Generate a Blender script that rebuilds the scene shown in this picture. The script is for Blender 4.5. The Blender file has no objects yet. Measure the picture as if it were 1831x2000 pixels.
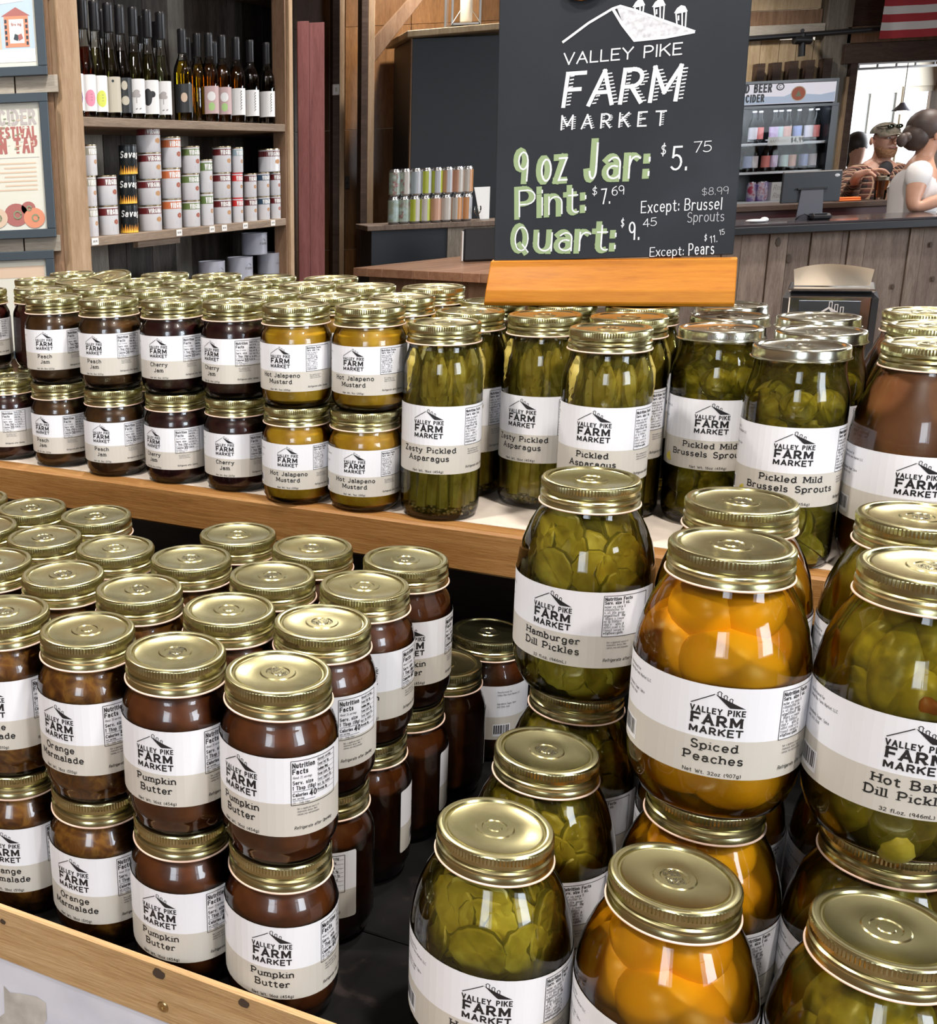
import bpy, bmesh, math, random
from mathutils import Vector, Matrix
R = math.radians
PI = math.pi
rnd = random.Random(7)
C = bpy.context.scene.collection
SC = bpy.context.scene

# ------------------------------------------------------------------ camera
F_PX, CX, CY, PITCH, ROLL, EYE = 2143.2, 309.4, 966.9, R(15.722), R(-2.529), 1.42
fw = Vector((0, math.cos(PITCH), -math.sin(PITCH)))
up0 = Vector((0, math.sin(PITCH), math.cos(PITCH)))
rt0 = Vector((1, 0, 0))
RT = math.cos(ROLL) * rt0 + math.sin(ROLL) * up0
UP = -math.sin(ROLL) * rt0 + math.cos(ROLL) * up0
cam = bpy.data.cameras.new('camera')
camo = bpy.data.objects.new('camera', cam)
C.objects.link(camo)
M = Matrix((RT, UP, -fw)).transposed().to_4x4()
M.translation = Vector((0, 0, EYE))
camo.matrix_world = M
cam.sensor_fit = 'HORIZONTAL'
cam.sensor_width = 36
cam.lens = F_PX / 1831 * 36
cam.shift_x = (915.5 - CX) / 1831
cam.shift_y = (CY - 1000) / 1831
cam.clip_start = 0.05
cam.clip_end = 100
SC.camera = camo


def at(u, v, Y):                     # point at depth Y that the photograph shows at (u, v)
    d = RT * ((u - CX) / F_PX) - UP * ((v - CY) / F_PX) + fw
    d = d * (Y / d.y)
    return Vector((d.x, d.y, d.z + EYE))


# ------------------------------------------------------------------ world, sun, lamps, exposure
w = bpy.data.worlds.new('world')
SC.world = w
w.use_nodes = True
bg = w.node_tree.nodes['Background']
bg.inputs[0].default_value = (0.80, 0.88, 1.0, 1)
bg.inputs[1].default_value = 4.0
SC.view_settings.view_transform = 'Standard'
SC.view_settings.look = 'None'
SC.view_settings.gamma = 1
SC.view_settings.use_curve_mapping = False
SC.view_settings.exposure = -0.06
cy = SC.cycles
cy.max_bounces = 7
cy.diffuse_bounces = 3
cy.glossy_bounces = 3
cy.transmission_bounces = 3
cy.transparent_max_bounces = 16
cy.use_denoising = True
cy.use_adaptive_sampling = True
cy.adaptive_threshold = .02
cy.sample_clamp_indirect = 4
cy.caustics_reflective = False
cy.caustics_refractive = False


def area(name, loc, tgt, sx, sy, watt, col, spread=180):
    l = bpy.data.lights.new(name, 'AREA')
    l.shape = 'RECTANGLE'
    l.size = sx
    l.size_y = sy
    l.energy = watt
    l.color = col
    l.spread = R(spread)
    o = bpy.data.objects.new(name, l)
    C.objects.link(o)
    o.location = loc
    o.rotation_euler = (Vector(tgt) - Vector(loc)).to_track_quat('-Z', 'Y').to_euler()
    return o


# daylight through the shop windows behind and to the right of the camera
area('window_daylight', (2.6, -2.85, 1.95), (0.7, 1.2, 1.0), 1.1, 1.4, 62, (0.84, 0.92, 1.0))
area('window_daylight', (-1.6, -2.85, 1.95), (0.2, 1.2, 1.0), 0.8, 1.3, 26, (0.86, 0.93, 1.0))
area('window_daylight', (7.3, 3.5, 2.0), (1.0, 3.5, 1.0), 2.1, 1.4, 170, (0.86, 0.93, 1.0))
area('porch_wall_fill', (7.75, 10.6, 1.95), (6.0, 10.9, 1.6), 1.2, 1.4, 75, (0.95, 0.97, 1.0))  # added fill out of view, brightens the cream porch wall
# ceiling lamps (warm); the first two are added to light the jar labels
LAMPS = [(-0.95, -0.75), (0.85, -0.85), (-0.55, 0.75), (0.65, 0.35), (1.35, 1.7), (0.15, 2.35), (-1.0, 2.2), (2.6, 3.2), (0.9, 4.2), (3.6, 5.2), (5.0, 6.6), (1.75, 6.9), (4.4, 8.9)]
LAMP_Z = 3.05



def look_lamp(x, y, watt, col=(1.0, 0.93, 0.86)):
    l = bpy.data.lights.new('ceiling_lamp_light', 'AREA')
    l.shape = 'DISK'
    l.size = 0.16
    l.energy = watt
    l.color = col
    l.spread = R(150)
    o = bpy.data.objects.new('ceiling_lamp_light', l)
    C.objects.link(o)
    o.location = (x, y, LAMP_Z - 0.012)
    return o


# ------------------------------------------------------------------ mesh helpers
class MB:
    def __init__(s):
        s.v, s.f, s.m = [], [], []

    def add(s, vs, fs, mi=0):
        b = len(s.v)
        s.v += [tuple(p) for p in vs]
        s.f += [tuple(b + i for i in f) for f in fs]
        s.m += [mi] * len(fs)

    def box(s, x0, x1, y0, y1, z0, z1, mi=0, mat=None):
        vs = [Vector((x, y, z)) for z in (z0, z1) for y in (y0, y1) for x in (x0, x1)]
        if mat: vs = [mat @ p for p in vs]
        s.add(vs, [(0, 2, 3, 1), (4, 5, 7, 6), (0, 1, 5, 4), (2, 6, 7, 3), (0, 4, 6, 2), (1, 3, 7, 5)], mi)

    def lathe(s, prof, n=32, mi=0, caps=True, mat=None, wav=None):
        vs = []
        for k, (r, z) in enumerate(prof):
            for i in range(n):
                a = 2 * PI * i / n
                rr = r + (wav(k, i) if wav else 0)
                p = Vector((rr * math.cos(a), rr * math.sin(a), z))
                vs.append(mat @ p if mat else p)
        fs = []
        for k in range(len(prof) - 1):
            for i in range(n):
                j = (i + 1) % n
                fs.append((k * n + i, k * n + j, (k + 1) * n + j, (k + 1) * n + i))
        s.add(vs, fs, mi)
        if caps:
            b = len(s.v) - len(vs)
            if prof[0][0] > 1e-5: s.f.append(tuple(b + i for i in reversed(range(n)))); s.m.append(mi)
            if prof[-1][0] > 1e-5: s.f.append(tuple(b + (len(prof) - 1) * n + i for i in range(n))); s.m.append(mi)

    def tube(s, pts, r, n=8, mi=0):
        pts = [Vector(p) for p in pts]
        rs = r if isinstance(r, (list, tuple)) else [r] * len(pts)
        vs = []
        for k, p in enumerate(pts):
            d = (pts[min(k + 1, len(pts) - 1)] - pts[max(k - 1, 0)]).normalized()
            q = d.to_track_quat('Z', 'Y')
            for i in range(n):
                a = 2 * PI * i / n
                vs.append(p + q @ Vector((rs[k] * math.cos(a), rs[k] * math.sin(a), 0)))
        fs = [(k * n + i, k * n + (i + 1) % n, (k + 1) * n + (i + 1) % n, (k + 1) * n + i) for k in range(len(pts) - 1) for i in range(n)]
        fs += [tuple(reversed(range(n))), tuple((len(pts) - 1) * n + i for i in range(n))]
        s.add(vs, fs, mi)

    def ball(s, c, rx, ry=None, rz=None, n=12, mi=0, mat=None):
        ry = ry or rx; rz = rz or rx
        m = n // 2
        vs, fs = [], []
        for k in range(m + 1):
            t = PI * k / m
            for i in range(n):
                a = 2 * PI * i / n
                p = Vector((rx * math.sin(t) * math.cos(a), ry * math.sin(t) * math.sin(a), rz * math.cos(t)))
                if mat: p = mat @ p
                vs.append(p + Vector(c))
        for k in range(m):
            for i in range(n):
                j = (i + 1) % n
                fs.append((k * n + i, (k + 1) * n + i, (k + 1) * n + j, k * n + j))
        s.add(vs, fs, mi)

    def mesh(s, name, mats, smooth=False, bevel=0):
        me = bpy.data.meshes.new(name)
        me.from_pydata(s.v, [], s.f)
        for m in (mats if isinstance(mats, (list, tuple)) else [mats]): me.materials.append(m)
        me.polygons.foreach_set('material_index', s.m)
        if smooth: me.polygons.foreach_set('use_smooth', [True] * len(me.polygons))
        me.validate()
        if smooth == 'angle':
            me.set_sharp_from_angle(angle=R(38))
        me.update()
        return me


def obj(name, me, parent=None, loc=None, rz=None, kind=None):
    o = bpy.data.objects.new(name, me)
    C.objects.link(o)
    if parent: o.parent = parent
    if loc is not None: o.location = loc
    if rz is not None: o.rotation_euler = (0, 0, rz)
    if kind: o['kind'] = kind
    return o


def tag(o, label, cat, group=None):
    o['label'] = label
    o['category'] = cat
    if group: o['group'] = group
    return o


def thing(name, label, cat, loc=(0, 0, 0), rz=0, group=None):
    o = bpy.data.objects.new(name, None)
    C.objects.link(o)
    o.empty_display_size = .02
    o.location = loc
    o.rotation_euler = (0, 0, rz)
    return tag(o, label, cat, group)


def bevelled(me, w=.002, seg=1):
    bm = bmesh.new(); bm.from_mesh(me)
    bmesh.ops.bevel(bm, geom=list(bm.edges), offset=w, segments=seg, profile=.5, affect='EDGES', clamp_overlap=True)
    bm.to_mesh(me); bm.free()
    return me


def box_mesh(name, m, x0, x1, y0, y1, z0, z1, bev=0, mat=None):
    b = MB(); b.box(x0, x1, y0, y1, z0, z1, mat=mat)
    me = b.mesh(name, m)
    if bev: bevelled(me, bev)
    return me


def frame_dir(P, Q):                 # matrix: x along P->Q, z up, origin P
    d = (Vector(Q) - Vector(P)); d.z = 0; d.normalize()
    m = Matrix((d, Vector((-d.y, d.x, 0)), Vector((0, 0, 1)))).transposed().to_4x4()
    m.translation = Vector(P)
    return m


# ------------------------------------------------------------------ materials
MATS = {}


def new_mat(name):
    m = bpy.data.materials.new(name)
    m.use_nodes = True
    MATS[name] = m
    return m, m.node_tree.nodes, m.node_tree.links, m.node_tree.nodes['Principled BSDF']


def plain(name, col, rough=.5, metal=0, coat=0, spec=.5, emit=None, es=0):
    m, n, l, b = new_mat(name)
    b.inputs['Base Color'].default_value = (*col, 1)
    b.inputs['Roughness'].default_value = rough
    b.inputs['Metallic'].default_value = metal
    b.inputs['Coat Weight'].default_value = coat
    b.inputs['Coat Roughness'].default_value = .05
    b.inputs['Specular IOR Level'].default_value = spec
    if emit:
        b.inputs['Emission Color'].default_value = (*emit, 1)
        b.inputs['Emission Strength'].default_value = es
    return m


def ramp(n, stops):
    r = n.new('ShaderNodeValToRGB')
    e = r.color_ramp.elements
    e[0].position, e[0].color = stops[0][0], (*stops[0][1], 1)
    e[1].position, e[1].color = stops[-1][0], (*stops[-1][1], 1)
    for p, c in stops[1:-1]:
        x = e.new(p); x.color = (*c, 1)
    return r


def wood(name, stops, along='X', scale=8, stretch=9, rough=.55, var=.25, bump=.15, coat=0, knots=0):
    m, n, l, b = new_mat(name)
    tc = n.new('ShaderNodeTexCoord'); mp = n.new('ShaderNodeMapping')
    sc = [scale] * 3; sc['XYZ'.index(along)] = scale / stretch
    mp.inputs['Scale'].default_value = sc
    oi = n.new('ShaderNodeObjectInfo')
    cmb = n.new('ShaderNodeVectorMath'); cmb.operation = 'SCALE'
    cmb.inputs[0].default_value = (13.7, 7.1, 21.3)
    l.new(oi.outputs['Random'], cmb.inputs['Scale'])
    l.new(cmb.outputs[0], mp.inputs['Location'])
    l.new(tc.outputs['Object'], mp.inputs['Vector'])
    nz = n.new('ShaderNodeTexNoise'); nz.inputs['Scale'].default_value = 3; nz.inputs['Detail'].default_value = 8; nz.inputs['Roughness'].default_value = .62; nz.inputs['Distortion'].default_value = .6
    l.new(mp.outputs[0], nz.inputs['Vector'])
    nz2 = n.new('ShaderNodeTexNoise'); nz2.inputs['Scale'].default_value = 22; nz2.inputs['Detail'].default_value = 4; nz2.inputs['Roughness'].default_value = .7
    l.new(mp.outputs[0], nz2.inputs['Vector'])
    mx = n.new('ShaderNodeMath'); mx.operation = 'MULTIPLY_ADD'; mx.inputs[1].default_value = .45
    l.new(nz2.outputs[0], mx.inputs[0])
    ms = n.new('ShaderNodeMath'); ms.operation = 'MULTIPLY'; ms.inputs[1].default_value = .62
    l.new(nz.outputs[0], ms.inputs[0]); l.new(ms.outputs[0], mx.inputs[2])
    rp = ramp(n, stops)
    l.new(mx.outputs[0], rp.inputs[0])
    hs = n.new('ShaderNodeHueSaturation')
    mr = n.new('ShaderNodeMapRange'); mr.inputs[3].default_value = 1 - var; mr.inputs[4].default_value = 1 + var
    l.new(oi.outputs['Random'], mr.inputs[0]); l.new(mr.outputs[0], hs.inputs['Value'])
    l.new(rp.outputs[0], hs.inputs['Color'])
    l.new(hs.outputs[0], b.inputs['Base Color'])
    b.inputs['Roughness'].default_value = rough
    b.inputs['Coat Weight'].default_value = coat
    b.inputs['Coat Roughness'].default_value = .2
    b.inputs['Specular IOR Level'].default_value = .3
    bp = n.new('ShaderNodeBump'); bp.inputs['Strength'].default_value = bump; bp.inputs['Distance'].default_value = .004
    l.new(mx.outputs[0], bp.inputs['Height']); l.new(bp.outputs[0], b.inputs['Normal'])
    return m


def mottled(name, stops, scale=40, rough=.3, detail=4, coat=.0, bump=0, dist=0, spec=.5, sss=0):
    m, n, l, b = new_mat(name)
    tc = n.new('ShaderNodeTexCoord')
    oi = n.new('ShaderNodeObjectInfo')
    ad = n.new('ShaderNodeVectorMath'); ad.operation = 'ADD'
    sc = n.new('ShaderNodeVectorMath'); sc.operation = 'SCALE'; sc.inputs[0].default_value = (3.1, 5.7, 2.3)
    l.new(oi.outputs['Random'], sc.inputs['Scale'])
    l.new(tc.outputs['Object'], ad.inputs[0]); l.new(sc.outputs[0], ad.inputs[1])
    nz = n.new('ShaderNodeTexNoise'); nz.inputs['Scale'].default_value = scale; nz.inputs['Detail'].default_value = detail; nz.inputs['Distortion'].default_value = dist
    l.new(ad.outputs[0], nz.inputs['Vector'])
    rp = ramp(n, stops); l.new(nz.outputs[0], rp.inputs[0]); l.new(rp.outputs[0], b.inputs['Base Color'])
    b.inputs['Roughness'].default_value = rough
    b.inputs['Coat Weight'].default_value = coat
    b.inputs['Specular IOR Level'].default_value = spec
    if sss:
        b.inputs['Subsurface Weight'].default_value = sss
        b.inputs['Subsurface Radius'].default_value = (.01, .006, .003)
        b.inputs['Subsurface Scale'].default_value = .5
    if bump:
        bp = n.new('ShaderNodeBump'); bp.inputs['Strength'].default_value = bump; bp.inputs['Distance'].default_value = .002
        l.new(nz.outputs[0], bp.inputs['Height']); l.new(bp.outputs[0], b.inputs['Normal'])
    return m


def clear(name, tint=(1, 1, 1), ior=1.5, rough=.01, gloss=1.0):      # thin clear wall: see-through, mirror-like at grazing angles
    m = bpy.data.materials.new(name); m.use_nodes = True; MATS[name] = m
    n, l = m.node_tree.nodes, m.node_tree.links
    n.remove(n['Principled BSDF'])
    out = n['Material Output']
    tr = n.new('ShaderNodeBsdfTransparent'); tr.inputs[0].default_value = (*tint, 1)
    gl = n.new('ShaderNodeBsdfGlossy'); gl.inputs['Roughness'].default_value = rough; gl.inputs[0].default_value = (gloss, gloss, gloss, 1)
    fr = n.new('ShaderNodeFresnel'); fr.inputs[0].default_value = ior
    mx = n.new('ShaderNodeMixShader')
    l.new(fr.outputs[0], mx.inputs[0]); l.new(tr.outputs[0], mx.inputs[1]); l.new(gl.outputs[0], mx.inputs[2]); l.new(mx.outputs[0], out.inputs[0])
    return m


def cloudy(name, tint, col, fac, ior=1.12):       # liquid with suspended matter: part see-through, part scattering
    m = clear(name, tint, ior, .02)
    n, l = m.node_tree.nodes, m.node_tree.links
    out = n['Material Output']
    src = out.inputs[0].links[0].from_socket
    d = n.new('ShaderNodeBsdfDiffuse'); d.inputs[0].default_value = (*col, 1)
    mx = n.new('ShaderNodeMixShader'); mx.inputs[0].default_value = fac
    l.new(src, mx.inputs[1]); l.new(d.outputs[0], mx.inputs[2]); l.new(mx.outputs[0], out.inputs[0])
    return m


def metal(name, col, rough=.22, bump=.03, scale=400):
    m, n, l, b = new_mat(name)
    b.inputs['Base Color'].default_value = (*col, 1)
    b.inputs['Metallic'].default_value = 1
    tc = n.new('ShaderNodeTexCoord')
    nz = n.new('ShaderNodeTexNoise'); nz.inputs['Scale'].default_value = scale; nz.inputs['Detail'].default_value = 2
    l.new(tc.outputs['Object'], nz.inputs['Vector'])
    mr = n.new('ShaderNodeMapRange'); mr.inputs[3].default_value = rough * .93; mr.inputs[4].default_value = rough * 1.07
    l.new(nz.outputs[0], mr.inputs[0]); l.new(mr.outputs[0], b.inputs['Roughness'])
    if bump:
        bp = n.new('ShaderNodeBump'); bp.inputs['Strength'].default_value = bump; bp.inputs['Distance'].default_value = .001
        l.new(nz.outputs[0], bp.inputs['Height']); l.new(bp.outputs[0], b.inputs['Normal'])
    return m


GOLD = metal('gold_lid_metal', (.52, .485, .265), .25, .0, 220)
SILVER = metal('pale_lid_metal', (.70, .70, .58), .2, 0)
PINK = plain('lid_curl', (.80, .58, .47), .35)
GLASS = clear('jar_glass', (.97, .98, .96))
BRINE = cloudy('green_brine', (.98, .94, .60), (.40, .33, .055), .14)
SYRUP = cloudy('orange_syrup', (1, .92, .60), (.92, .42, .014), .14)
WHITE = plain('label_white', (.82, .83, .87), .38)
BEIGE = plain('label_beige', (.60, .57, .51), .40)
INK = plain('label_ink', (.012, .012, .014), .45)
GREYINK = plain('label_small_print', (.16, .16, .17), .5)
STAMP = plain('stamp_ink', (.035, .03, .02), .5)
PUMPKIN = mottled('pumpkin_butter', [(.3, (.075, .016, .003)), (.55, (.150, .038, .007)), (.8, (.22, .06, .012))], 55, .35, 5)
MARMAL = mottled('orange_marmalade', [(.28, (.075, .020, .003)), (.5, (.21, .075, .010)), (.62, (.33, .14, .02)), (.8, (.14, .045, .007))], 75, .3, 5, dist=1.5)
PEACHJ = mottled('peach_jam', [(.3, (.055, .020, .006)), (.6, (.125, .052, .014)), (.8, (.19, .085, .02))], 60, .3, 5)
CHERRY = mottled('cherry_jam', [(.3, (.022, .004, .005)), (.6, (.050, .009, .010)), (.8, (.085, .016, .015))], 60, .28, 5, dist=1)
RHUB = mottled('red_jam', [(.3, (.03, .006, .006)), (.6, (.075, .014, .011)), (.8, (.12, .03, .02))], 60, .28, 5, dist=1)
MUST = mottled('mustard', [(.3, (.66, .31, .008)), (.55, (.82, .44, .018)), (.75, (.90, .54, .04))], 70, .35, 4)
APPLE = mottled('apple_butter', [(.3, (.24, .085, .030)), (.6, (.34, .135, .050)), (.8, (.42, .18, .075))], 30, .35, 5)
DARKFILL = mottled('dark_butter', [(.3, (.020, .006, .004)), (.7, (.045, .014, .008))], 50, .3)
PEACHF = mottled('peach_flesh', [(.25, (.90, .36, .008)), (.5, (.97, .48, .014)), (.8, (1.0, .58, .03))], 16, .35, 3, sss=.15)
PICKG = mottled('pickle_green', [(.28, (.26, .20, .022)), (.5, (.52, .43, .065)), (.75, (.72, .64, .16))], 45, .35, 4, dist=.8)
PICKR = mottled('pickle_rind', [(.3, (.09, .08, .007)), (.7, (.22, .19, .016))], 90, .35, 4)
GHERK = mottled('small_pickle', [(.3, (.15, .12, .010)), (.5, (.34, .27, .022)), (.75, (.52, .43, .05))], 60, .32, 4, bump=.3)
PEPPER = plain('red_pepper', (.42, .09, .015), .35)
SPROUT = mottled('sprout_green', [(.3, (.18, .14, .010)), (.5, (.42, .34, .030)), (.75, (.68, .58, .14))], 70, .35, 4, dist=1.4)
SPEAR = mottled('asparagus_green', [(.3, (.26, .19, .030)), (.5, (.46, .36, .075)), (.75, (.62, .52, .16))], 60, .4, 4)
SEED = mottled('pickling_spice', [(.3, (.16, .06, .02)), (.5, (.42, .30, .12)), (.7, (.75, .68, .5))], 160, .5, 2)

# ------------------------------------------------------------------ stroke lettering (drawn here, cap height 1, x-height .66)


def arc(cx, cy, rx, ry, a0, a1, n=8):
    return [(cx + rx * math.cos(R(a0 + (a1 - a0) * i / n)), cy + ry * math.sin(R(a0 + (a1 - a0) * i / n))) for i in range(n + 1)]


X = .66
h = X / 2
G = {
    ' ': (.35, []),
    'A': (.74, [[(0, 0), (.37, 1), (.74, 0)], [(.14, .36), (.60, .36)]]),
    'B': (.62, [[(0, 0), (0, 1)], [(0, 1), (.3, 1)] + arc(.3, .76, .26, .24, 90, -90, 6) + [(0, .52)], [(.3, .52)] + arc(.3, .26, .32, .26, 90, -90, 6) + [(0, 0)]]),
    'C': (.68, [arc(.36, .5, .36, .5, 48, 312, 12)]),
    'D': (.68, [[(0, 0), (0, 1)], [(0, 1), (.25, 1)] + arc(.25, .5, .42, .5, 90, -90, 10) + [(0, 0)]]),
    'E': (.56, [[(0, 0), (0, 1)], [(0, 1), (.56, 1)], [(0, .52), (.46, .52)], [(0, 0), (.56, 0)]]),
    'F': (.56, [[(0, 0), (0, 1)], [(0, 1), (.56, 1)], [(0, .50), (.46, .50)]]),
    'G': (.72, [arc(.36, .5, .36, .5, 48, 330, 12) + [(.70, .45), (.42, .45)]]),
    'H': (.66, [[(0, 0), (0, 1)], [(.66, 0), (.66, 1)], [(0, .52), (.66, .52)]]),
    'I': (.04, [[(.02, 0), (.02, 1)]]),
    'J': (.46, [[(.44, 1), (.44, .28)] + arc(.22, .24, .22, .24, 0, -170, 8)]),
    'K': (.66, [[(0, 0), (0, 1)], [(.62, 1), (.02, .42)], [(.22, .62), (.66, 0)]]),
    'L': (.52, [[(0, 0), (0, 1)], [(0, 0), (.52, 0)]]),
    'M': (.86, [[(.03, 0), (.03, 1)], [(.03, 1), (.43, .25), (.83, 1)], [(.83, 1), (.83, 0)]]),
    'N': (.68, [[(0, 0), (0, 1)], [(0, 1), (.68, 0)], [(.68, 0), (.68, 1)]]),
    'O': (.74, [arc(.37, .5, .37, .5, 0, 360, 16)]),
    'P': (.60, [[(0, 0), (0, 1)], [(0, 1), (.3, 1)] + arc(.3, .73, .29, .27, 90, -90, 7) + [(0, .46)]]),
    'Q': (.76, [arc(.37, .5, .37, .5, 0, 360, 16), [(.42, .26), (.76, -.06)]]),
    'R': (.64, [[(0, 0), (0, 1)], [(0, 1), (.3, 1)] + arc(.3, .74, .28, .26, 90, -90, 7) + [(0, .48)], [(.28, .48), (.64, 0)]]),
    'S': (.58, [arc(.29, .745, .26, .255, 40, 250, 9) + arc(.29, .25, .28, .25, 80, -145, 9)]),
    'T': (.66, [[(.33, 0), (.33, 1)], [(0, 1), (.66, 1)]]),
    'U': (.66, [[(0, 1), (0, .33)] + arc(.33, .33, .33, .33, 180, 360, 8) + [(.66, 1)]]),
    'V': (.72, [[(0, 1), (.36, 0), (.72, 1)]]),
    'W': (1.0, [[(0, 1), (.26, 0), (.5, .8), (.74, 0), (1.0, 1)]]),
    'Y': (.70, [[(0, 1), (.35, .48), (.35, 0)], [(.35, .48), (.70, 1)]]),
    'Z': (.60, [[(.02, 1), (.58, 1), (0, 0), (.60, 0)]]),
    'a': (.50, [[(.06, .56)] + arc(.25, .45, .2, .21, 125, 0, 6) + [(.45, 0)], arc(.24, .20, .22, .20, 60, 330, 10)]),
    'b': (.50, [[(0, 1), (0, 0)], arc(.24, h, .25, h, 150, -150, 12)]),
    'c': (.46, [arc(.25, h, .25, h, 50, 310, 10)]),
    'd': (.50, [[(.48, 1), (.48, 0)], arc(.24, h, .24, h, 30, 330, 12)]),
    'e': (.50, [[(.02, h), (.48, h)] + arc(.25, h, .245, h, 10, 310, 11)]),
    'f': (.34, [[(.12, 0), (.12, .8)] + arc(.3, .8, .18, .2, 180, 70, 5), [(0, X), (.30, X)]]),
    'g': (.50, [[(.48, X), (.48, -.08)] + arc(.25, -.08, .23, .2, 0, -150, 7), arc(.24, h, .24, h, 30, 330, 12)]),
    'h': (.48, [[(0, 0), (0, 1)], [(0, .40)] + arc(.24, .42, .23, .24, 170, 0, 7) + [(.47, 0)]]),
    'i': (.04, [[(.02, 0), (.02, X)], [(.02, .86), (.02, .94)]]),
    'j': (.2, [[(.15, X), (.15, -.1)] + arc(0, -.1, .15, .16, 0, -100, 5), [(.15, .86), (.15, .94)]]),
    'k': (.48, [[(0, 0), (0, 1)], [(.42, X), (.02, .26)], [(.16, .40), (.48, 0)]]),
    'l': (.04, [[(.02, 0), (.02, 1)]]),
    'm': (.78, [[(0, 0), (0, X)], [(0, .44)] + arc(.2, .44, .18, .22, 165, 0, 6) + [(.38, 0)], [(.38, .44)] + arc(.58, .44, .19, .22, 165, 0, 6) + [(.77, 0)]]),
    'n': (.48, [[(0, 0), (0, X)], [(0, .42)] + arc(.24, .42, .23, .24, 170, 0, 7) + [(.47, 0)]]),
    'o': (.52, [arc(.26, h, .26, h, 0, 360, 14)]),
    'p': (.50, [[(0, X), (0, -.28)], arc(.24, h, .25, h, 150, -150, 12)]),
    'r': (.36, [[(0, 0), (0, X)], [(0, .38)] + arc(.22, .42, .2, .24, 170, 50, 5)]),
    's': (.40, [arc(.2, .49, .18, .17, 40, 250, 7) + arc(.2, .17, .19, .17, 80, -145, 7)]),
    't': (.34, [[(.14, .90), (.14, .16)] + arc(.28, .16, .14, .16, 180, 300, 5), [(0, X), (.32, X)]]),
    'u': (.48, [[(0, X), (0, .24)] + arc(.23, .24, .23, .24, 180, 360, 7), [(.47, X), (.47, 0)]]),
    'v': (.50, [[(0, X), (.25, 0), (.50, X)]]),
    'x': (.46, [[(0, X), (.46, 0)], [(0, 0), (.46, X)]]),
    'y': (.50, [[(0, X), (.26, .02)], [(.50, X), (.2, -.24), (.02, -.28)]]),
    'z': (.44, [[(.02, X), (.42, X), (0, 0), (.44, 0)]]),
    '0': (.52, [arc(.26, .5, .26, .5, 0, 360, 14)]),
    '1': (.2, [[(0, .8), (.14, 1), (.14, 0)]]),
    '2': (.54, [arc(.27, .73, .25, .27, 165, -35, 8) + [(0, 0), (.54, 0)]]),
    '3': (.5, [arc(.22, .75, .25, .25, 150, -80, 8), arc(.22, .26, .28, .26, 90, -150, 9)]),
    '4': (.56, [[(.40, 0), (.40, 1), (0, .3), (.56, .3)]]),
    '5': (.52, [[(.48, 1), (.08, 1), (.05, .56)] + arc(.22, .32, .29, .32, 115, -140, 9)]),
    '6': (.52, [[(.44, 1)] + arc(.30, .40, .29, .5, 110, 180, 4) + arc(.27, .30, .25, .30, 180, 530, 12)]),
    '7': (.5, [[(0, 1), (.5, 1), (.16, 0)]]),
    '8': (.5, [arc(.25, .76, .2, .24, 0, 360, 12), arc(.25, .26, .25, .26, 0, 360, 12)]),
    '9': (.5, [arc(.24, .70, .24, .30, 0, 360, 12), [(.48, .70), (.48, .5), (.44, 0)]]),
    '$': (.56, [arc(.28, .70, .24, .20, 40, 250, 8) + arc(.28, .29, .26, .21, 80, -145, 8), [(.28, 1.08), (.28, -.08)]]),
    '.': (.06, [[(.03, 0), (.03, .09)]]),
    ',': (.06, [[(.05, .08), (0, -.12)]]),
    ':': (.08, [[(.04, .06), (.04, .16)], [(.04, .50), (.04, .60)]]),
    '(': (.2, [arc(.3, .4, .28, .6, 130, 230, 6)]),
    ')': (.2, [arc(-.1, .4, .28, .6, -50, 50, 6)]),
    '-': (.34, [[(0, .36), (.34, .36)]]),
}


DZ = 0
MAXSEG = None


def strip(mb, pts, w, put, mi):
    """thick line through pts, one small quad per step; put maps flat (x, y) to a 3D point.
    Every quad lies a few microns above the one before, so crossing strokes never share a plane."""
    global DZ
    if MAXSEG:
        q = [pts[0]]
        for a, b in zip(pts, pts[1:]):
            k = max(1, math.ceil(math.hypot(b[0] - a[0], b[1] - a[1]) / MAXSEG))
            q += [(a[0] + (b[0] - a[0]) * i / k, a[1] + (b[1] - a[1]) * i / k) for i in range(1, k + 1)]
        pts = q
    n = len(pts)
    if n < 2: return
    closed = math.hypot(pts[0][0] - pts[-1][0], pts[0][1] - pts[-1][1]) < 1e-6
    dr = []
    for a, b in zip(pts, pts[1:]):
        q = math.hypot(b[0] - a[0], b[1] - a[1]) or 1
        dr.append(((b[0] - a[0]) / q, (b[1] - a[1]) / q))

    def ext(i, j):                       # how far to lengthen at a corner so that the outer gap closes
        if not closed and (i < 0 or j >= len(dr)): return 0
        a, b = dr[i], dr[j % len(dr)]
        c = max(-1, min(1, a[0] * b[0] + a[1] * b[1]))
        return w / 2 * min(1, math.tan(math.acos(c) / 2))
    for i in range(n - 1):
        e0, e1 = ext(i - 1, i), ext(i, i + 1)
        dx, dy = dr[i]
        ax, ay = pts[i][0] - dx * e0, pts[i][1] - dy * e0
        bx, by = pts[i + 1][0] + dx * e1, pts[i + 1][1] + dy * e1
        nx, ny = -dy * w / 2, dx * w / 2
        DZ = (DZ + 1) % 9
        mb.add([put(ax + nx, ay + ny), put(ax - nx, ay - ny), put(bx - nx, by - ny), put(bx + nx, by + ny)], [(0, 1, 2, 3)], mi)


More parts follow.
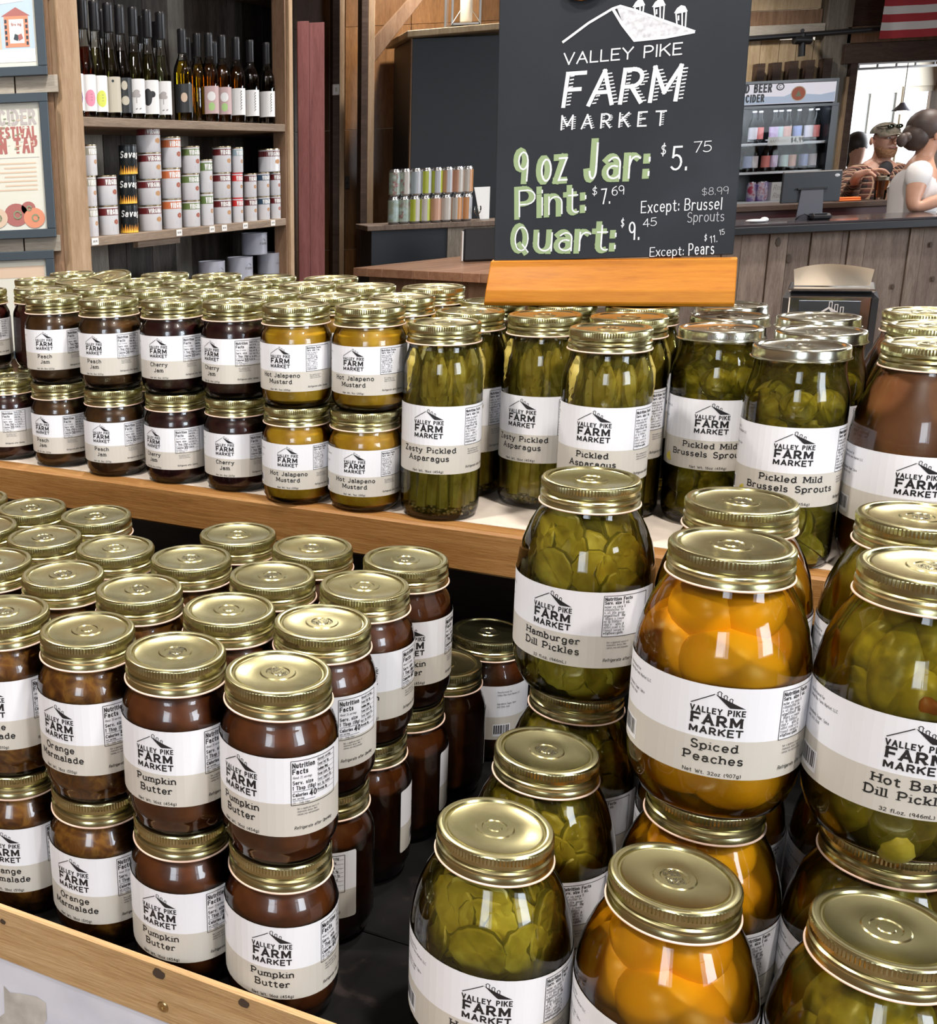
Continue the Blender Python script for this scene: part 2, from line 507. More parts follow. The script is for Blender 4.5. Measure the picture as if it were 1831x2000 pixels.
def text(mb, s, x, y, size, put, mi, weight=.13, wide=1.0, serif=0, track=.16, align='c', shear=0, squash=None, jitter=0, rot=0):
    """stroke lettering: serif > 0 adds slab feet; returns the width"""
    wd = sum(G.get(ch, G[' '])[0] * wide + (weight + track) for ch in s) * size - (weight + track) * size
    cx = x - wd / 2 if align == 'c' else (x if align == 'l' else x - wd)
    c0 = cx
    for ch in s:
        gw, strokes = G.get(ch, G[' '])
        up = ch.isupper() or ch.isdigit()
        jy = (rnd.random() - .5) * jitter * size
        for st in strokes:
            pts = []
            for px, py in st:
                px2, py2 = px * wide, py
                qx, qy = cx + (px2 + shear * py2) * size, y + py2 * size + jy
                if rot:
                    dx, dy = qx - x, qy - y
                    qx, qy = x + dx * math.cos(rot) - dy * math.sin(rot), y + dx * math.sin(rot) + dy * math.cos(rot)
                pts.append((qx, qy))
            e = weight * size * .5                        # lengthen the ends so corners close
            for i, j in ((0, 1), (-1, -2)):
                if len(pts) > 1 and (pts[0] != pts[-1]):
                    dx, dy = pts[i][0] - pts[j][0], pts[i][1] - pts[j][1]
                    q = math.hypot(dx, dy) or 1
                    k = e if not (serif and abs(dy) > abs(dx)) else 0
                    pts[i] = (pts[i][0] + dx / q * k, pts[i][1] + dy / q * k)
            strip(mb, pts, weight * size, put, mi)
            if serif:
                for i, j in ((0, 1), (-1, -2)):
                    ax, ay = st[i]; bx, by = st[j]
                    if abs(ay - by) < abs(ax - bx) * 1.2 or len(st) > 9: continue
                    s2 = serif * size
                    px = cx + ax * wide * size
                    if abs(ay) < .02 or abs(ay + .28) < .02:
                        seg = (px - s2, px + s2)
                    elif up and abs(ay - 1) < .02:
                        seg = (px - s2, px + s2)
                    elif not up and (abs(ay - X) < .02 or abs(ay - 1) < .02):
                        seg = (px - s2, px + (s2 if ch in 'vxy' else 0))
                    else: continue
                    yy = y + (ay - (0 if ay < .1 else weight * .36)) * size
                    if ay < .1: yy = y + (ay + weight * .3) * size
                    strip(mb, [(seg[0], yy), (seg[1], yy)], weight * size * .55, put, mi)
        cx += (gw * wide + weight + track) * size
    return cx - c0


def house_logo(mb, x, y, s, put, mi):
    """barn roof: thin left rake, filled right slope, three cupolas; s = width"""
    P = lambda a, b: (x + (a - .5) * s, y + b * s)
    strip(mb, [P(0, 0), P(.20, .13), P(.42, .265)], s * .020, put, mi)
    top = lambda t: .275 - (t - .43) / .57 * .275
    low = lambda t: max(.275 - (t - .43) / .27 * .27, .0)
    N = 16
    ts = [.43 + .57 * i / N for i in range(N + 1)]
    for a, b in zip(ts, ts[1:]):
        mb.add([put(*P(a, low(a))), put(*P(b, low(b))), put(*P(b, top(b))), put(*P(a, top(a)))], [(0, 1, 2, 3)], mi)
    for cx, hh in ((.505, .115), (.615, .10), (.72, .09)):
        a = hh * .26
        cb = top(cx) - .01
        strip(mb, [P(cx - a, cb), P(cx - a, cb + hh * .62)], s * .014, put, mi)
        strip(mb, [P(cx + a, cb - .03), P(cx + a, cb + hh * .62)], s * .014, put, mi)
        strip(mb, [P(cx - a * 1.5, cb + hh * .60), P(cx - a * .5, cb + hh * .92), P(cx + a * .5, cb + hh * .92), P(cx + a * 1.5, cb + hh * .60)], s * .016, put, mi)

# ------------------------------------------------------------------ jars
mm = .001


def label_mesh(name, Rr, z0, hh, lines, net, k=1.0, s0=-84, s1=82, cal='40', dense=False, frac=.575, tsz=1.0):
    global MAXSEG, DZ
    MAXSEG, DZ = 2.2, 0
    """paper label wrapped round a jar: white upper field, beige lower field, logo, name, nutrition box"""
    mb = MB()
    def W(e):
        def put(s, z):
            e_ = e + DZ * .004
            t = s / Rr
            return Vector(((Rr + e_) * math.sin(t) * mm, -(Rr + e_) * math.cos(t) * mm, z * mm))
        return put
    n = 30
    base = W(.22)
    zb = z0 + hh * (1 - frac)
    cr = 2.0
    def col(s):
        d = max(0, cr - min(s - s0, s1 - s))
        return cr - math.sqrt(max(0, cr * cr - d * d)) if d > 0 else 0
    ss = [s0, s0 + .6, s0 + 1.2, s0 + 2] + [s0 + 2 + (s1 - s0 - 4) * i / n for i in range(1, n)] + [s1 - 2, s1 - 1.2, s1 - .6, s1]
    vs, fs, fm = [], [], []
    for s in ss:
        c = col(s)
        vs += [base(s, z0 + c), base(s, zb), base(s, z0 + hh - c)]
    for i in range(len(ss) - 1):
        a = 3 * i
        mb.f += [(a, a + 3, a + 4, a + 1), (a + 1, a + 4, a + 5, a + 2)]
        mb.m += [1, 0]
    mb.v = [tuple(p) for p in vs]
    ink = W(.30)
    zt = z0 + hh
    # logo block
    top = zt - 1.5 * k
    house_logo(mb, 0, top - 10.6 * k, 27.5 * k, ink, 2)
    def centred(s, z, size, width, weight, wide0, serif, mi=2):
        # scale letter widths so that the word has the asked width
        lo = text(MB(), s, 0, 0, size, ink, mi, weight, 1.0, serif)
        sumw = sum(G[c][0] for c in s) * size
        wide = wide0 + (width - lo) / max(sumw, 1e-6)
        text(mb, s, 0, z, size, ink, mi, weight, wide, serif)
    centred('VALLEY PIKE', top - 15.0 * k, 3.0 * k, 28.5 * k, .25, 1, .0)
    centred('FARM', top - 22.3 * k, 5.9 * k, 27.5 * k, .25, 1, .15)
    centred('MARKET', top - 27.9 * k, 4.0 * k, 28.0 * k, .25, 1, .12)
    # thin drop line at the right of FARM
    # product name
    fs_ = 4.9 * k * tsz
    zz = zb - 2.0 * k - fs_
    for ln in lines:
        text(mb, ln, 0, zz, fs_, ink, 2, .185, 1.14, .22, .17)
        zz -= fs_ * 1.55
    text(mb, net, 0, z0 + 1.4 * k, 2.0 * k, ink, 2, .17, 1.1, 0, .14)
    # nutrition box
    bx0, bx1 = 36 * k if not dense else 34 * k, 36 * k + (30 if not dense else 26) * k
    bx1 = min(bx1 + 6, s1 - 2)
    bz1, bz0 = zt - 2.5 * k, zb - 1.5 * k + (1.5 if dense else 0)
    for a, b in (((bx0, bz0), (bx1, bz0)), ((bx1, bz0), (bx1, bz1)), ((bx1, bz1), (bx0, bz1)), ((bx0, bz1), (bx0, bz0))):
        m_ = ((a[0] + b[0]) / 2, (a[1] + b[1]) / 2)
        strip(mb, [a, m_, b], .45, ink, 2)
    H_ = bz1 - bz0
    if not dense:
        text(mb, 'Nutrition', bx0 + 1.2, bz1 - H_ * .15, 3.1 * k, ink, 2, .22, .72, 0, .1, 'l')
        text(mb, 'Facts', bx0 + 1.2, bz1 - H_ * .29, 3.2 * k, ink, 2, .22, .85, 0, .1, 'l')
        text(mb, 'About 25 servings', bx0 + 1.2, bz1 - H_ * .40, 1.7 * k, ink, 3, .12, .65, 0, .06, 'l')
        text(mb, 'Serv. size', bx0 + 1.2, bz1 - H_ * .53, 2.4 * k, ink, 2, .2, .85, 0, .1, 'l')
        text(mb, '1 Tbsp (18g)', bx0 + 1.2, bz1 - H_ * .65, 2.4 * k, ink, 2, .2, .75, 0, .1, 'l')
        strip(mb, [(bx0 + 1, bz1 - H_ * .69), (bx0 + 17 * k, bz1 - H_ * .69)], .3, ink, 2)
        text(mb, 'Calories', bx0 + 1.2, bz1 - H_ * .80, 2.2 * k, ink, 2, .22, .8, 0, .08, 'l')
        text(mb, cal, bx0 + 13.0 * k, bz1 - H_ * .83, 3.7 * k, ink, 2, .22, .9, 0, .1, 'l')
        text(mb, 'per serving', bx0 + 1.2, bz1 - H_ * .87, 1.2 * k, ink, 2, .16, .8, 0, .1, 'l')
        strip(mb, [(bx0 + 1, bz1 - H_ * .90), (bx0 + 17 * k, bz1 - H_ * .90)], .3, ink, 2)
        text(mb, '%DV = % Daily Value'.replace('%', ''), bx0 + 1.2, bz1 - H_ * .97, 1.4 * k, ink, 3, .12, .7, 0, .08, 'l')
        x2 = bx0 + 19 * k
        for i, t in enumerate(('Amount/serving', 'Total Fat 0g', 'Sodium 0mg', 'Total Carb. 9g', 'Total Sugars 8g', 'Incl. 8g Added', 'Protein 0g')):
            zc = bz1 - H_ * (.09 + .115 * i)
            text(mb, t, x2, zc, 1.75 * k, ink, 2 if i in (1, 2, 3, 6) else 3, .18, .62, 0, .05, 'l')
            if x2 + 5 < bx1 - 1: strip(mb, [(x2, zc - .8 * k), (min(x2 + 17 * k, bx1 - 1), zc - .8 * k)], .22, ink, 2)
    else:
        text(mb, 'Nutrition Facts', bx0 + 1, bz1 - H_ * .11, 2.1 * k, ink, 2, .24, .8, 0, .08, 'l')
        text(mb, 'Serv. size 1 oz.', bx0 + 1, bz1 - H_ * .20, 2.0 * k, ink, 2, .22, .75, 0, .08, 'l')
        rr = random.Random(3)
        for i in range(10):
            zc = bz1 - H_ * (.29 + .072 * i)
            s = ''.join(rr.choice('aeontrlsic 0g5%'.replace('%', ' ')) for _ in range(15))
            text(mb, s, bx0 + 1, zc, 1.6 * k, ink, 3 if i % 3 else 2, .16, .8, 0, .12, 'l')
    # fine print, keep-cold line
    for i in range(3):
        text(mb, ('Not a significant source of', 'cholesterol, dietary fiber', 'calcium, iron and potassium')[i], bx0 + 4, zb - (5.5 + 2.0 * i) * k + .5, 1.25 * k, ink, 3, .12, .75, 0, .06, 'l')
    text(mb, 'Refrigerate after Opening', bx0 + 2, z0 + 5.0 * k, 2.15 * k, ink, 2, .14, .82, 0, .08, 'l', shear=.22)
    # address and bar code, left of the logo
    for i, t in enumerate(('Manufactured for', 'Valley Pike Farm Market LLC', '', '', 'Ingredients Sugar, Spice', 'and Citric Acid')):
        if t: text(mb, t, max(s0 + 5, -64 * k), zt - (7 + 3.1 * i) * k, 1.7 * k, ink, 3, .13, .75, 0, .08, 'l')
    bx = max(s0 + 7, -66 * k)
    rr = random.Random(5)
    strip(mb, [(bx - 1.5, z0 + 10 * k), (bx + 16.5 * k, z0 + 10 * k)], 13 * k, lambda a, b: base(a, b) * 1.0004, 0)
    xx = bx
    while xx < bx + 15 * k:
        ww = rr.choice((.5, .8, 1.2))
        strip(mb, [(xx, z0 + 6 * k), (xx, z0 + 15.5 * k)], ww, ink, 2)
        xx += ww + rr.choice((.5, .8))
    MAXSEG = None
    me = mb.mesh(name, [WHITE, BEIGE, INK, GREYINK])
    return me


def lid_mesh(name, r=35.0, hgt=19.6, kn=True, mat=None):
    """screw lid: recessed panel with stamped rings, knurled band, bead, curl at the hem"""
    n = 200 if kn else 96
    mb = MB()
    H = hgt
    prof = [(0, H - .9), (4.0, H - .9), (4.6, H - 1.4), (7.4, H - 1.4), (8.0, H - .8), (11.2, H - .8), (12.0, H - 1.5), (r - 7.2, H - 1.6), (r - 6.2, H - 1.1), (r - 5.8, H - 1.9), (r - 5.0, H - 1.9), (r - 4.2, H - .2), (r - 3.2, H), (r - 1.6, H), (r - .6, H - .4), (r - .1, H - 1.3)]
    if kn:
        k0 = len(prof)
        prof += [(r + .1, H - 2.0), (r + .1, H - 5.6), (r + .1, H - 6.4), (r + .25, H - 8.6), (r - .5, H - 9.6), (r - .7, H - 10.4), (r + .5, H - 11.4), (r + .8, H - 12.8), (r + .2, H - 13.8), (r - .1, H - 14.6), (r + .4, H - 15.6), (r + .7, H - 17.0), (r + .9, H - 18.2)]
        wav = lambda k, i: ((.42 if i % 2 else -.42) if k in (k0, k0 + 1) else 0) * 1.0
    else:
        prof += [(r + .1, H - 2.4), (r + .1, H - 7.6), (r + .6, H - 8.4), (r + .7, H - 9.2)]
        wav = lambda k, i: (0 if k < len(prof) - 4 else 0)
    mb.lathe([(a * mm, b * mm) for a, b in prof], n, 0, caps=False, wav=lambda k, i: wav(k, i) * mm)
    curl = [(r + .9, H - 18.2 if kn else H - 9.2), (r + 1.6, (H - 18.5) if kn else H - 9.6), (r + 1.7, 0.5 if kn else H - 10.0), (r + 1.2, 0), (r + .2, .1)]
    mb.lathe([(a * mm, b * mm) for a, b in curl], n, 1, caps=False)
    return mb.mesh(name, [mat or GOLD, PINK if kn else (mat or GOLD)], smooth='angle')


def body_mesh(name, prof, mat, n=56):
    mb = MB()
    mb.lathe([(a * mm, b * mm) for a, b in prof], n, 0, caps=True)
    return mb.mesh(name, mat, smooth='angle')


def r_at(prof, z):
    for (r0, z0), (r1, z1) in zip(prof, prof[1:]):
        if z0 <= z <= z1: return r0 + (r1 - r0) * (z - z0) / max(z1 - z0, 1e-6)
    return prof[-1][0]


PROF = {
    'pint': dict(h=126.5, lid=19.6, prof=[(29, 0), (33, .6), (35.5, 4), (36, 9), (38.6, 13), (39.8, 17), (40, 22), (40, 82), (39.2, 89), (37, 95.5), (34.4, 100), (33.2, 103), (33.2, 107.5)], R=40, z0=27, hh=57),
    'half': dict(h=105.5, lid=19.6, prof=[(27, 0), (31, .6), (34.5, 3.5), (37, 8.5), (38, 15), (38, 68), (37.3, 74), (35.2, 79), (33.4, 82.5), (33.2, 86.5)], R=38, z0=19, hh=49),
    'tall': dict(h=196, lid=19.6, prof=[(30, 0), (34, .6), (37, 3.5), (38.6, 9), (39, 14), (39, 146), (38.2, 155), (36, 163), (34, 169), (33.2, 173), (33.2, 177)], R=39, z0=50, hh=68),
    'lug': dict(h=187, lid=10.4, prof=[(30, 0), (34, .6), (37, 3.5), (38.8, 9), (39.3, 14), (39.3, 142), (38.6, 150), (36.6, 157), (35.0, 163), (34.2, 168), (34.0, 172), (34.0, 177)], R=39.3, z0=57, hh=67),
    'quart': dict(h=170, lid=19.6, prof=[(33, 0), (38, .8), (42, 4), (46.5, 12), (49.4, 21), (50.5, 31), (50.5, 92), (50.0, 101), (48.8, 110), (46.2, 121), (42, 132.5), (37, 142), (34.4, 147), (33.8, 151)], R=50.5, z0=36, hh=60),
    'apple': dict(h=190, lid=19.6, prof=[(34, 0), (39, .8), (43, 4), (47.2, 12), (49.8, 21), (50.5, 30), (50.5, 106), (50.0, 117), (48.2, 128), (45, 140), (40.5, 152), (36.4, 162), (34.3, 167), (33.8, 171)], R=50.5, z0=46, hh=61),
}
LIDS = {'ct': lid_mesh('lid', 35.0), 'lug': lid_mesh('lid', 36.0, 10.4, False, SILVER)}
BODY = {k: body_mesh('glass_' + k, p['prof'], GLASS) for k, p in PROF.items()}


def inner(prof, d=1.6, z0=4, z1=1e9):
    out = [(max(prof[0][0] - d, 1), z0)]
    for r, z in prof:
        if z0 < z < z1: out.append((r - d, z))
    out.append((r_at(prof, min(z1, prof[-1][1])) - d, min(z1, prof[-1][1])))
    return out


def fill_mesh(kind, mat, top=0):
    p = PROF[kind]['prof']
    return body_mesh('filling', inner(p, 1.4, 3.5, p[-1][1] - 2 - top), mat, 40)


LBL = {}


def L(key, *a, **kw):
    LBL[key] = label_mesh('label', *a, **kw)


def lab(key, kind, lines, net, k, dz=0, **kw):
    p = PROF[kind]
    L(key, p['R'], p['z0'] + dz, p['hh'], lines, net, k, **kw)


lab('pumpkin', 'pint', ['Pumpkin', 'Butter'], 'Net Wt. 16oz (454g)', 1.0)
lab('marmalade', 'pint', ['Orange', 'Marmalade'], 'Net Wt. 18oz (510g)', 1.0, cal='50')
lab('peach_jam', 'half', ['Peach', 'Jam'], 'Net Wt. 8oz (227g)', .82, s0=-56, s1=84, cal='30', tsz=1.05)
lab('cherry_jam', 'half', ['Cherry', 'Jam'], 'Net Wt. 8oz (227g)', .82, s0=-56, s1=84, cal='35', tsz=1.05)
lab('red_jam', 'half', ['Strawberry', 'Rhubarb'], 'Net Wt. 8oz (227g)', .82, s0=-56, s1=84, cal='35', tsz=.9)
lab('mustard', 'half', ['Hot Jalapeno', 'Mustard'], 'Net Wt. 9oz (255g)', .82, s0=-56, s1=84, dense=True, tsz=1.05)
lab('zesty', 'tall', ['Zesty Pickled', 'Asparagus'], 'Net Wt. 16oz (454g)', 1.08, s0=-80, s1=74, dense=True)
lab('asparagus', 'tall', ['Pickled', 'Asparagus'], 'Net Wt. 16oz (454g)', 1.08, dz=11, s0=-80, s1=74, dense=True)
lab('sprouts', 'lug', ['Pickled Mild', 'Brussels Sprouts'], 'Net Wt. 16oz (454g)', 1.08, s0=-80, s1=74, dense=True)
lab('apple', 'apple', ['Apple', 'Butter'], 'Net Wt. 32oz (907g)', 1.08, s0=-84, s1=84, dense=True)
lab('hamburger', 'quart', ['Hamburger', 'Dill Pickles'], '32 fl.oz. (946mL)', 1.08, s0=-84, s1=84, dense=True)
lab('peaches', 'quart', ['Spiced', 'Peaches'], 'Net Wt. 32oz (907g)', 1.08, s0=-84, s1=84, dense=True)
lab('hotbaby', 'quart', ['Hot Baby', 'Dill Pickles'], '32 fl.oz. (946mL)', 1.08, s0=-84, s1=84, dense=True)

# --- pieces inside the pickle jars, as (mesh, matrix) lists shared by all jars of the kind


def lumpy(me, amp, seed, fr=1.0):
    rr = random.Random(seed)
    ph = [rr.random() * 6 for _ in range(6)]
    for v in me.vertices:
        c = v.co
        q = c.length or 1
        s = math.sin(c.x * 140 * fr + ph[0]) * math.sin(c.y * 120 * fr + ph[1]) + math.sin(c.z * 110 * fr + ph[2]) * .6 + math.sin((c.x + c.z) * 90 * fr + ph[3]) * .5
        v.co = c * (1 + amp * s / 2)
    return me


def chip_mesh(seed, r=19, t=5.5):
    rr = random.Random(seed)
    mb = MB()
    n = 28
    pts = []
    wv = lambda i, k: .5 * math.sin(k * 1.6) 
    vs, fs = [], []
    rings = [0, .35, .62, .82, .95, 1.0]
    for side in (1, -1):
        for j, q in enumerate(rings):
            for i in range(n):
                a = 2 * PI * i / n
                rad = r * q * (1 + .03 * math.sin(3 * a + seed) + (.022 * math.cos(14 * a) if q > .9 else 0))
                x, y = rad * math.cos(a), rad * math.sin(a)
                z = side * (t / 2 * (1 if q < .97 else .55)) + .75 * math.sin(x * .75) * (1 if q < .97 else .6)
                vs.append(Vector((x, y, z)) * mm)
    for s in (0, 1):
        o = s * len(rings) * n
        for j in range(len(rings) - 1):
            for i in range(n):
                f = (o + j * n + i, o + (j + 1) * n + i, o + (j + 1) * n + (i + 1) % n, o + j * n + (i + 1) % n)
                fs.append(f if s == 0 else tuple(reversed(f)))
    k = (len(rings) - 1) * n
    o = len(rings) * n
    rim = [(k + i, o + k + i, o + k + (i + 1) % n, k + (i + 1) % n) for i in range(n)]
    mb.add(vs, fs, 0)
    mb.f += rim; mb.m += [1] * n
    return mb.mesh('pickle_chip', [PICKG, PICKR], smooth='angle')


def blob(name, mat, rx, ry, rz, seed, amp=.05, fr=1, n=18):
    mb = MB(); mb.ball((0, 0, 0), rx * mm, ry * mm, rz * mm, n)
    me = mb.mesh(name, mat, smooth=True)
    return lumpy(me, amp, seed, fr)


def sprout_mesh(seed):
    mb = MB()
    rr = random.Random(seed)
    mb.ball((0, 0, 0), 13.2 * mm, 13.2 * mm, 14.5 * mm, 16)
    for q in range(5):                                    # overlapping outer leaves
        a = q * 2 * PI / 5 + rr.random()
        n, vs, fs = 6, [], []
        for i in range(n + 1):
            for j in range(5):
                t = R(20 + 125 * i / n); b = a + (j - 2) * .27 * math.sin(t * .8 + .2)
                rad = (14.0 + .8 * math.sin(q + i) + (.9 if j in (0, 4) else 0)) * mm
                vs.append(Vector((rad * math.sin(t) * math.cos(b), rad * math.sin(t) * math.sin(b), rad * 1.08 * math.cos(t))))
        for i in range(n):
            for j in range(4):
                fs.append((i * 5 + j, (i + 1) * 5 + j, (i + 1) * 5 + j + 1, i * 5 + j + 1))
        mb.add(vs, fs, 0)
    mb.lathe([(4.5 * mm, -17 * mm), (5 * mm, -12 * mm)], 10)
    return mb.mesh('brussels_sprout', SPROUT, smooth='angle')


def spear_mesh(seed, length, r=6.2, tipup=True):
    rr = random.Random(seed)
    pts, rs = [], []
    bx, by = (rr.random() - .5) * 5, (rr.random() - .5) * 5
    n = 12
    for i in range(n + 1):
        t = i / n
        pts.append(Vector((bx * math.sin(t * 3) * t, by * math.sin(t * 2.4) * t, length * t)) * mm)
        q = r * (1 - .15 * t)
        if t > .66: q = r * (.95 + .18 * math.sin((t - .66) / .34 * 2.6)) * (1 if t < .93 else .75 if t < .97 else .3)
        rs.append(q * mm)
    mb = MB()
    mb.tube(pts, rs, 8)
    for i in range(16):                                   # scales of the tip, hugging the stem
        t = .62 + .36 * i / 16 if i > 3 else .15 + .15 * i
        c = Vector((bx * math.sin(t * 3) * t, by * math.sin(t * 2.4) * t, length * t)) * mm
        a = i * 2.4
        d = Vector((math.cos(a), math.sin(a), 0))
        s = Vector((-d.y, d.x, 0))
        rad = r * mm * (1.02 if t < .9 else .8)
        b0 = c + d * rad * .9
        wv = 2.6 * mm
        mb.add([b0 - s * wv, b0 + s * wv, b0 + d * 1.3 * mm + Vector((0, 0, 6 * mm)), b0 + d * .9 * mm - s * wv * .9 + Vector((0, 0, 3.2 * mm)), b0 + d * .9 * mm + s * wv * .9 + Vector((0, 0, 3.2 * mm))], [(0, 1, 4, 2, 3)], 0)
    return mb.mesh('asparagus_spear', SPEAR, smooth='angle')


def seeds_mesh(name, rad, z, n=90, seed=1, size=1.4):
    rr = random.Random(seed)
    mb = MB()
    for i in range(n):
        a = rr.random() * 6.283; q = rad * math.sqrt(.35 + .65 * rr.random())
        s = size * (.6 + .8 * rr.random()) * mm
        mb.ball((q * math.cos(a) * mm, q * math.sin(a) * mm, (z + rr.random() * 8) * mm), s, s * .8, s * .7, 6)
    return mb.mesh(name, SEED, smooth=True)


CHIPS = [chip_mesh(i, 17.5 + 1.2 * (i % 3), 5.2) for i in range(5)]
PEACHES = [blob('peach_half', PEACHF, 31, 25, 24, i, .05, .35, 24) for i in range(4)]
SLICES = [blob('peach_slice', PEACHF, 27, 11, 14, i + 9, .06, .5, 20) for i in range(3)]
GHERKS = [blob('baby_pickle', GHERK, 15.5 + i, 15.5 + i, 31 + 2 * i, i, .06, 1.6, 20) for i in range(3)]
SPROUTS = [sprout_mesh(i) for i in range(3)]
SPEARS = [spear_mesh(i, 156 - 5 * (i % 4), 6.4 - .4 * (i % 3)) for i in range(6)]
RINGS = []


def pieces_quart_chips(prof, seed):
    rr = random.Random(seed); out = []
    z = 14
    while z < 140:
        rad = r_at(prof, z) - 4
        n = 8 if rad > 40 else 6
        for i in range(n):
            a = 2 * PI * (i + rr.random() * .5) / n + z
            zz = max(20, z + (rr.random() - .5) * 9)
            tl = rr.choice((rr.uniform(5, 30), rr.uniform(62, 98), rr.uniform(68, 98), rr.uniform(72, 92)))
            lim = min(r_at(prof, min(zz + 17, 150)), r_at(prof, max(zz - 16, 1)), rad)
            q = min(rad, lim + 3) - 8 - 15 * max(0, math.cos(R(tl))) - rr.random() * 3
            tilt = Matrix.Rotation(R(tl), 4, 'Y')
            m = Matrix.Translation(Vector((q * math.cos(a), q * math.sin(a), zz)) * mm) @ Matrix.Rotation(a, 4, 'Z') @ tilt @ Matrix.Rotation(rr.random() * 6, 4, 'Z')
            out.append(('pickle_chip', rr.choice(CHIPS), m))
        z += 15
    return out


def pieces_peach(prof, seed):
    rr = random.Random(seed); out = []
    for z, n, off in ((28, 3, 19.5), (62, 3, 21.5), (97, 3, 20.5), (127, 2, 10)):
        for i in range(n):
            a = 2 * PI * i / n + z * .05 + rr.random() * .3
            m = Matrix.Translation(Vector((off * math.cos(a), off * math.sin(a), z + rr.uniform(-4, 4))) * mm) @ Matrix.Rotation(a + PI / 2, 4, 'Z') @ Matrix.Rotation(R(rr.uniform(-25, 25)), 4, 'Y') @ Matrix.Rotation(R(rr.uniform(-20, 20)), 4, 'X')
            m = m @ Matrix.Scale(1.10 if z < 115 else .92, 4)
            out.append(('peach_half', rr.choice(PEACHES), m))
    return out


def pieces_gherk(prof, seed):
    rr = random.Random(seed); out = []
    for z, n, off in ((32, 6, 32), (78, 6, 31), (114, 4, 20), (134, 2, 10)):
        for i in range(n):
            a = 2 * PI * i / n + z + rr.random() * .3
            m = Matrix.Translation(Vector((off * math.cos(a), off * math.sin(a), z + rr.uniform(-5, 5))) * mm) @ Matrix.Rotation(a, 4, 'Z') @ Matrix.Rotation(R(rr.uniform(-28, 28)), 4, 'X') @ Matrix.Rotation(R(-9 if z < 100 else -25), 4, 'Y')
            if z > 110: m = m @ Matrix.Scale(.8, 4)
            out.append(('baby_pickle', rr.choice(GHERKS), m))
    return out


def pieces_pepper(prof, seed):
    rr = random.Random(seed); out = []
    for i in range(9):
        z = rr.choice((50, 95, 105, 112, 118))
        a = i * .75 + rr.random() * .4
        q = r_at(prof, z) - 8
        m = Matrix.Translation(Vector((q * math.cos(a), q * math.sin(a), z)) * mm) @ Matrix.Rotation(a, 4, 'Z') @ Matrix.Rotation(R(rr.uniform(-50, 50)), 4, 'X')
        out.append(('pepper_piece', PEPPERS, m))
    return out


PEPPERS = blob('pepper_piece', PEPPER, 2.2, 6, 13, 2, .08, 1, 12)


def pieces_sprouts(prof, seed):
    rr = random.Random(seed); out = []
    z = 18
    while z < 158:
        rad = r_at(prof, z) - 15.6
        n = 5
        for i in range(n):
            a = 2 * PI * i / n + z * .09 + rr.random() * .2
            m = Matrix.Translation(Vector((rad * math.cos(a), rad * math.sin(a), z + rr.uniform(-3, 3))) * mm) @ Matrix.Rotation(rr.random() * 6, 4, 'Z') @ Matrix.Rotation(rr.random() * 3, 4, 'X')
            if z > 148: m = m @ Matrix.Scale(.85, 4)
            out.append(('brussels_sprout', rr.choice(SPROUTS), m))
        z += 23.5
    return out


def pieces_spears(prof, seed):
    rr = random.Random(seed); out = []
    for ring, (n, q) in enumerate(((16, 30.2), (10, 19))):
        for i in range(n):
            a = 2 * PI * (i + rr.random() * .35) / n
            m = Matrix.Translation(Vector((q * math.cos(a), q * math.sin(a), 12 + rr.random() * 5)) * mm) @ Matrix.Rotation(a, 4, 'Z') @ Matrix.Rotation(R(rr.uniform(-2.5, 1.0)), 4, 'Y') @ Matrix.Rotation(R(rr.uniform(-4, 4)), 4, 'X') @ Matrix.Rotation(rr.random() * 6, 4, 'Z')
            out.append(('asparagus_spear', SPEARS[rr.randrange(6)], m))
    return out


KINDS = {
    # product: (jar shape, filling material or None, label, piece function, liquid, category label)
    'pumpkin': ('pint', PUMPKIN, 'pumpkin', None, 'butter_jar'),
    'marmalade': ('pint', MARMAL, 'marmalade', None, 'marmalade_jar'),
    'peach_jam': ('half', PEACHJ, 'peach_jam', None, 'jam_jar'),
    'cherry_jam': ('half', CHERRY, 'cherry_jam', None, 'jam_jar'),
    'red_jam': ('half', RHUB, 'red_jam', None, 'jam_jar'),
    'mustard': ('half', MUST, 'mustard', None, 'mustard_jar'),
    'zesty': ('tall', BRINE, 'zesty', pieces_spears, 'asparagus_jar'),
    'asparagus': ('tall', BRINE, 'asparagus', pieces_spears, 'asparagus_jar'),
    'sprouts': ('lug', BRINE, 'sprouts', pieces_sprouts, 'sprout_jar'),
    'apple': ('apple', APPLE, 'apple', None, 'butter_jar'),
    'hamburger': ('quart', BRINE, 'hamburger', pieces_quart_chips, 'pickle_jar'),
    'peaches': ('quart', SYRUP, 'peaches', pieces_peach, 'peach_jar'),
    'hotbaby': ('quart', BRINE, 'hotbaby', lambda p, s: pieces_gherk(p, s) + pieces_pepper(p, s), 'pickle_jar'),
}
FILL = {}
PIECES = {}
SEEDS = {'zesty': seeds_mesh('pickling_spice', 33, 6, 190, 4, 1.7), 'asparagus': seeds_mesh('pickling_spice', 33, 5, 40, 5, 1.3)}


def stamp_mesh(seed):
    mb = MB()
    put = lambda x, y: Vector((x * mm, y * mm, 18.35 * mm))
    a = random.Random(seed).random() * 3
    for i, t in enumerate(('BEST BY', 'MAR 2026', 'LOT 0421')):
        text(mb, t, 0, 2.6 - 3.2 * i, 2.3, put, 0, .16, .95, 0, .12)
    me = mb.mesh('date_stamp', STAMP)
    me.transform(Matrix.Translation((0, 0, 0)) @ Matrix.Rotation(a, 4, 'Z'))
    me.transform(Matrix.Translation((0, 0, .00042)))
    return me


STAMPS = [stamp_mesh(i) for i in range(3)]
JN = 0


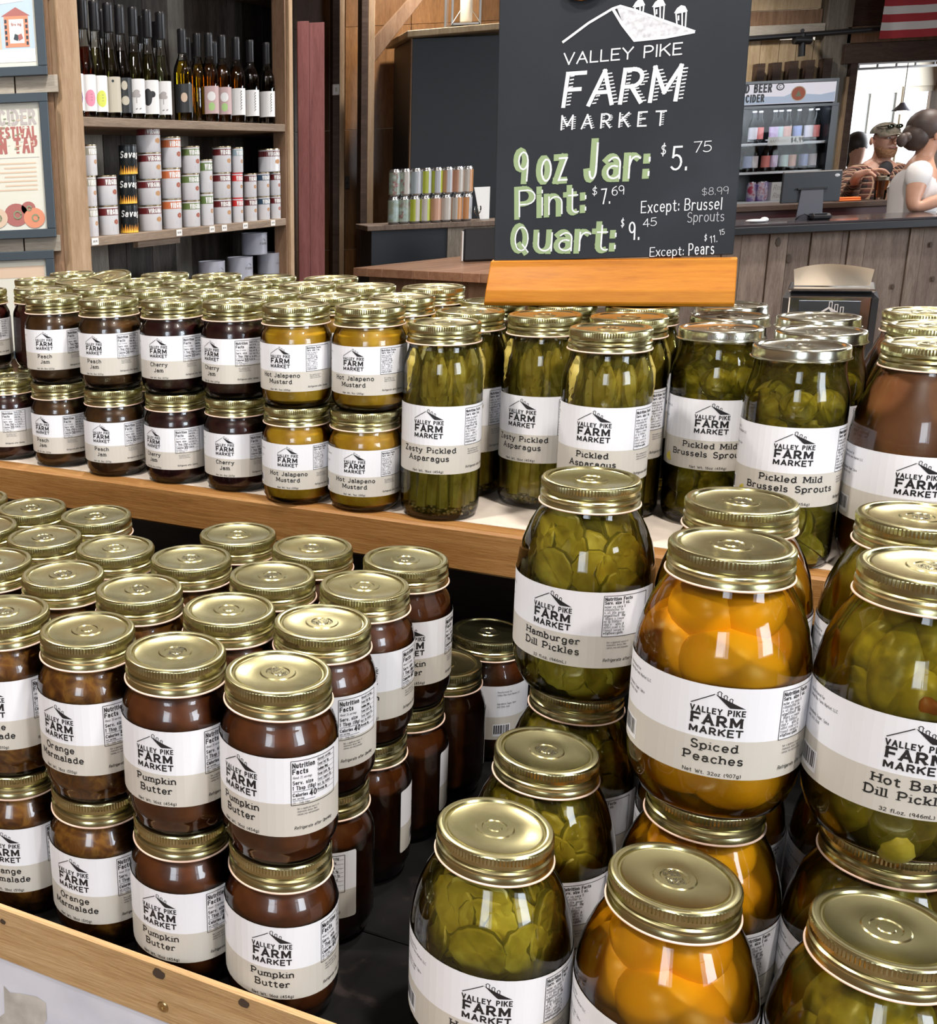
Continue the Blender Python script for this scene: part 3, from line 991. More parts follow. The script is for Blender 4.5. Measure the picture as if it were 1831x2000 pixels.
def jar(prod, x, y, z, delta, label, group, tilt=None, stamp=True, face=None):
    """one jar; delta = degrees the logo is turned to the right of the line to the camera"""
    global JN
    JN += 1
    kind, fm, lk, pf, name = KINDS[prod]
    P = PROF[kind]
    rz = math.atan2(-y, -x) + PI / 2 + R(delta) if face is None else face
    t = thing(name, label, 'jar', (x, y, z), rz, group)
    if tilt: t.rotation_euler = (R(tilt[0]), R(tilt[1]), rz)
    obj('glass', BODY[kind], t)
    if prod not in FILL:
        FILL[prod] = fill_mesh(kind, fm, 0 if pf is None else 4)
    obj('liquid' if pf else 'filling', FILL[prod], t)
    if pf:
        for nm, me, m in PIECES.setdefault(prod, pf(P['prof'], 5)):
            o = obj(nm, me, t); o.matrix_local = m
        if prod in SEEDS: obj('pickling_spice', SEEDS[prod], t, kind='stuff')
    lid = obj('lid', LIDS['lug' if kind == 'lug' else 'ct'], t, (0, 0, (P['h'] - P['lid']) * mm), (JN * 1.7) % 6.28)
    if stamp and kind != 'lug' and JN % 3 != 0:
        obj('date_stamp', STAMPS[JN % 3], lid)
    obj('label', LBL[lk], t)
    return t

# ------------------------------------------------------------------ the display stand (built before its jars)
FLOOR_Z, SHELF_Z = .855, 1.084
OAK = wood('oak', [(.3, (.15, .060, .014)), (.5, (.26, .122, .034)), (.7, (.36, .195, .068))], 'X', 22, 14, .5, .05, .25)
OAKL = wood('raw_oak', [(.3, (.26, .145, .058)), (.5, (.44, .275, .125)), (.7, (.56, .38, .20))], 'X', 22, 14, .6, .05, .3)
LINER = mottled('shelf_liner', [(.3, (.56, .49, .42)), (.7, (.64, .57, .49))], 60, .6)
BLACKB = mottled('black_paint', [(.35, (.003, .003, .003)), (.62, (.006, .0055, .0055)), (.72, (.03, .022, .020)), (.78, (.004, .004, .004))], 26, .8, 6, dist=.6, bump=.4, spec=.15)
PAINTW = mottled('white_paint', [(.3, (.58, .60, .68)), (.6, (.70, .72, .80)), (.8, (.74, .76, .84))], 14, .45)
RESIDUE = mottled('paper_residue', [(.3, (.36, .34, .31)), (.7, (.60, .57, .52))], 45, .8)
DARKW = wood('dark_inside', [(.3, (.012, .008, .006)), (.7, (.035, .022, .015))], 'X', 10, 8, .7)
RUST = plain('screw_brass', (.55, .42, .22), .3, 1)
KNOT = plain('knot', (.055, .035, .022), .7)

stand = thing('display_stand', 'two-tier wooden display stand with oak rails and black lower tray holding the jars', 'display stand', (0, 0, 0))
ms = Matrix(((.824, .566, 0), (-.566, .824, 0), (0, 0, 1))).to_4x4()        # upper tier frame
mb_ = Matrix(((.859, .512, 0), (-.512, .859, 0), (0, 0, 1))).to_4x4()       # lower tier frame


def sbox(name, mat, M4, *b, bev=0, parent=stand, kind=None):
    o = obj(name, box_mesh(name, mat, *b, bev=bev), parent, kind=kind)
    o.matrix_local = M4
    return o


sbox('shelf_nosing', OAK, ms, -1.75, .62, 1.010, 1.035, 1.040, SHELF_Z + .0004, bev=.0025)
sbox('shelf_board', LINER, ms, -1.75, .62, 1.035, 1.60, 1.062, SHELF_Z)
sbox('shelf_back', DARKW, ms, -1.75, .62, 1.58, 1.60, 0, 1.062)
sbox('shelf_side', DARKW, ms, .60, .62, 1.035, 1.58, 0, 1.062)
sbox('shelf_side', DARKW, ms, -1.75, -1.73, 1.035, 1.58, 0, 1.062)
y0 = .566
for i, (a, b) in enumerate(((.57, .70), (.702, .86), (.862, 1.02), (1.022, 1.30))):
    sbox('tray_board', BLACKB, mb_, -1.45, .66, a, b, FLOOR_Z - .018 - .0006 * (i % 2), FLOOR_Z - .0004 * (i % 2), bev=.001)
sbox('front_rail', OAKL, mb_, -1.45, .66, y0 - .0055, y0, .838, .887, bev=.0012)
sbox('front_panel', PAINTW, mb_, -1.45, .66, y0 - .003, y0, 0, .838)
sbox('end_panel', BLACKB, mb_, .66, .675, y0, 1.2, 0, .90)
sbox('end_panel', BLACKB, mb_, -1.465, -1.45, y0, 1.2, 0, .90)
fy = y0 - .0055


def rail_pt(u, v, yy):               # point of the lower front face that the photograph shows at (u, v)
    p = at(u, v, 1.0); o = Vector((0, 0, EYE)); d = p - o
    n = Vector((.512, .859, 0)); t = yy / d.dot(n)
    q = o + d * t
    return mb_.inverted() @ q


p = rail_pt(319, 1966, fy)
mb = MB()
rot = Matrix.Translation((p.x, fy, p.z)) @ Matrix.Rotation(PI / 2, 4, 'X')
mb.lathe([(.0044, -.0004), (.0044, .0006), (.0036, .0012), (.0018, .0010), (.0016, .0002), (0, .0001)], 20, mat=rot)
o = obj('screw', mb.mesh('screw', RUST, smooth='angle'), stand); o.matrix_local = mb_
for u, v, r_ in ((309, 1868, .0055), (476, 1932, .0045), (6, 1800, .003)):
    q = rail_pt(u, v, fy)
    q.z = min(q.z, .8865 - r_ * 1.3)
    mb = MB()
    vs = [Vector((q.x + r_ * (1 + .12 * math.sin(2.1 * k)) * math.cos(k * .5236) * .95, fy - .0003, q.z + r_ * .8 * (1 + .1 * math.cos(1.7 * k)) * math.sin(k * .5236))) for k in range(12)]
    mb.add(vs + [Vector((q.x, fy - .0003, q.z))], [(k, (k + 1) % 12, 12) for k in range(12)])
    o = obj('knot', mb.mesh('knot', KNOT), stand); o.matrix_local = mb_
pts = [rail_pt(u, v, y0 - .003) for u, v in ((8, 1925), (20, 1938), (40, 1940), (72, 1946), (90, 1958), (92, 1990), (84, 2004), (20, 2010), (-30, 2010), (10, 1978))]
mb = MB(); mb.add([Vector((q.x, y0 - .0034, q.z)) for q in pts], [tuple(range(len(pts)))])
o = obj('paper_residue', mb.mesh('paper_residue', RESIDUE), stand); o.matrix_local = mb_

# ------------------------------------------------------------------ jars on the lower tier
ORD = ['front', 'second', 'third', 'fourth', 'fifth']


def stack(prod, txt, x, y, where, du, dl, group, colour, z=FLOOR_Z, hgt=.1265, dx=0, dy=0, tilt=None):
    jar(prod, x, y, z, dl, f'lower {txt}, {where}', group)
    return jar(prod, x + dx, y + dy, z + hgt, du, f'upper {txt}, {where}', group, tilt)


PG = 'pint jars stacked two high in the lower tray'
for i, (x, y, du, dl) in enumerate(((.074, .667, -41, -10), (.116, .749, -35, -79), (.161, .820, -4, 170), (.207, .878, 5, 175))):
    stack('pumpkin', 'brown pumpkin butter pint', x, y, f'{ORD[i]} in the rightmost row of pints', du, dl, PG, '')
for i, (x, y, du, dl) in enumerate(((.007, .708, -26, -30), (.050, .783, -20, -20), (.091, .853, -30, -10), (.134, .920, -5, 0))):
    stack('pumpkin', 'brown pumpkin butter pint', x, y, f'{ORD[i]} in the row left of the rightmost', du, dl, PG, '')
for i, (x, y, du, dl) in enumerate(((-.057, .755, -41, -36), (-.019, .835, -30, -20), (.026, .906, -10, 0), (.072, .968, -5, 0))):
    stack('marmalade', 'amber orange marmalade pint', x, y, f'{ORD[i]} in the inner marmalade row', du, dl, PG, '')
for i, (x, y, du, dl) in enumerate(((-.124, .799, -28, -25), (-.084, .879, -30, -20), (-.041, .944, -10, 0))):
    stack('marmalade', 'amber orange marmalade pint', x, y, f'{ORD[i]} in the left marmalade row', du, dl, PG, '')
for i, (x, y) in enumerate(((-.150, .922), (-.109, .985), (-.063, 1.048))):
    stack('pumpkin', 'dark brown fruit butter pint', x, y, f'{ORD[i]} in the row behind the marmalade, left', -20, -20, PG, '')
for i, (x, y) in enumerate(((-.175, 1.029), (-.131, 1.087))):
    stack('pumpkin', 'dark brown fruit butter pint', x, y, f'{("nearer", "farther")[i]} in the short row at the left edge', -20, -20, PG, '')
stack('pumpkin', 'dark brown fruit butter pint', -.197, 1.131, 'farthest left, under the oak shelf rail', -20, -20, PG, '')
jar('pumpkin', .322, 1.010, FLOOR_Z, 108, 'shadowed pint jar under the shelf with its back label towards us', 'single pints in the shade under the shelf')
jar('pumpkin', .259, .942, FLOOR_Z, 200, 'shadowed pint jar just behind the rightmost row, lid half hidden', 'single pints in the shade under the shelf')

QG = 'quart jars in the lower tray'
QH = .170
jar('hamburger', .202, .604, FLOOR_Z, 0, 'single quart of hamburger dill pickles at the front of the tray', QG)
jar('hamburger', .267, .696, FLOOR_Z, -25, 'single quart of hamburger dill pickles behind the front one', QG)
stack('hamburger', 'quart hamburger dill pickle', .327, .797, 'left of the spiced peaches', -25, -25, QG, '', hgt=QH)
jar('peaches', .288, .546, FLOOR_Z, -4, 'single quart of spiced peaches at the front of the tray', QG)
stack('peaches', 'quart spiced peach', .350, .635, 'behind the single front peach quart', 2, -6, QG, '', hgt=QH)
stack('peaches', 'quart spiced peach', .402, .723, 'at the back, mostly hidden', 0, 0, QG, '', hgt=QH)
jar('hotbaby', .377, .495, FLOOR_Z, 0, 'single quart of hot baby dill pickles at the front right corner', QG)
stack('hotbaby', 'quart hot baby dill pickle', .436, .583, 'at the right edge', 8, 0, QG, '', hgt=QH)
stack('hotbaby', 'quart hot baby dill pickle', .491, .672, 'farthest back at the right edge', 0, 0, QG, '', hgt=QH)

# ------------------------------------------------------------------ jars on the upper shelf
JG = 'half-pint jars stacked two high on the upper shelf'
HH = .1055


def col(prod, txt, pts, where):
    for i, q in enumerate(pts):
        x, y, du, dl = q[:4]
        w_ = f'{ORD[i]} of the {where}'
        stack(prod, txt, x / 1000, y / 1000, w_, du, dl, JG, '', SHELF_Z, HH, *(q[4] if len(q) > 4 else (0, 0)), q[5] if len(q) > 5 else None)


col('mustard', 'yellow hot jalapeno mustard', [(219, 1121, -25, -16, (.004, .001)), (272, 1196, -25, 0), (329, 1285, 0, 0)], 'right mustard column')
col('mustard', 'yellow hot jalapeno mustard', [(153, 1160, -27, -16), (200, 1238, 0, 0), (260, 1333, 0, 0)], 'left mustard column')
col('cherry_jam', 'dark cherry jam', [(93, 1222, -45, -23), (142, 1302, 0, 0), (197, 1388, 0, 0), (239, 1463, 0, 0)], 'right cherry column')
col('cherry_jam', 'dark cherry jam', [(25, 1268, -28, -48), (74, 1351, 0, 0), (123, 1432, 0, 0), (165, 1517, 0, 0)], 'left cherry column')
col('peach_jam', 'brown peach jam', [(-49, 1314, -33, -28), (4, 1405, 0, 0), (53, 1494, 0, 0), (97, 1592, 0, 0)], 'right peach jam column')
col('peach_jam', 'brown peach jam', [(-119, 1374, -24, -42), (-66, 1466, 0, 0), (-15, 1562, 0, 0), (24, 1652, 0, 0)], 'left peach jam column')
jar('red_jam', -.190, 1.425, SHELF_Z, -62, 'dark red jam jar cut by the left edge, alone in front', 'half-pint jars stacked two high on the upper shelf')
col('red_jam', 'dark red jam', [(-150, 1503, 70, 0, (0, 0), (1.5, 0)), (-103, 1600, 0, 0, (0, 0), (5, 2)), (-50, 1705, 0, 0, (0, 0), (9, -7))], 'tilted column left of the peach jam')
col('red_jam', 'dark red jam', [(-229, 1512, -30, 0), (-165, 1665, 0, 0), (-120, 1757, 0, 0)], 'column at the left edge')

AG = 'tall asparagus jars on the upper shelf'
for x, y, d, pr, s in ((289, 1083, -19, 'zesty', 'zesty pickled asparagus jar beside the mustard, at the shelf edge'),
                       (338, 1165, -19, 'zesty', 'zesty pickled asparagus jar directly behind the one beside the mustard'),
                       (387, 1247, 0, 'zesty', 'asparagus jar third back beside the mustard, under the sign corner'),
                       (397, 1108, -27, 'zesty', 'zesty pickled asparagus jar in the middle, set back from the edge'),
                       (444, 1188, 0, 'zesty', 'asparagus jar behind the middle one, mostly under the sign'),
                       (416, 992, -13, 'asparagus', 'plain pickled asparagus jar at the shelf edge behind the pickle stack'),
                       (463, 1064, -13, 'asparagus', 'asparagus jar behind the plain one, right half showing'),
                       (511, 1144, 0, 'asparagus', 'asparagus jar third back on the right, lid under the sign')):
    jar(pr, x / 1000, y / 1000, SHELF_Z, d, s, AG)
BG = 'brussels sprout jars on the upper shelf'
for x, y, d, s in ((534, 1026, 0, 'brussels sprout jar with writing on its lid edge, right of the asparagus'),
                   (582, 1104, 0, 'brussels sprout jar second back, just right of the sign'),
                   (627, 1190, 0, 'brussels sprout jar third back, right of the sign base'),
                   (540, 905, 5, 'nearest brussels sprout jar, at the shelf edge beside apple butter'),
                   (600, 979, 0, 'brussels sprout jar behind the nearest one'),
                   (651, 1069, 0, 'brussels sprout jar in front of the napkin dispenser')):
    j = jar('sprouts', x / 1000, y / 1000, SHELF_Z, d, s, BG)
    if x == 534:
        b_ = MB()
        def put_(sx, sz):
            t = sx / 36.3
            return Vector((36.2 * math.sin(t) * mm, -36.2 * math.cos(t) * mm, sz * mm))
        text(b_, 'BEST BY NOV 25', 10, 179.6, 3.6, put_, 0, .13, .9, 0, .16)
        obj('date_writing', b_.mesh('date_writing', GREYINK), j)
for i, (x, y) in enumerate(((624, 868), (691, 964), (744, 1052))):
    jar('apple', x / 1000, y / 1000, SHELF_Z, 3, f'{("nearest", "middle", "farthest")[i]} apple butter quart at the right edge of the shelf', 'apple butter quarts on the upper shelf')

# ------------------------------------------------------------------ chalkboard price sign
SLATE = mottled('slate', [(.3, (.015, .018, .023)), (.6, (.020, .024, .031)), (.8, (.028, .033, .042))], 9, .6, 5, spec=.25)
CHALK = mottled('white_chalk', [(.3, (.58, .60, .64)), (.6, (.76, .78, .82))], 300, .9, 2)
CHALKD = plain('faint_chalk', (.36, .37, .40), .9)
CHALKG = plain('green_chalk', (.27, .36, .19), .9)
CHALKF = mottled('smeared_chalk', [(.3, (.42, .43, .46)), (.7, (.72, .73, .77))], 200, .9, 3)
OAKS = wood('stained_base', [(.3, (.27, .078, .003)), (.5, (.42, .145, .005)), (.7, (.50, .195, .010))], 'X', 14, 10, .45, .02, .1, coat=.05)
TOPZ = SHELF_Z + .196
PL = Vector((.362, 1.197, TOPZ)); PR = Vector((.579, 1.091, TOPZ))
SM = frame_dir(PL, PR)
SW = (PR - PL).length
sign = thing('chalkboard_sign', 'black chalkboard price sign with orange-brown wooden base resting on the jar lids', 'sign', PL)
sign.matrix_world = SM
LEAN = R(1.2)
mb = MB()
pr = [(0, 0), (-.002, .004), (-.001, .016), (.004, .028), (.009, .041), (.010, .0465), (.020, .0475), (.040, .042), (.050, .030), (.052, 0)]
n_ = len(pr)
for xx in (0, SW): mb.v += [(xx + (0 if False else (.004 * (z / .05) if xx == 0 else -.001 * (z / .05))), y, z) for y, z in pr]
mb.f = [(i, (i + 1) % n_, n_ + (i + 1) % n_, n_ + i) for i in range(n_)] + [tuple(reversed(range(n_))), tuple(range(n_, 2 * n_))]
mb.m = [0] * len(mb.f)
obj('wooden_base', bevelled(mb.mesh('wooden_base', OAKS), .0008), sign)
BM = Matrix.Translation((.0065, .0135, .0455)) @ Matrix.Rotation(R(-1.2), 4, 'Y') @ Matrix.Rotation(-LEAN, 4, 'X')
BW, BH = SW - .0115, .335
o = obj('slate_board', box_mesh('slate_board', SLATE, 0, BW, 0, .004, 0, BH, bev=.0008), sign); o.matrix_local = BM
TOT = SM @ BM
TI = TOT.inverted()
orig = TI @ Vector((0, 0, EYE))


def bl(u, v):                        # board coordinates (x, z) of a spot seen at (u, v)
    p = TI @ at(u, v, 1.0)
    d = p - orig
    t = (-.0003 - orig.y) / d.y
    q = orig + d * t
    return q.x, q.z


def bput(y_):
    return lambda a, b: Vector((a, y_ - DZ * 6e-6, b))


def chalk(mb, s, u0, v0, u1, v1, cap, weight, mi=0, wide=1.0, yy=-.0004, serif=0, track=.16, shear=0, jitter=0):
    a, b = bl(u0, v0), bl(u1, v1)
    c, d = bl(u0, v0 - cap), bl(u0, v0)
    size = math.hypot(c[0] - d[0], c[1] - d[1])
    W_ = math.hypot(b[0] - a[0], b[1] - a[1])
    rot = math.atan2(b[1] - a[1], b[0] - a[0])
    base = text(MB(), s, 0, 0, size, bput(0), 0, weight, 0, 0, track)
    sumw = sum(G.get(ch, G[' '])[0] for ch in s) * size
    text(mb, s, a[0], a[1], size, bput(yy), mi, weight, (W_ - base) / sumw, serif, track, 'l', shear, None, jitter, rot)


def hatch(mb, s, u0, v0, u1, v1, cap, weight, mi, step, ln, track=.16, shear=0):
    """short ticks to the right of every stroke, as a drawn drop shadow"""
    t = MB()
    chalk(t, s, u0, v0, u1, v1, cap, .001, 0, yy=0, track=track, shear=shear)
    for f in t.f:
        a, b = Vector(t.v[f[0]]), Vector(t.v[f[3]])
        k = max(int((b - a).length / step), 1)
        if abs((b - a).z) < abs((b - a).x) * .35: continue
        for i in range(k):
            c = a.lerp(b, (i + .5) / k)
            o_ = weight
            strip(mb, [(c.x + o_, c.z - step * .3), (c.x + o_ + ln, c.z - step * .2)], step * .34, bput(-.0004), mi)


mb = MB()
chalk(mb, 'VALLEY PIKE', 1102, 126, 1338, 105, 21, .13)
chalk(mb, 'FARM', 1101, 207, 1340, 193, 62, .125, shear=.08, track=.14)
chalk(mb, 'MARKET', 1096, 253, 1318, 243, 26, .12, track=.55)
hatch(mb, 'FARM', 1101, 207, 1340, 193, 62, .0024, 0, .0034, .0040, .265, .08)
hatch(mb, 'MARKET', 1096, 253, 1318, 243, 26, .0011, 0, .0020, .0020, .67)
strip(mb, [bl(*q) for q in ((1099, 83), (1150, 45), (1197, 17), (1212, 12), (1240, 20), (1290, 38), (1358, 62))], .0024, bput(-.0004), 0)
strip(mb, [bl(*q) for q in ((1198, 18), (1216, 48), (1240, 79), (1300, 73), (1358, 62))], .0026, bput(-.00042), 0)
v_ = [bl(*q) for q in ((1205, 14), (1240, 20), (1290, 38), (1358, 62), (1300, 73), (1240, 78), (1218, 48))]
mb.add([Vector((a, -.00035, b)) for a, b in v_], [tuple(range(7))], 1)
for (cx_, top_, bot, w_) in ((1249, 2, 24, 9), (1288, 2, 38, 10), (1331, 14, 54, 10)):
    q = lambda a, b: bl(cx_ + a, b)
    for ln in ([q(-w_, top_ + 12), q(-w_ + 2, bot - 4)], [q(w_ * .2, top_ + 10), q(w_ * .2, bot)], [q(w_, top_ + 8), q(w_ - 2, bot + 4)], [q(-w_, top_ + 12), q(w_, top_ + 8)], [q(-w_ * .5, top_ + 16), q(-w_ * .5, top_ + 26)]):
        strip(mb, ln, .0013, bput(-.00045), 0)
    v_ = [q(-w_ - 4, top_ + 12), q(-w_ + 2, top_ + 2), q(0, top_ - 4), q(w_ - 2, top_ - 2), q(w_ + 3, top_ + 8)]
    mb.add([Vector((a, -.00042, b)) for a, b in v_], [tuple(range(5))], 0)
o = obj('shop_lettering', mb.mesh('shop_lettering', [CHALK, CHALKF]), sign); o.matrix_local = BM
mb = MB()
for s, a in (('9', (1008, 355, 1040, 353, 60)), ('oz', (1053, 355, 1118, 351, 68)), ('J', (1146, 350, 1176, 349, 72)), ('ar:', (1180, 350, 1280, 346, 66)), ('Pint:', (1010, 424, 1154, 413, 54)), ('Q', (1001, 491, 1038, 490, 50)), ('uart:', (1046, 491, 1212, 489, 56))):
    chalk(mb, s, *a, .19, 0, yy=-.0004, track=.05)
    u0, v0, u1, v1, cp = a
    chalk(mb, s, u0 + 5, v0 - 1, u1 + 5, v1 - 1, cp - 4, .055, 1, yy=-.00055, track=.185)
o = obj('size_lettering', mb.mesh('size_lettering', [CHALKG, CHALK]), sign); o.matrix_local = BM
for s, a, mi in (('$', (1291, 303, 1304, 303, 21), 0), ('5.', (1312, 332, 1350, 330, 44), 0), ('75', (1356, 298, 1394, 295, 20), 0),
                 ('$', (1157, 381, 1169, 381, 16), 0), ('7.', (1176, 398, 1197, 396, 28), 0), ('69', (1196, 382, 1223, 379, 17), 0),
                 ('$8.99', (1371, 382, 1426, 378, 14), 1), ('Except:', (1253, 416, 1331, 411, 22), 0), ('Brussel', (1338, 411, 1414, 408, 22), 0), ('Sprouts', (1343, 434, 1418, 431, 19), 1),
                 ('$', (1213, 443, 1222, 443, 16), 0), ('9.', (1230, 468, 1255, 466, 33), 0), ('45', (1257, 443, 1286, 440, 15), 0),
                 ('$', (1376, 470, 1383, 470, 12), 0), ('11.', (1388, 474, 1404, 472, 13), 0), ('15', (1407, 459, 1418, 457, 10), 0),
                 ('Except:', (1270, 501, 1339, 498, 17), 0), ('Pears', (1346, 498, 1399, 495, 22), 0)):
    mb = MB()
    chalk(mb, s, *a, .085, 0, jitter=.05, track=.10)
    nm = ('chalk_note' if s[0] in 'EBSP' else 'chalk_price')
    o = obj(nm, mb.mesh(nm, (CHALK, CHALKD)[mi]), sign, kind='stuff'); o.matrix_local = BM
# wooden grip at the top edge of the board
a = bl(1103, 2); b = bl(1182, 1)
mb = MB()
c_ = ((a[0] + b[0]) / 2, a[1]); hw = (b[0] - a[0]) / 2
vs = [(c_[0] + hw * math.cos(R(t)) * (1.0), c_[1] + .010 + .012 * math.sin(R(t))) for t in range(180, 361, 20)] + [(c_[0] + hw, BH + .006), (c_[0] - hw, BH + .006)]
n_ = len(vs)
mb.add([Vector((x_, -.005, z_)) for x_, z_ in vs] + [Vector((x_, 0, z_)) for x_, z_ in vs], [tuple(reversed(range(n_))), tuple(range(n_, 2 * n_))] + [(i, (i + 1) % n_, n_ + (i + 1) % n_, n_ + i) for i in range(n_)])
o = obj('wooden_grip', mb.mesh('wooden_grip', OAKS), sign); o.matrix_local = BM

# ================================================================== the room
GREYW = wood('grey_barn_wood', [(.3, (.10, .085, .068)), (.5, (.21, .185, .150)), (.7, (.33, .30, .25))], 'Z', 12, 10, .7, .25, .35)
GREYH = wood('grey_barn_rail', [(.3, (.22, .20, .165)), (.5, (.34, .31, .26)), (.7, (.45, .42, .36))], 'X', 12, 10, .7, .15, .35)
BROWNW = wood('brown_board', [(.3, (.11, .060, .034)), (.5, (.19, .112, .065)), (.7, (.27, .17, .105))], 'Z', 12, 10, .65, .15, .3)
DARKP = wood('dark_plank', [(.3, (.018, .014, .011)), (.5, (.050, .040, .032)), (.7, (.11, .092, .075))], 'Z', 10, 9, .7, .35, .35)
PLY = wood('orange_ply', [(.3, (.085, .038, .012)), (.5, (.155, .072, .024)), (.7, (.23, .112, .040))], 'Z', 5, 6, .45, .25, .1, coat=.2)
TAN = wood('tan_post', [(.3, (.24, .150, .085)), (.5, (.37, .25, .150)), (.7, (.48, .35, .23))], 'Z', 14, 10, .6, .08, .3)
LIGHTP = wood('light_plank', [(.3, (.24, .165, .090)), (.5, (.38, .28, .165)), (.7, (.50, .39, .25))], 'Z', 9, 9, .6, .2, .3)
SHELFW = wood('shelf_wood', [(.3, (.12, .085, .060)), (.5, (.22, .165, .120)), (.7, (.32, .25, .185))], 'X', 12, 10, .65, .1, .35)
BARW = wood('bar_plank', [(.3, (.075, .052, .040)), (.5, (.145, .108, .085)), (.7, (.23, .18, .145))], 'Z', 9, 8, .65, .25, .35)
TABLEW = wood('table_wood', [(.3, (.17, .080, .048)), (.5, (.28, .145, .085)), (.7, (.38, .22, .135))], 'Y', 10, 8, .4, .18, .2, coat=.2)
REDP = wood('red_board', [(.3, (.085, .026, .024)), (.5, (.14, .047, .045)), (.7, (.19, .072, .070))], 'Z', 10, 10, .6, .08, .3)
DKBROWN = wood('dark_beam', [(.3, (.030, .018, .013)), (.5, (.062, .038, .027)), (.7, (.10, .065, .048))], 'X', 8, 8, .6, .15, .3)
FLOORM = wood('floor_boards', [(.3, (.10, .065, .042)), (.5, (.17, .115, .075)), (.7, (.24, .17, .12))], 'X', 6, 8, .4, .1, .15)
CEILM = wood('ceiling_boards', [(.3, (.13, .075, .040)), (.5, (.21, .130, .072)), (.7, (.30, .20, .115))], 'Y', 6, 8, .6, .1, .15)
BLACKM = plain('black_metal', (.012, .012, .014), .4)
NAVY = plain('navy_panel', (.0075, .0135, .022), .5)
FRAMEB = plain('slate_blue_frame', (.030, .047, .062), .4)
CREAM = plain('cream_paint', (.62, .57, .47), .6)
WHITEP = plain('white_plastic', (.75, .75, .74), .4)


def struct(name, me=None, parent=None):
    o = bpy.data.objects.new(name, me)
    C.objects.link(o)
    if parent: o.parent = parent
    o['kind'] = 'structure'
    return o


RX0, RX1, RY0, RY1, RH = -2.6, 7.9, -3.0, 11.6, 3.2
# floor and ceiling boards
fl = struct('floor')
n = 30
for i in range(n):
    a = RY0 + (RY1 - RY0) * i / n
    obj('floor_board', box_mesh('floor_board', FLOORM, RX0, RX1, a + .001, a + (RY1 - RY0) / n - .001, -.04, 0), fl)
ce = struct('ceiling')
for i in range(26):
    a = RX0 + (RX1 - RX0) * i / 26
    obj('ceiling_board', box_mesh('ceiling_board', CEILM, a + .001, a + (RX1 - RX0) / 26 - .001, RY0, RY1, RH, RH + .03), ce)


def wall_hole(name, mat, axis, c, a0, a1, holes, th=.08):
    """wall along x (axis 'X') or y at coordinate c with rectangular holes (a, b, z0, z1); c is its inner face"""
    mb = MB()
    cuts = sorted(set([a0, a1] + [h_[0] for h_ in holes] + [h_[1] for h_ in holes]))
    for a, b in zip(cuts, cuts[1:]):
        m = (a + b) / 2
        hs = [h_ for h_ in holes if h_[0] <= m <= h_[1]]
        segs = [(0, RH)] if not hs else [(0, hs[0][2]), (hs[0][3], RH)]
        for z0, z1 in segs:
            if z1 - z0 < .001: continue
            if axis == 'X': mb.box(a, b, min(c, c + th), max(c, c + th), z0, z1)
            else: mb.box(min(c, c + th), max(c, c + th), a, b, z0, z1)
    return struct(name, mb.mesh(name, mat))


def window(name, axis, c, a, b, z0, z1, nx=2, nz=2, mat=None):
    mb = MB()
    t = .03
    def bx(p, q, r, s):
        if axis == 'X': mb.box(p, q, c - t, c + t, r, s)
        else: mb.box(c - t, c + t, p, q, r, s)
    bx(a + .001, a + .05, z0 + .001, z1 - .001); bx(b - .05, b - .001, z0 + .001, z1 - .001); bx(a + .0501, b - .0501, z0 + .001, z0 + .05); bx(a + .0501, b - .0501, z1 - .05, z1 - .001); t = .026
    for i in range(1, nx): bx(a + (b - a) * i / nx - .012, a + (b - a) * i / nx + .012, z0 + .0501, z1 - .0501)
    t = .022
    for i in range(1, nz): bx(a + .0502, b - .0502, z0 + (z1 - z0) * i / nz - .012, z0 + (z1 - z0) * i / nz + .012)
    w_ = struct(name, mb.mesh('window_frame', CREAM))
    mb = MB()
    if axis == 'X': mb.box(a + .05, b - .05, c - .003, c + .003, z0 + .05, z1 - .05)
    else: mb.box(c - .003, c + .003, a + .05, b - .05, z0 + .05, z1 - .05)
    obj('pane', mb.mesh('pane', PANE), w_)
    return w_


PANE = clear('window_pane', (.97, .985, 1.0))
PLYW = wood('wall_board', [(.3, (.10, .062, .036)), (.5, (.17, .110, .066)), (.7, (.25, .17, .105))], 'Z', 6, 8, .6, .1, .2)
wall_hole('wall_front', PLYW, 'X', RY0, RX0, RX1, [(-2.35, -.85, 1.2, 2.7), (1.6, 3.6, 1.15, 2.7)], -.08)
window('window_1', 'X', RY0 - .04, -2.35, -.85, 1.2, 2.7, 3, 2)
window('window_2', 'X', RY0 - .04, 1.6, 3.6, 1.15, 2.7, 4, 2)
wall_hole('wall_right', PLYW, 'Y', RX1, RY0, RY1, [(2.4, 4.6, 1.2, 2.7), (10.0, 11.2, 1.2, 2.7)], .08)
window('window_3', 'Y', RX1 + .04, 2.4, 4.6, 1.2, 2.7, 4, 2)
window('added_side_window', 'Y', RX1 + .04, 10.0, 11.2, 1.2, 2.7, 2, 2)  # unseen window, added as the opening for the porch wall fill
wall_hole('wall_left', PLYW, 'Y', RX0, RY0, RY1, [], -.08)

# rear wall with the two bright porch windows seen past the bar
YR = 11.5
wa = at(1652, 170, YR); wb = at(1750, 300, YR); wc = at(1774, 165, YR)
zt, zb_ = at(1700, 172, YR).z, 1.0
wall_hole('wall_back', CREAM, 'X', YR, RX0, RX1, [(wa.x, wb.x, zb_, zt), (wc.x, wc.x + 1.0, zb_, zt)], .1)
window('window_4', 'X', YR + .05, wa.x, wb.x, zb_, zt, 2, 2)
window('window_5', 'X', YR + .05, wc.x, wc.x + 1.0, zb_, zt, 2, 2)


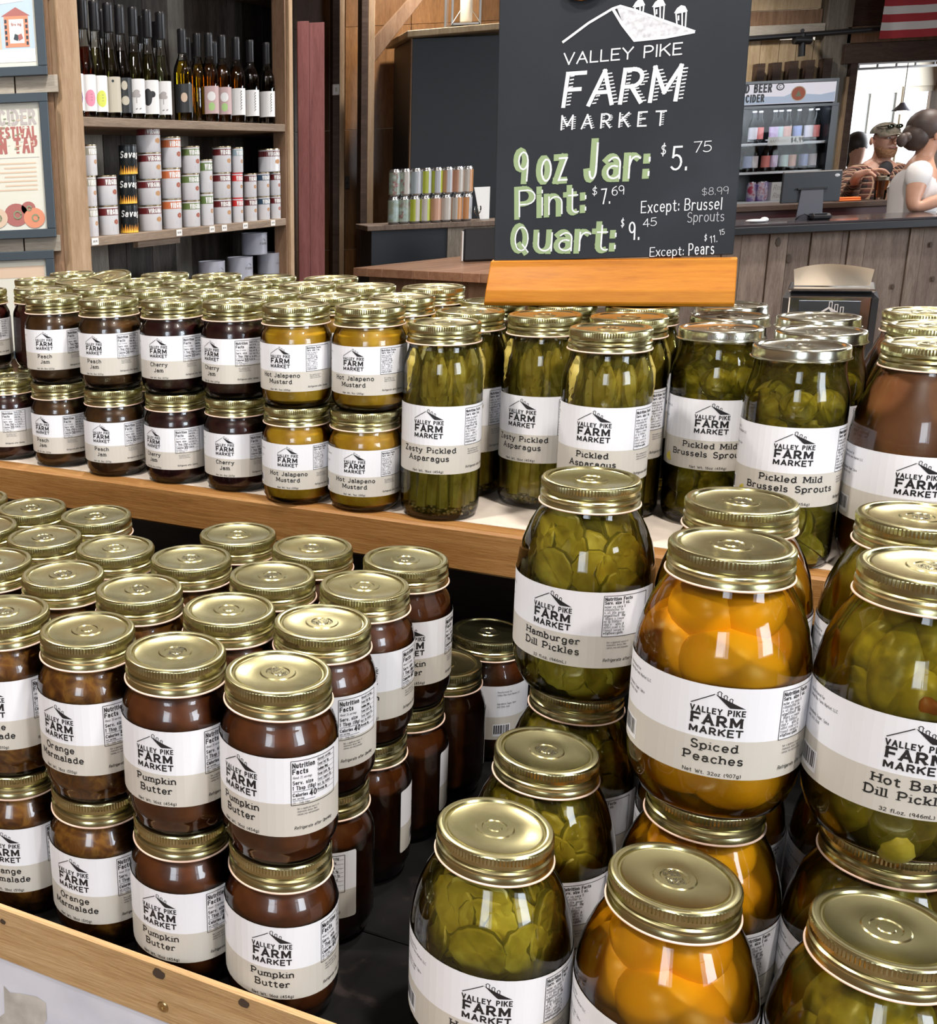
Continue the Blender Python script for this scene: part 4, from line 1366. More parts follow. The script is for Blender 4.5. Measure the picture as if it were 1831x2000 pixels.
def pbox(name, mat, u0, v0, u1, v1, Y, dep, parent=None, bev=0, kind=None, um=None):
    """world-aligned box whose front face, at depth Y, is seen from (u0, v0) to (u1, v1)"""
    vm, uc = (v0 + v1) / 2, (u0 + u1) / 2
    x0, x1 = at(u0, vm, Y).x, at(u1, vm, Y).x
    z1, z0 = at(uc, v0, Y).z, at(uc, v1, Y).z
    o = obj(name, box_mesh(name, mat, x0, x1, Y, Y + dep, max(z0, .001), z1, bev=bev), parent)
    if kind: o['kind'] = kind
    return o


def pz(u, v, z):                     # point at height z seen at (u, v)
    d = at(u, v, 1.0) - Vector((0, 0, EYE))
    return Vector((0, 0, EYE)) + d * ((z - EYE) / d.z)


# ---- partition at the left with the framed posters
YL = 3.22
pl = struct('wall_partition')
xr = at(112, 300, YL).x
x = xr
i = 0
while x > RX0 + .1 and i < 14:
    w_ = (.045, .13, .14, .12, .15)[i % 5] if i else .052
    obj('plank', box_mesh('plank', BROWNW, x - w_ + .002, x, YL, YL + .02, 0, RH - .002), pl)
    x -= w_; i += 1
for v0, v1, sp in ((149, 183, (29, 113)), (461, 492, (47, 118)), (-60, -25, (29, 110))):
    z1, z0 = at(60, v0, YL).z, at(60, v1, YL).z
    xa = at(sp[0], v0, YL).x; xb = at(sp[1], v0, YL).x
    obj('rail', box_mesh('rail', GREYH, xa + .002, xb, YL - .018, YL - .0005, z0, z1, .001), pl)
    obj('rail', box_mesh('rail', GREYH, xa - .9, xa - .002, YL - .019, YL - .0005, z0, z1, .001), pl)


def framed(label, u1, v0, v1, wid, art):
    """picture frame hanging on the partition; only its right part is in view; art(put, w, h) draws the print"""
    Y = YL - .04
    xr_ = at(u1, (v0 + v1) / 2, Y).x
    z1, z0 = at(u1 - 40, v0, Y).z, at(u1 - 40, v1, Y).z
    t = thing('framed_poster', label, 'picture', (xr_, Y, z0), 0, 'framed posters on the left wall')
    hgt = z1 - z0
    mb = MB(); b = .024
    for q in ((-wid, 0, 0, b), (-wid, 0, hgt - b, hgt), (-wid, -wid + b, b, hgt - b), (-b, 0, b, hgt - b)):
        mb.box(q[0], q[1], 0, .02, q[2], q[3])
    obj('frame', bevelled(mb.mesh('frame', FRAMEB), .0015), t)
    art(t, -wid + b, -b, b, hgt - b)
    return t


PAPER = plain('poster_paper', (.62, .64, .58), .6)
SKYB = plain('poster_sky', (.42, .55, .68), .6)
POR = plain('poster_orange', (.62, .25, .15), .6)
PTAN = plain('poster_tan', (.60, .47, .36), .6)
PGREY = plain('poster_grey', (.40, .38, .38), .6)
PRED = plain('poster_red', (.36, .13, .12), .6)
PGRN = plain('poster_green', (.22, .26, .16), .6)
PWHT = plain('poster_white', (.78, .80, .80), .6)


def flat(mb, pts, y, mi):
    mb.add([Vector((a, y, b)) for a, b in pts], [tuple(range(len(pts)))], mi)


def art_festival(t, x0, x1, z0, z1):
    mb = MB(); W_, H_ = x1 - x0, z1 - z0
    flat(mb, [(x0, z0), (x1, z0), (x1, z1), (x0, z1)], .012, 0)
    put = bput(.0115)
    mats = [PAPER, PRED, PGREY, PTAN, POR, PGRN]
    for s, zz, sz, mi, wd in (('CIDER', .84, .100, 2, .62), ('FESTIVAL', .735, .075, 1, .50), ('ON TAP', .62, .100, 1, .55)):
        text(mb, s, x1 - .016, z0 + H_ * zz, H_ * sz, put, mi, .24, wd, 0, .07, 'r')
        for k in range(18):                         # broken tone of worn poster type
            a, b_ = rnd.random(), rnd.random()
            strip(mb, [(x1 - .02 - a * .17, z0 + H_ * (zz + sz * b_)), (x1 - .012 - a * .17, z0 + H_ * (zz + sz * b_ + .004))], .0035, bput(.0112), rnd.choice((3, 5, 0)))
    strip(mb, [(x1 - .25, z0 + H_ * .575), (x1 - .01, z0 + H_ * .575)], .0015, put, 2)
    for k in range(7):
        strip(mb, [(x1 - .13 + .02 * (k % 2), z0 + H_ * (.53 - .035 * k)), (x1 - .02, z0 + H_ * (.53 - .035 * k))], .004, put, 3)
    for cx, cz, r_, mi in ((x1 - .085, .12, .034, 1), (x1 - .035, .09, .030, 4), (x1 - .14, .10, .03, 3), (x1 - .05, .17, .02, 1)):
        n_ = 20
        flat(mb, [(cx + r_ * math.cos(6.283 * q / n_), z0 + H_ * cz + r_ * .92 * math.sin(6.283 * q / n_)) for q in range(n_)], .0112 - .0002 * mi, mi)
        strip(mb, arc(cx + r_ * .1, z0 + H_ * cz, r_ * .3, r_ * .3, 0, 360, 10), .004, bput(.0098), 5)
    obj('print', mb.mesh('print', mats), t)


def art_town(t, x0, x1, z0, z1):
    mb = MB()
    flat(mb, [(x0, z0), (x1, z0), (x1, z1), (x0, z1)], .012, 0)
    flat(mb, [(x0, z0 + .012), (x1 - .006, z0 + .012), (x1 - .006, z1), (x0, z1)], .0118, 1)
    X_ = lambda q: x1 - q
    for q in (([(.085, .05), (.020, .05), (.020, .13), (.085, .13)], 2), ([(.092, .128), (.014, .128), (.052, .150)], 4), ([(.072, .06), (.033, .06), (.033, .12), (.072, .12)], 5), ([(.13, .155), (.03, .165), (.036, .20), (.06, .215), (.11, .20)], 5), ([(.16, .04), (.095, .04), (.095, .15), (.16, .15)], 6), ([(.2, .012), (.006, .012), (.006, .045), (.2, .045)], 7)):
        flat(mb, [(X_(a), z0 + b) for a, b in q[0]], .0115 - .00005 * q[1], q[1])
    for k in range(5):
        flat(mb, [(X_(.084 - .0 * k), z0 + .055 + .014 * k), (X_(.078), z0 + .055 + .014 * k), (X_(.078), z0 + .064 + .014 * k), (X_(.084), z0 + .064 + .014 * k)], .011, 3)
        flat(mb, [(X_(.028), z0 + .055 + .014 * k), (X_(.022), z0 + .055 + .014 * k), (X_(.022), z0 + .064 + .014 * k), (X_(.028), z0 + .064 + .014 * k)], .011, 3)
    text(mb, 'Brewing', X_(.0525), z0 + .104, .007, bput(.0105), 4, .16, .8, 0, .08)
    flat(mb, [(X_(.062), z0 + .070), (X_(.050), z0 + .066), (X_(.048), z0 + .080), (X_(.058), z0 + .084)], .0105, 3)
    flat(mb, [(X_(.048), z0 + .066), (X_(.036), z0 + .072), (X_(.040), z0 + .084), (X_(.050), z0 + .080)], .0104, 4)
    strip(mb, [(X_(.10), z0 + .185), (X_(.09), z0 + .195), (X_(.075), z0 + .182), (X_(.06), z0 + .192), (X_(.05), z0 + .186)], .002, bput(.0105), 3)
    obj('print', mb.mesh('print', [PAPER, SKYB, POR, FRAMEB, PRED, PWHT, PTAN, PWHT]), t)


def art_plain(t, x0, x1, z0, z1):
    mb = MB()
    flat(mb, [(x0, z0), (x1, z0), (x1, z1), (x0, z1)], .012, 0)
    flat(mb, [(x0, z1 - .05), (x1 - .006, z1 - .05), (x1 - .006, z1 - .018), (x0, z1 - .018)], .0115, 1)
    obj('print', mb.mesh('print', [PAPER, PTAN, PGREY]), t)


framed('dark blue framed town illustration poster, uppermost on the left wall', 84, -130, 148, .34, art_town)
framed('dark blue framed cider festival poster with worn red lettering and apples', 101, 181, 465, .34, art_festival)
framed('dark blue framed pale print, lowest on the left wall above the jar lids', 111, 490, 700, .34, art_plain)

# ---- open shelf unit with bottles and tins
P1 = at(165, 230, 3.30); P2 = at(556, 242, 4.25)
UM = frame_dir((P1.x, P1.y, 0), (P2.x, P2.y, 0))
UL = math.hypot(P2.x - P1.x, P2.y - P1.y)
UI = UM.inverted()
UE = UI @ Vector((0, 0, EYE))


def up_(u, v, yl=0.0):               # shelf-unit coordinates on the plane y = yl
    q = UI @ at(u, v, 1.0); d = q - UE
    t_ = (yl - UE.y) / d.y
    return UE + d * t_


unit = thing('shelf_unit', 'tall open barn-wood shelf unit holding wine bottles and nut tins', 'shelf', (0, 0, 0))
unit.matrix_world = UM


def ubox(name, mat, *b, bev=.001):
    return obj(name, box_mesh(name, mat, *b, bev=bev), unit)


ZU = up_(165, 228).z; ZLo = (up_(176, 471).z + up_(548, 422).z) / 2
print('shelf z', ZU, up_(555, 240).z, up_(176, 471).z, up_(548, 422).z, UL)
TH = .026
ubox('upright', TAN, up_(116, 150).x, up_(160, 230).x, -.006, .026, 0, RH - .01)
ubox('side_panel', BROWNW, up_(116, 150).x, up_(116, 150).x + .02, .027, .33, 0, RH - .01)
xe = up_(557, 200).x
ubox('upright', BROWNW, xe, xe + .012, -.001, .05, 0, RH - .01)
ubox('upright', TAN, xe + .0125, xe + .040, -.012, .05, 0, RH - .01)
xs0 = up_(116, 150).x + .021
xb = up_(566, 200, .312).x               # the right end of the unit is skewed, following the corner it stands in
for zz in (ZU, ZLo, ZLo - .207, ZU + .50):
    mb = MB()
    vs = [Vector((a, b, c)) for c in (zz - TH, zz) for a, b in ((xs0, 0), (xe - .001, 0), (xe - .001, .051), (xb - .002, .311), (xs0, .311))]
    mb.add(vs, [(4, 3, 2, 1, 0), (5, 6, 7, 8, 9)] + [(i, (i + 1) % 5, 5 + (i + 1) % 5, 5 + i) for i in range(5)])
    obj('shelf', bevelled(mb.mesh('shelf', SHELFW), .0015), unit)
mb = MB()
vs = [Vector((a, b, c)) for c in (0, RH - .01) for a, b in ((xe + .0005, .052), (xe + .015, .052), (xb + .015, .328), (xb + .0005, .328))]
mb.add(vs, [(3, 2, 1, 0), (4, 5, 6, 7)] + [(i, (i + 1) % 4, 4 + (i + 1) % 4, 4 + i) for i in range(4)])
obj('side_panel', mb.mesh('side_panel', BROWNW), unit)
ubox('cleat', SHELFW, up_(262, 470, .05).x, up_(345, 470, .05).x, .035, .055, ZLo - TH - .022, ZLo - TH - .0005)
x = xs0; i = 0
while x < xb - .02:
    w_ = (.15, .11, .17, .13, .10, .16)[i % 6]
    w_ = min(w_, xb - x)
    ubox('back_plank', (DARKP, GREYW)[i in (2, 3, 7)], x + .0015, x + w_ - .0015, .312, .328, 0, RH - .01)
    x += w_; i += 1

# bottles
CAPS = plain('black_capsule', (.012, .012, .014), .35)
LIQ = {'red': clear('red_wine', (.50, .14, .06), 1.4, .02), 'dark': clear('dark_wine', (.06, .012, .012), 1.4, .02), 'green': clear('pale_wine', (.62, .60, .36), 1.4, .02),
       'gold': clear('gold_wine', (1.0, .80, .12), 1.4, .02), 'amber': clear('amber_wine', (.85, .50, .09), 1.4, .02), 'clear': clear('clear_wine', (.80, .82, .66), 1.4, .02)}
LWH = plain('bottle_label', (.76, .77, .78), .5)
PURP = plain('purple_dot', (.17, .13, .33), .5); PNK = plain('pink_dot', (.70, .25, .36), .5); YEL = plain('yellow_dot', (.62, .68, .10), .5)
DKL = plain('dark_label', (.020, .022, .024), .45); TANL = plain('tan_label', (.50, .47, .38), .5); LGRN = plain('green_patch', (.36, .58, .22), .5); LPK = plain('pinkish_label', (.50, .36, .36), .5)
SLIM = [(.022, 0), (.027, .002), (.0285, .010), (.0285, .135), (.026, .152), (.019, .195), (.0145, .225), (.0135, .245)]
WIDE = [(.026, 0), (.031, .002), (.0325, .008), (.0325, .165), (.030, .180), (.021, .203), (.0150, .215), (.0135, .228)]
BOT = {}


def bottle_parts(slim, liq):
    k = (slim, liq)
    if k in BOT: return BOT[k]
    pr_ = SLIM if slim else WIDE
    mb = MB(); mb.lathe([(r_, z_) for r_, z_ in pr_], 24)
    g_ = mb.mesh('glass', GLASS, smooth='angle')
    mb = MB(); mb.lathe([(r_ - .002, z_ + .002 if z_ < .01 else z_) for r_, z_ in pr_[:-2]], 20)
    l_ = mb.mesh('wine', LIQ[liq], smooth='angle')
    z0 = pr_[-1][1]
    mb = MB(); mb.lathe([(.0142, z0 - .002), (.0150, z0), (.0150, z0 + .066), (.0155, z0 + .068), (.0155, z0 + .074), (.0140, z0 + .078)], 18)
    c_ = mb.mesh('capsule', CAPS, smooth='angle')
    BOT[k] = (g_, l_, c_)
    return BOT[k]


def blabel(slim, style):
    rr = .0290 if slim else .0330
    z0, z1 = (.018, .118) if slim else (.030, .125)
    mb = MB()
    n = 12; a0, a1 = -70, 70
    def put(s, z):
        t = s / rr
        return Vector(((rr + DZ * 6e-6) * math.sin(t), -(rr + DZ * 6e-6) * math.cos(t), z))
    vs = []
    for i in range(n + 1):
        t = R(a0 + (a1 - a0) * i / n)
        vs += [Vector((rr * math.sin(t), -rr * math.cos(t), z0)), Vector((rr * math.sin(t), -rr * math.cos(t), z1))]
    mb.add(vs, [(2 * i, 2 * i + 2, 2 * i + 3, 2 * i + 1) for i in range(n)], 0)
    basem, inkm = LWH, GREYINK
    def disc(s, z, r_, mi, sq=1.0):
        for k in range(-6, 6):
            b0, b1 = k / 6, (k + 1) / 6
            q = lambda b: math.sqrt(max(0, 1 - b * b)) * r_ * sq
            mb.add([put2(s + b0 * r_, z - q(b0)), put2(s + b1 * r_, z - q(b1)), put2(s + b1 * r_, z + q(b1)), put2(s + b0 * r_, z + q(b0))], [(0, 1, 2, 3)], mi)
    def put2(s, z):
        t = s / rr
        return Vector(((rr + .0002) * math.sin(t), -(rr + .0002) * math.cos(t), z))
    mats = [LWH, GREYINK, LWH]
    if style in ('purple', 'pink', 'yellow'):
        mats = [LWH, GREYINK, {'purple': PURP, 'pink': PNK, 'yellow': YEL}[style]]
        disc(.006, z0 + .036, .017, 2, 1.35)
        for k in range(3): strip(mb, [(.006, z0 + .030 + .008 * k), (.011, z0 + .030 + .008 * k)], .003, lambda a, b: put2(a, b) * 1.002, 1)
        strip(mb, [(-.016, z0 + .01), (-.016, z0 + .09)], .002, put2, 1)
    elif style == 'tan':
        mats = [TANL, GREYINK, DKL]; disc(0, z1 - .012, .004, 2)
    elif style == 'dkgreen':
        mats = [DKL, GREYINK, TANL]; disc(0, z1 - .022, .010, 2, 1.3); disc(.002, z0 + .035, .013, 2, 1)
    elif style == 'tree':
        mats = [LWH, GREYINK, PGREY]
        for q in ((-.006, .055, .012), (0, .062, .010), (.004, .052, .009)): disc(q[0] - .003, z0 + q[1], q[2], 2, .7)
        strip(mb, [(-.004, z0 + .03), (-.004, z0 + .055)], .003, put2, 2)
        strip(mb, [(-.008, z0 + .012), (-.002, z0 + .014)], .003, put2, 1); strip(mb, [(.004, z0 + .012), (.010, z0 + .015)], .003, put2, 1)
    elif style == 'blackwhite':
        mats = [LWH, GREYINK, DKL]
        disc(-.012, z0 + .05, .014, 2, 1.8); disc(.002, z0 + .058, .012, 2, .8)
    elif style == 'dark':
        mats = [DKL, PGREY, PTAN]; disc(-.004, z0 + .05, .012, 2, 1.3)
    elif style == 'pinkgreen':
        mats = [LPK, LGRN, LWH]; disc(0, z0 + .060, .016, 2, 1.0); disc(0, z0 + .025, .012, 1, 1.2)
    elif style == 'script':
        mats = [LWH, INK, LGRN]
        for k in range(7): strip(mb, [(.007, z0 + .018 + .010 * k), (.014, z0 + .024 + .010 * k), (.009, z0 + .026 + .010 * k)], .0018, put2, 1)
    return mb.mesh('label', mats)


def bottle(u, slim, liq, style, yl, label, group, k=1.0):
    q = up_(u, 225, yl)
    rr = .029 if slim else .033
    t = thing('wine_bottle', label, 'bottle', UM @ Vector((q.x, yl + rr, ZU + .0003)), 0, group)
    pos = t.location
    t.rotation_euler = (0, 0, math.atan2(-pos.y, -pos.x) + PI / 2 + R(12))
    t.scale = (k, k, k)
    g_, l_, c_ = bottle_parts(slim, liq)
    obj('glass', g_, t); obj('wine', l_, t); obj('capsule', c_, t)
    if style: obj('label', blabel(slim, style), t)
    return t


BG1 = 'wine bottles on the upper shelf'
for u, slim, liq, st, yl, lb in ((163, 1, 'red', 'purple', .02, 'slim red wine bottle with white label and purple dot, leftmost'),
                                 (187, 1, 'red', 'pink', .02, 'slim rosy wine bottle with white label and pink dot'),
                                 (209, 1, 'green', 'yellow', .02, 'slim pale wine bottle with white label and yellow dot'),
                                 (235, 1, 'green', 'tan', .02, 'slim pale wine bottle with tan label'),
                                 (257, 1, 'dark', 'dkgreen', .02, 'slim dark wine bottle with dark green label'),
                                 (282, 1, 'green', 'tree', .02, 'slim pale wine bottle with white tree label, left of the black-and-white one'),
                                 (309, 1, 'green', 'blackwhite', .02, 'slim pale wine bottle with black and white label'),
                                 (334, 1, 'clear', 'tree', .02, 'slim pale wine bottle with white tree label, right of the black-and-white one'),
                                 (299, 1, 'clear', None, .105, 'slim clear bottle in the back row behind the black-and-white label'),
                                 (222, 1, 'green', None, .105, 'slim bottle in the back row behind the yellow dot'),
                                 (325, 1, 'clear', None, .15, 'slim bottle in the back row with only its black capsule showing'),
                                 (376, 0, 'gold', 'dark', .02, 'broad golden wine bottle with dark label'),
                                 (405, 0, 'gold', None, .05, 'broad golden-amber bottle without visible label'),
                                 (427, 0, 'amber', 'pinkgreen', .02, 'amber bottle with pale label, next to the unlabelled golden bottle'),
                                 (452, 0, 'amber', 'pinkgreen', .02, 'amber bottle with pink-edged label and green patch'),
                                 (479, 0, 'amber', 'script', .02, 'amber bottle with white script label'),
                                 (506, 0, 'dark', 'script', .03, 'dark red bottle with white label, second from the right'),
                                 (537, 0, 'dark', 'script', .03, 'dark red bottle with white label, rightmost'),
                                 (385, 0, 'dark', None, .13, 'dark bottle in the back row behind the golden ones'),
                                 (436, 0, 'amber', None, .13, 'amber bottle in the back row behind the pink-edged label'),
                                 (400, 0, 'amber', None, .19, 'amber bottle deepest in the back row'),
                                 (505, 0, 'dark', None, .14, 'dark bottle in the back row near the right upright')):
    if slim and yl < .1: yl = .02
    bottle(u, slim, liq, st, yl, lb, BG1, 1.0 if slim else .93)

# tins
TINW = plain('tin_white', (.66, .67, .71), .3)
TG = metal('tin_rim', (.72, .60, .38), .3, 0)
TC = {'maroon': plain('tin_maroon', (.14, .018, .020), .35), 'orange': plain('tin_orange', (.56, .15, .05), .35), 'green': plain('tin_green', (.13, .20, .06), .35), 'red': plain('tin_red', (.60, .035, .035), .35),
      'navy': plain('tin_navy', (.035, .075, .13), .35), 'sky': plain('tin_sky', (.30, .42, .48), .35), 'silver': plain('tin_silver', (.40, .39, .33), .35), 'black': plain('tin_black', (.010, .014, .016), .3), 'grey': plain('tin_grey', (.33, .35, .42), .4)}
NUT = plain('nut_print', (.45, .24, .10), .5); NUTR = plain('nut_print_red', (.34, .09, .045), .5); FLAME = plain('flame_print', (.90, .35, .03), .5); FLY = plain('flame_yellow', (.9, .65, .08), .5)


def tin(u0, u1, zb, hgt, colour, label, group, inset=.012, nut=NUT):
    uc = (u0 + u1) / 2
    vmid = 430 if zb < ZU - .2 else 360
    q = up_(uc, vmid, inset)
    dist = (UM @ q).y * .963
    r_ = (u1 - u0) / 2 / F_PX * dist * 1.0
    q = up_(uc, vmid, inset + r_)
    t = thing('nut_tin', label, 'tin', UM @ Vector((q.x, inset + r_, zb)), 0, group)
    pos = t.location
    t.rotation_euler = (0, 0, math.atan2(-pos.y, -pos.x) + PI / 2 + R(32))
    mb = MB(); n = 30
    b0 = {'black': TC['black'], 'grey': TC['grey']}.get(colour, TINW)
    mb.lathe([(r_ * .96, .0), (r_, .002), (r_, hgt - .004)], n, 0)
    mb.lathe([(r_, hgt - .0045), (r_ * 1.01, hgt - .004), (r_ * 1.01, hgt - .0005), (r_ * .95, hgt - .0003), (r_ * .93, hgt - .003), (0, hgt - .003)], n, 1, caps=False)
    obj('can', mb.mesh('can', [b0, TG if colour not in ('black', 'red', 'grey') else TC.get(colour)], smooth='angle'), t)
    mb = MB()
    e = .0003
    def put(s, z):
        tt = s / r_
        return Vector(((r_ + e + DZ * 1e-5) * math.sin(tt), -(r_ + e + DZ * 1e-5) * math.cos(tt), z))
    def band(z0, z1, s0, s1, mi, e_=.0002):
        n_ = max(2, int(abs(s1 - s0) / r_ / .2))
        vs = []
        for i in range(n_ + 1):
            tt = (s0 + (s1 - s0) * i / n_) / r_
            vs += [Vector(((r_ + e_) * math.sin(tt), -(r_ + e_) * math.cos(tt), z)) for z in (z0, z1)]
        mb.add(vs, [(2 * i, 2 * i + 2, 2 * i + 3, 2 * i + 1) for i in range(n_)], mi)
    if colour == 'black':
        for k in range(14):                       # flames round the foot
            s = -r_ * 1.7 + k * r_ * .24
            hh = hgt * (.18 + .16 * abs(math.sin(k * 1.7)))
            mb.add([put(s - r_ * .14, .001), put(s + r_ * .14, .001), put(s + r_ * .02, hh)], [(0, 1, 2)], 1)
            mb.add([put(s - r_ * .09, .0015) * 1.001, put(s + r_ * .09, .0015) * 1.001, put(s, hh * .55) * 1.001], [(0, 1, 2)], 2)
        text(mb, 'Savage', -r_ * .1, hgt * .58, hgt * .20, put, 0, .2, .9, 0, .12, shear=.2)
        obj('print', mb.mesh('print', [PWHT, FLAME, FLY]), t)
    elif colour == 'grey':
        house_logo(mb, r_ * .25, hgt * .62, r_ * .6, put, 0)
        text(mb, 'FARM', r_ * .25, hgt * .46, hgt * .09, put, 0, .25, 1.2, 0, .15)
        obj('print', mb.mesh('print', [GREYINK]), t)
    else:
        band(hgt * .66, hgt * .90, -r_ * 2.9, r_ * 2.9, 0)
        lt = hgt * .15
        text(mb, 'VIRGINIA', -r_ * .62, hgt * .70, lt, put, 1, .22, max(.35, (r_ * 1.5 / 8 / lt - .3) / .5), 0, .08, 'l')
        for k in range(7):
            a = k * .9
            zc, sc_ = hgt * (.44 + .05 * math.sin(a)), r_ * (.34 + .18 * math.cos(a))
            w_ = r_ * .15
            mb.add([put(sc_ + w_ * math.cos(q_ * 1.047), zc + w_ * .8 * math.sin(q_ * 1.047)) for q_ in range(6)], [tuple(range(6))], 2)
        for k in range(3): strip(mb, [(-r_ * .1, hgt * (.26 - .05 * k)), (r_ * .55, hgt * (.26 - .05 * k))], hgt * .012, put, 3)
        obj('print', mb.mesh('print', [TC[colour], PWHT, nut, GREYINK]), t)
    return t


TGp = 'nut tins on the middle shelf'
zl = ZLo + .0003
NM = {'maroon': 'maroon-banded', 'orange': 'orange-banded', 'green': 'green-banded', 'red': 'bright red-lidded', 'navy': 'navy-banded', 'sky': 'pale blue', 'silver': 'silver-banded', 'black': 'black flame-printed'}
STACKS = [(165, 192, .087, ['silver'] * 3, 'stack at the left upright', NUT), (192, 232, .087, ['maroon'] * 2, 'stack left of the black tins', NUTR), (234, 270, .087, ['black'] * 2 + ['black'], 'stack of black tins', NUT),
          (270, 317, .0795, ['maroon'] * 4, 'tallest stack', NUT), (317, 356, .0955, ['orange'] * 3, 'stack right of the tallest stack', NUTR), (356, 392, .086, ['green'] * 3, 'stack of wide green tins', NUTR),
          (392, 418, .108, ['green'] * 2, 'stack of narrow green tins', NUT), (416, 453, .086, ['maroon'] * 3, 'stack right of the green tins', NUT), (454, 476, .085, ['red', 'red', 'sky'], 'stack with the red lids', NUT),
          (477, 503, .083, ['maroon'] * 2, 'stack right of the red lids', NUT), (503, 528, .084, ['navy'] * 2, 'navy stack', NUT), (528, 549, .084, ['maroon'] * 2, 'stack at the right upright', NUTR)]
LV = ['bottom', 'second', 'third', 'fourth']
for u0, u1, hh, cols, where, nut in STACKS:
    for k, c_ in enumerate(cols):
        e_ = 0
        tin(u0, u1, zl + k * (hh + .0002), hh, c_, f'{NM[c_]} nut tin, {LV[k]} in the {where}', TGp, .012 + .002 * (k % 2), nut)
tin(505, 548, zl + 2 * .0845 + .0002, .082, 'maroon', 'wide maroon nut tin set across the two rightmost stacks', TGp)
tin(415, 452, zl, .086, 'maroon', 'maroon nut tin in the back row behind the green tins', TGp, .13)
GZ = ZLo - .207 + .0003
for k, (u0, u1, z_) in enumerate(((384, 438, 0), (441, 493, 0), (500, 554, 0), (470, 522, 1))):
    tin(u0, u1, GZ + z_ * .0803, .080, 'grey', ('grey tin left on the lowest shelf', 'grey tin in the middle of the lowest shelf', 'grey tin right on the lowest shelf', 'grey tin on top of two others on the lowest shelf')[k], 'grey tins on the lowest shelf', .03 if z_ == 0 else .035)
TAGM = plain('price_tag', (.80, .79, .77), .5)
for k, (u, v) in enumerate(((188, 480), (352, 460), (416, 451), (440, 448), (481, 443), (535, 436))):
    q = up_(u, v, -.004)
    t = thing('price_tag', f'white price tag on the middle shelf edge, {("first", "second", "third", "fourth", "fifth", "last")[k]} from the left', 'price tag', UM @ Vector((q.x, -.0008, ZLo - .022)), 0, 'price tags on the shelf edge')
    t.rotation_euler = UM.to_euler()
    obj('card', box_mesh('card', TAGM, -.016, .016, -.0006, 0, 0, .020), t)
    mb = MB(); text(mb, '$9.99', 0, .007, .006, bput(-.0008), 0, .18, .9, 0, .12)
    obj('print', mb.mesh('print', INK), t)

# ---- middle background: red boards, ply wall with posts, counter with cans, timber table
YM = 7.6
def planks_u(parent, name, mats, us, v0, v1, Y, dep, z0=None, z1=None, gap=.003):
    for i, (a, b) in enumerate(zip(us, us[1:])):
        vm = (v0 + v1) / 2
        xa, xb_ = at(a, vm, Y).x, at(b, vm, Y).x
        za = at((a + b) / 2, v1, Y).z if z0 is None else z0
        zb2 = at((a + b) / 2, v0, Y).z if z1 is None else z1
        m = mats[i % len(mats)] if isinstance(mats, (list, tuple)) else mats
        obj(name, box_mesh(name, m, xa + gap / 2, xb_ - gap / 2, Y + .003 * (i % 2), Y + dep, max(za, 0), zb2, .001), parent)


red = thing('red_board_screen', 'tall dull red wooden boards standing beside the shelf unit', 'board', (at(609, 300, 4.75).x, 4.75, 0))
for i, (a, b, v) in enumerate(((583, 606, 41), (606, 636, 44))):
    xa, xb_ = at(a, 300, 4.75).x - red.location.x, at(b, 300, 4.75).x - red.location.x
    obj('board', box_mesh('board', REDP, xa, xb_ - .002, .01 * i, .01 * i + .022, 0, at(600, v, 4.75).z, .001), red)
obj('batten', box_mesh('batten', REDP, at(583, 300, 4.75).x - red.location.x, at(636, 300, 4.75).x - red.location.x, .033, .055, .5, .6), red)

wm = struct('wall_middle')
# ply sheets between X of u=470 and u=1010
xs_ = [at(u, 250, YM).x for u in (420, 575, 674, 800, 905, 1010)]
for a, b in zip(xs_, xs_[1:]):
    for z0, z1 in ((0, .95), (.952, 1.72), (1.722, 2.35), (2.352, RH - .002)):
        obj('panel', box_mesh('panel', PLY, a + .002, b - .002, YM, YM + .03, z0, z1, .001), wm)
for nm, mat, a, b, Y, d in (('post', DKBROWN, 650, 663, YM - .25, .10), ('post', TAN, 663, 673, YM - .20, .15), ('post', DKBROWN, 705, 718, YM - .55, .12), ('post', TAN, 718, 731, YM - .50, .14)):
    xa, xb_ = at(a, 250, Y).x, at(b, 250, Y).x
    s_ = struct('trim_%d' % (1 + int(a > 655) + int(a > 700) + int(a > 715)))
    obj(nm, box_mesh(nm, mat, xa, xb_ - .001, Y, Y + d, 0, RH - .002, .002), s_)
# diagonal brace
YB = YM - .45
mb = MB()
q = [at(724, 82, YB), at(808, -12, YB), at(836, -12, YB), at(727, 128, YB)]
mb.add([Vector((p_.x, YB, p_.z)) for p_ in q] + [Vector((p_.x, YB + .1, p_.z)) for p_ in q], [(0, 3, 2, 1), (4, 5, 6, 7), (0, 1, 5, 4), (1, 2, 6, 5), (2, 3, 7, 6), (3, 0, 4, 7)])
s_ = struct('trim_5'); obj('brace', bevelled(mb.mesh('brace', BROWNW), .002), s_)
t = thing('wall_switch_box', 'small white box fixed to the dark post', 'switch', at(657, 175, YM - .285), 0)
obj('cover', box_mesh('cover', WHITEP, -.022, .022, 0, .03, -.033, .033, .004), t)
obj('button', box_mesh('button', CREAM, -.006, .006, -.004, 0, -.012, .012, .001), t)
t = thing('wall_switch', 'small black switch plate on the brown wall panel', 'switch', at(679, 357, YM - .01), 0)
obj('plate', box_mesh('plate', BLACKM, -.014, .014, 0, .009, -.04, .04, .002), t)
obj('toggle', box_mesh('toggle', BLACKM, -.004, .004, -.008, 0, -.008, .008, .001), t)

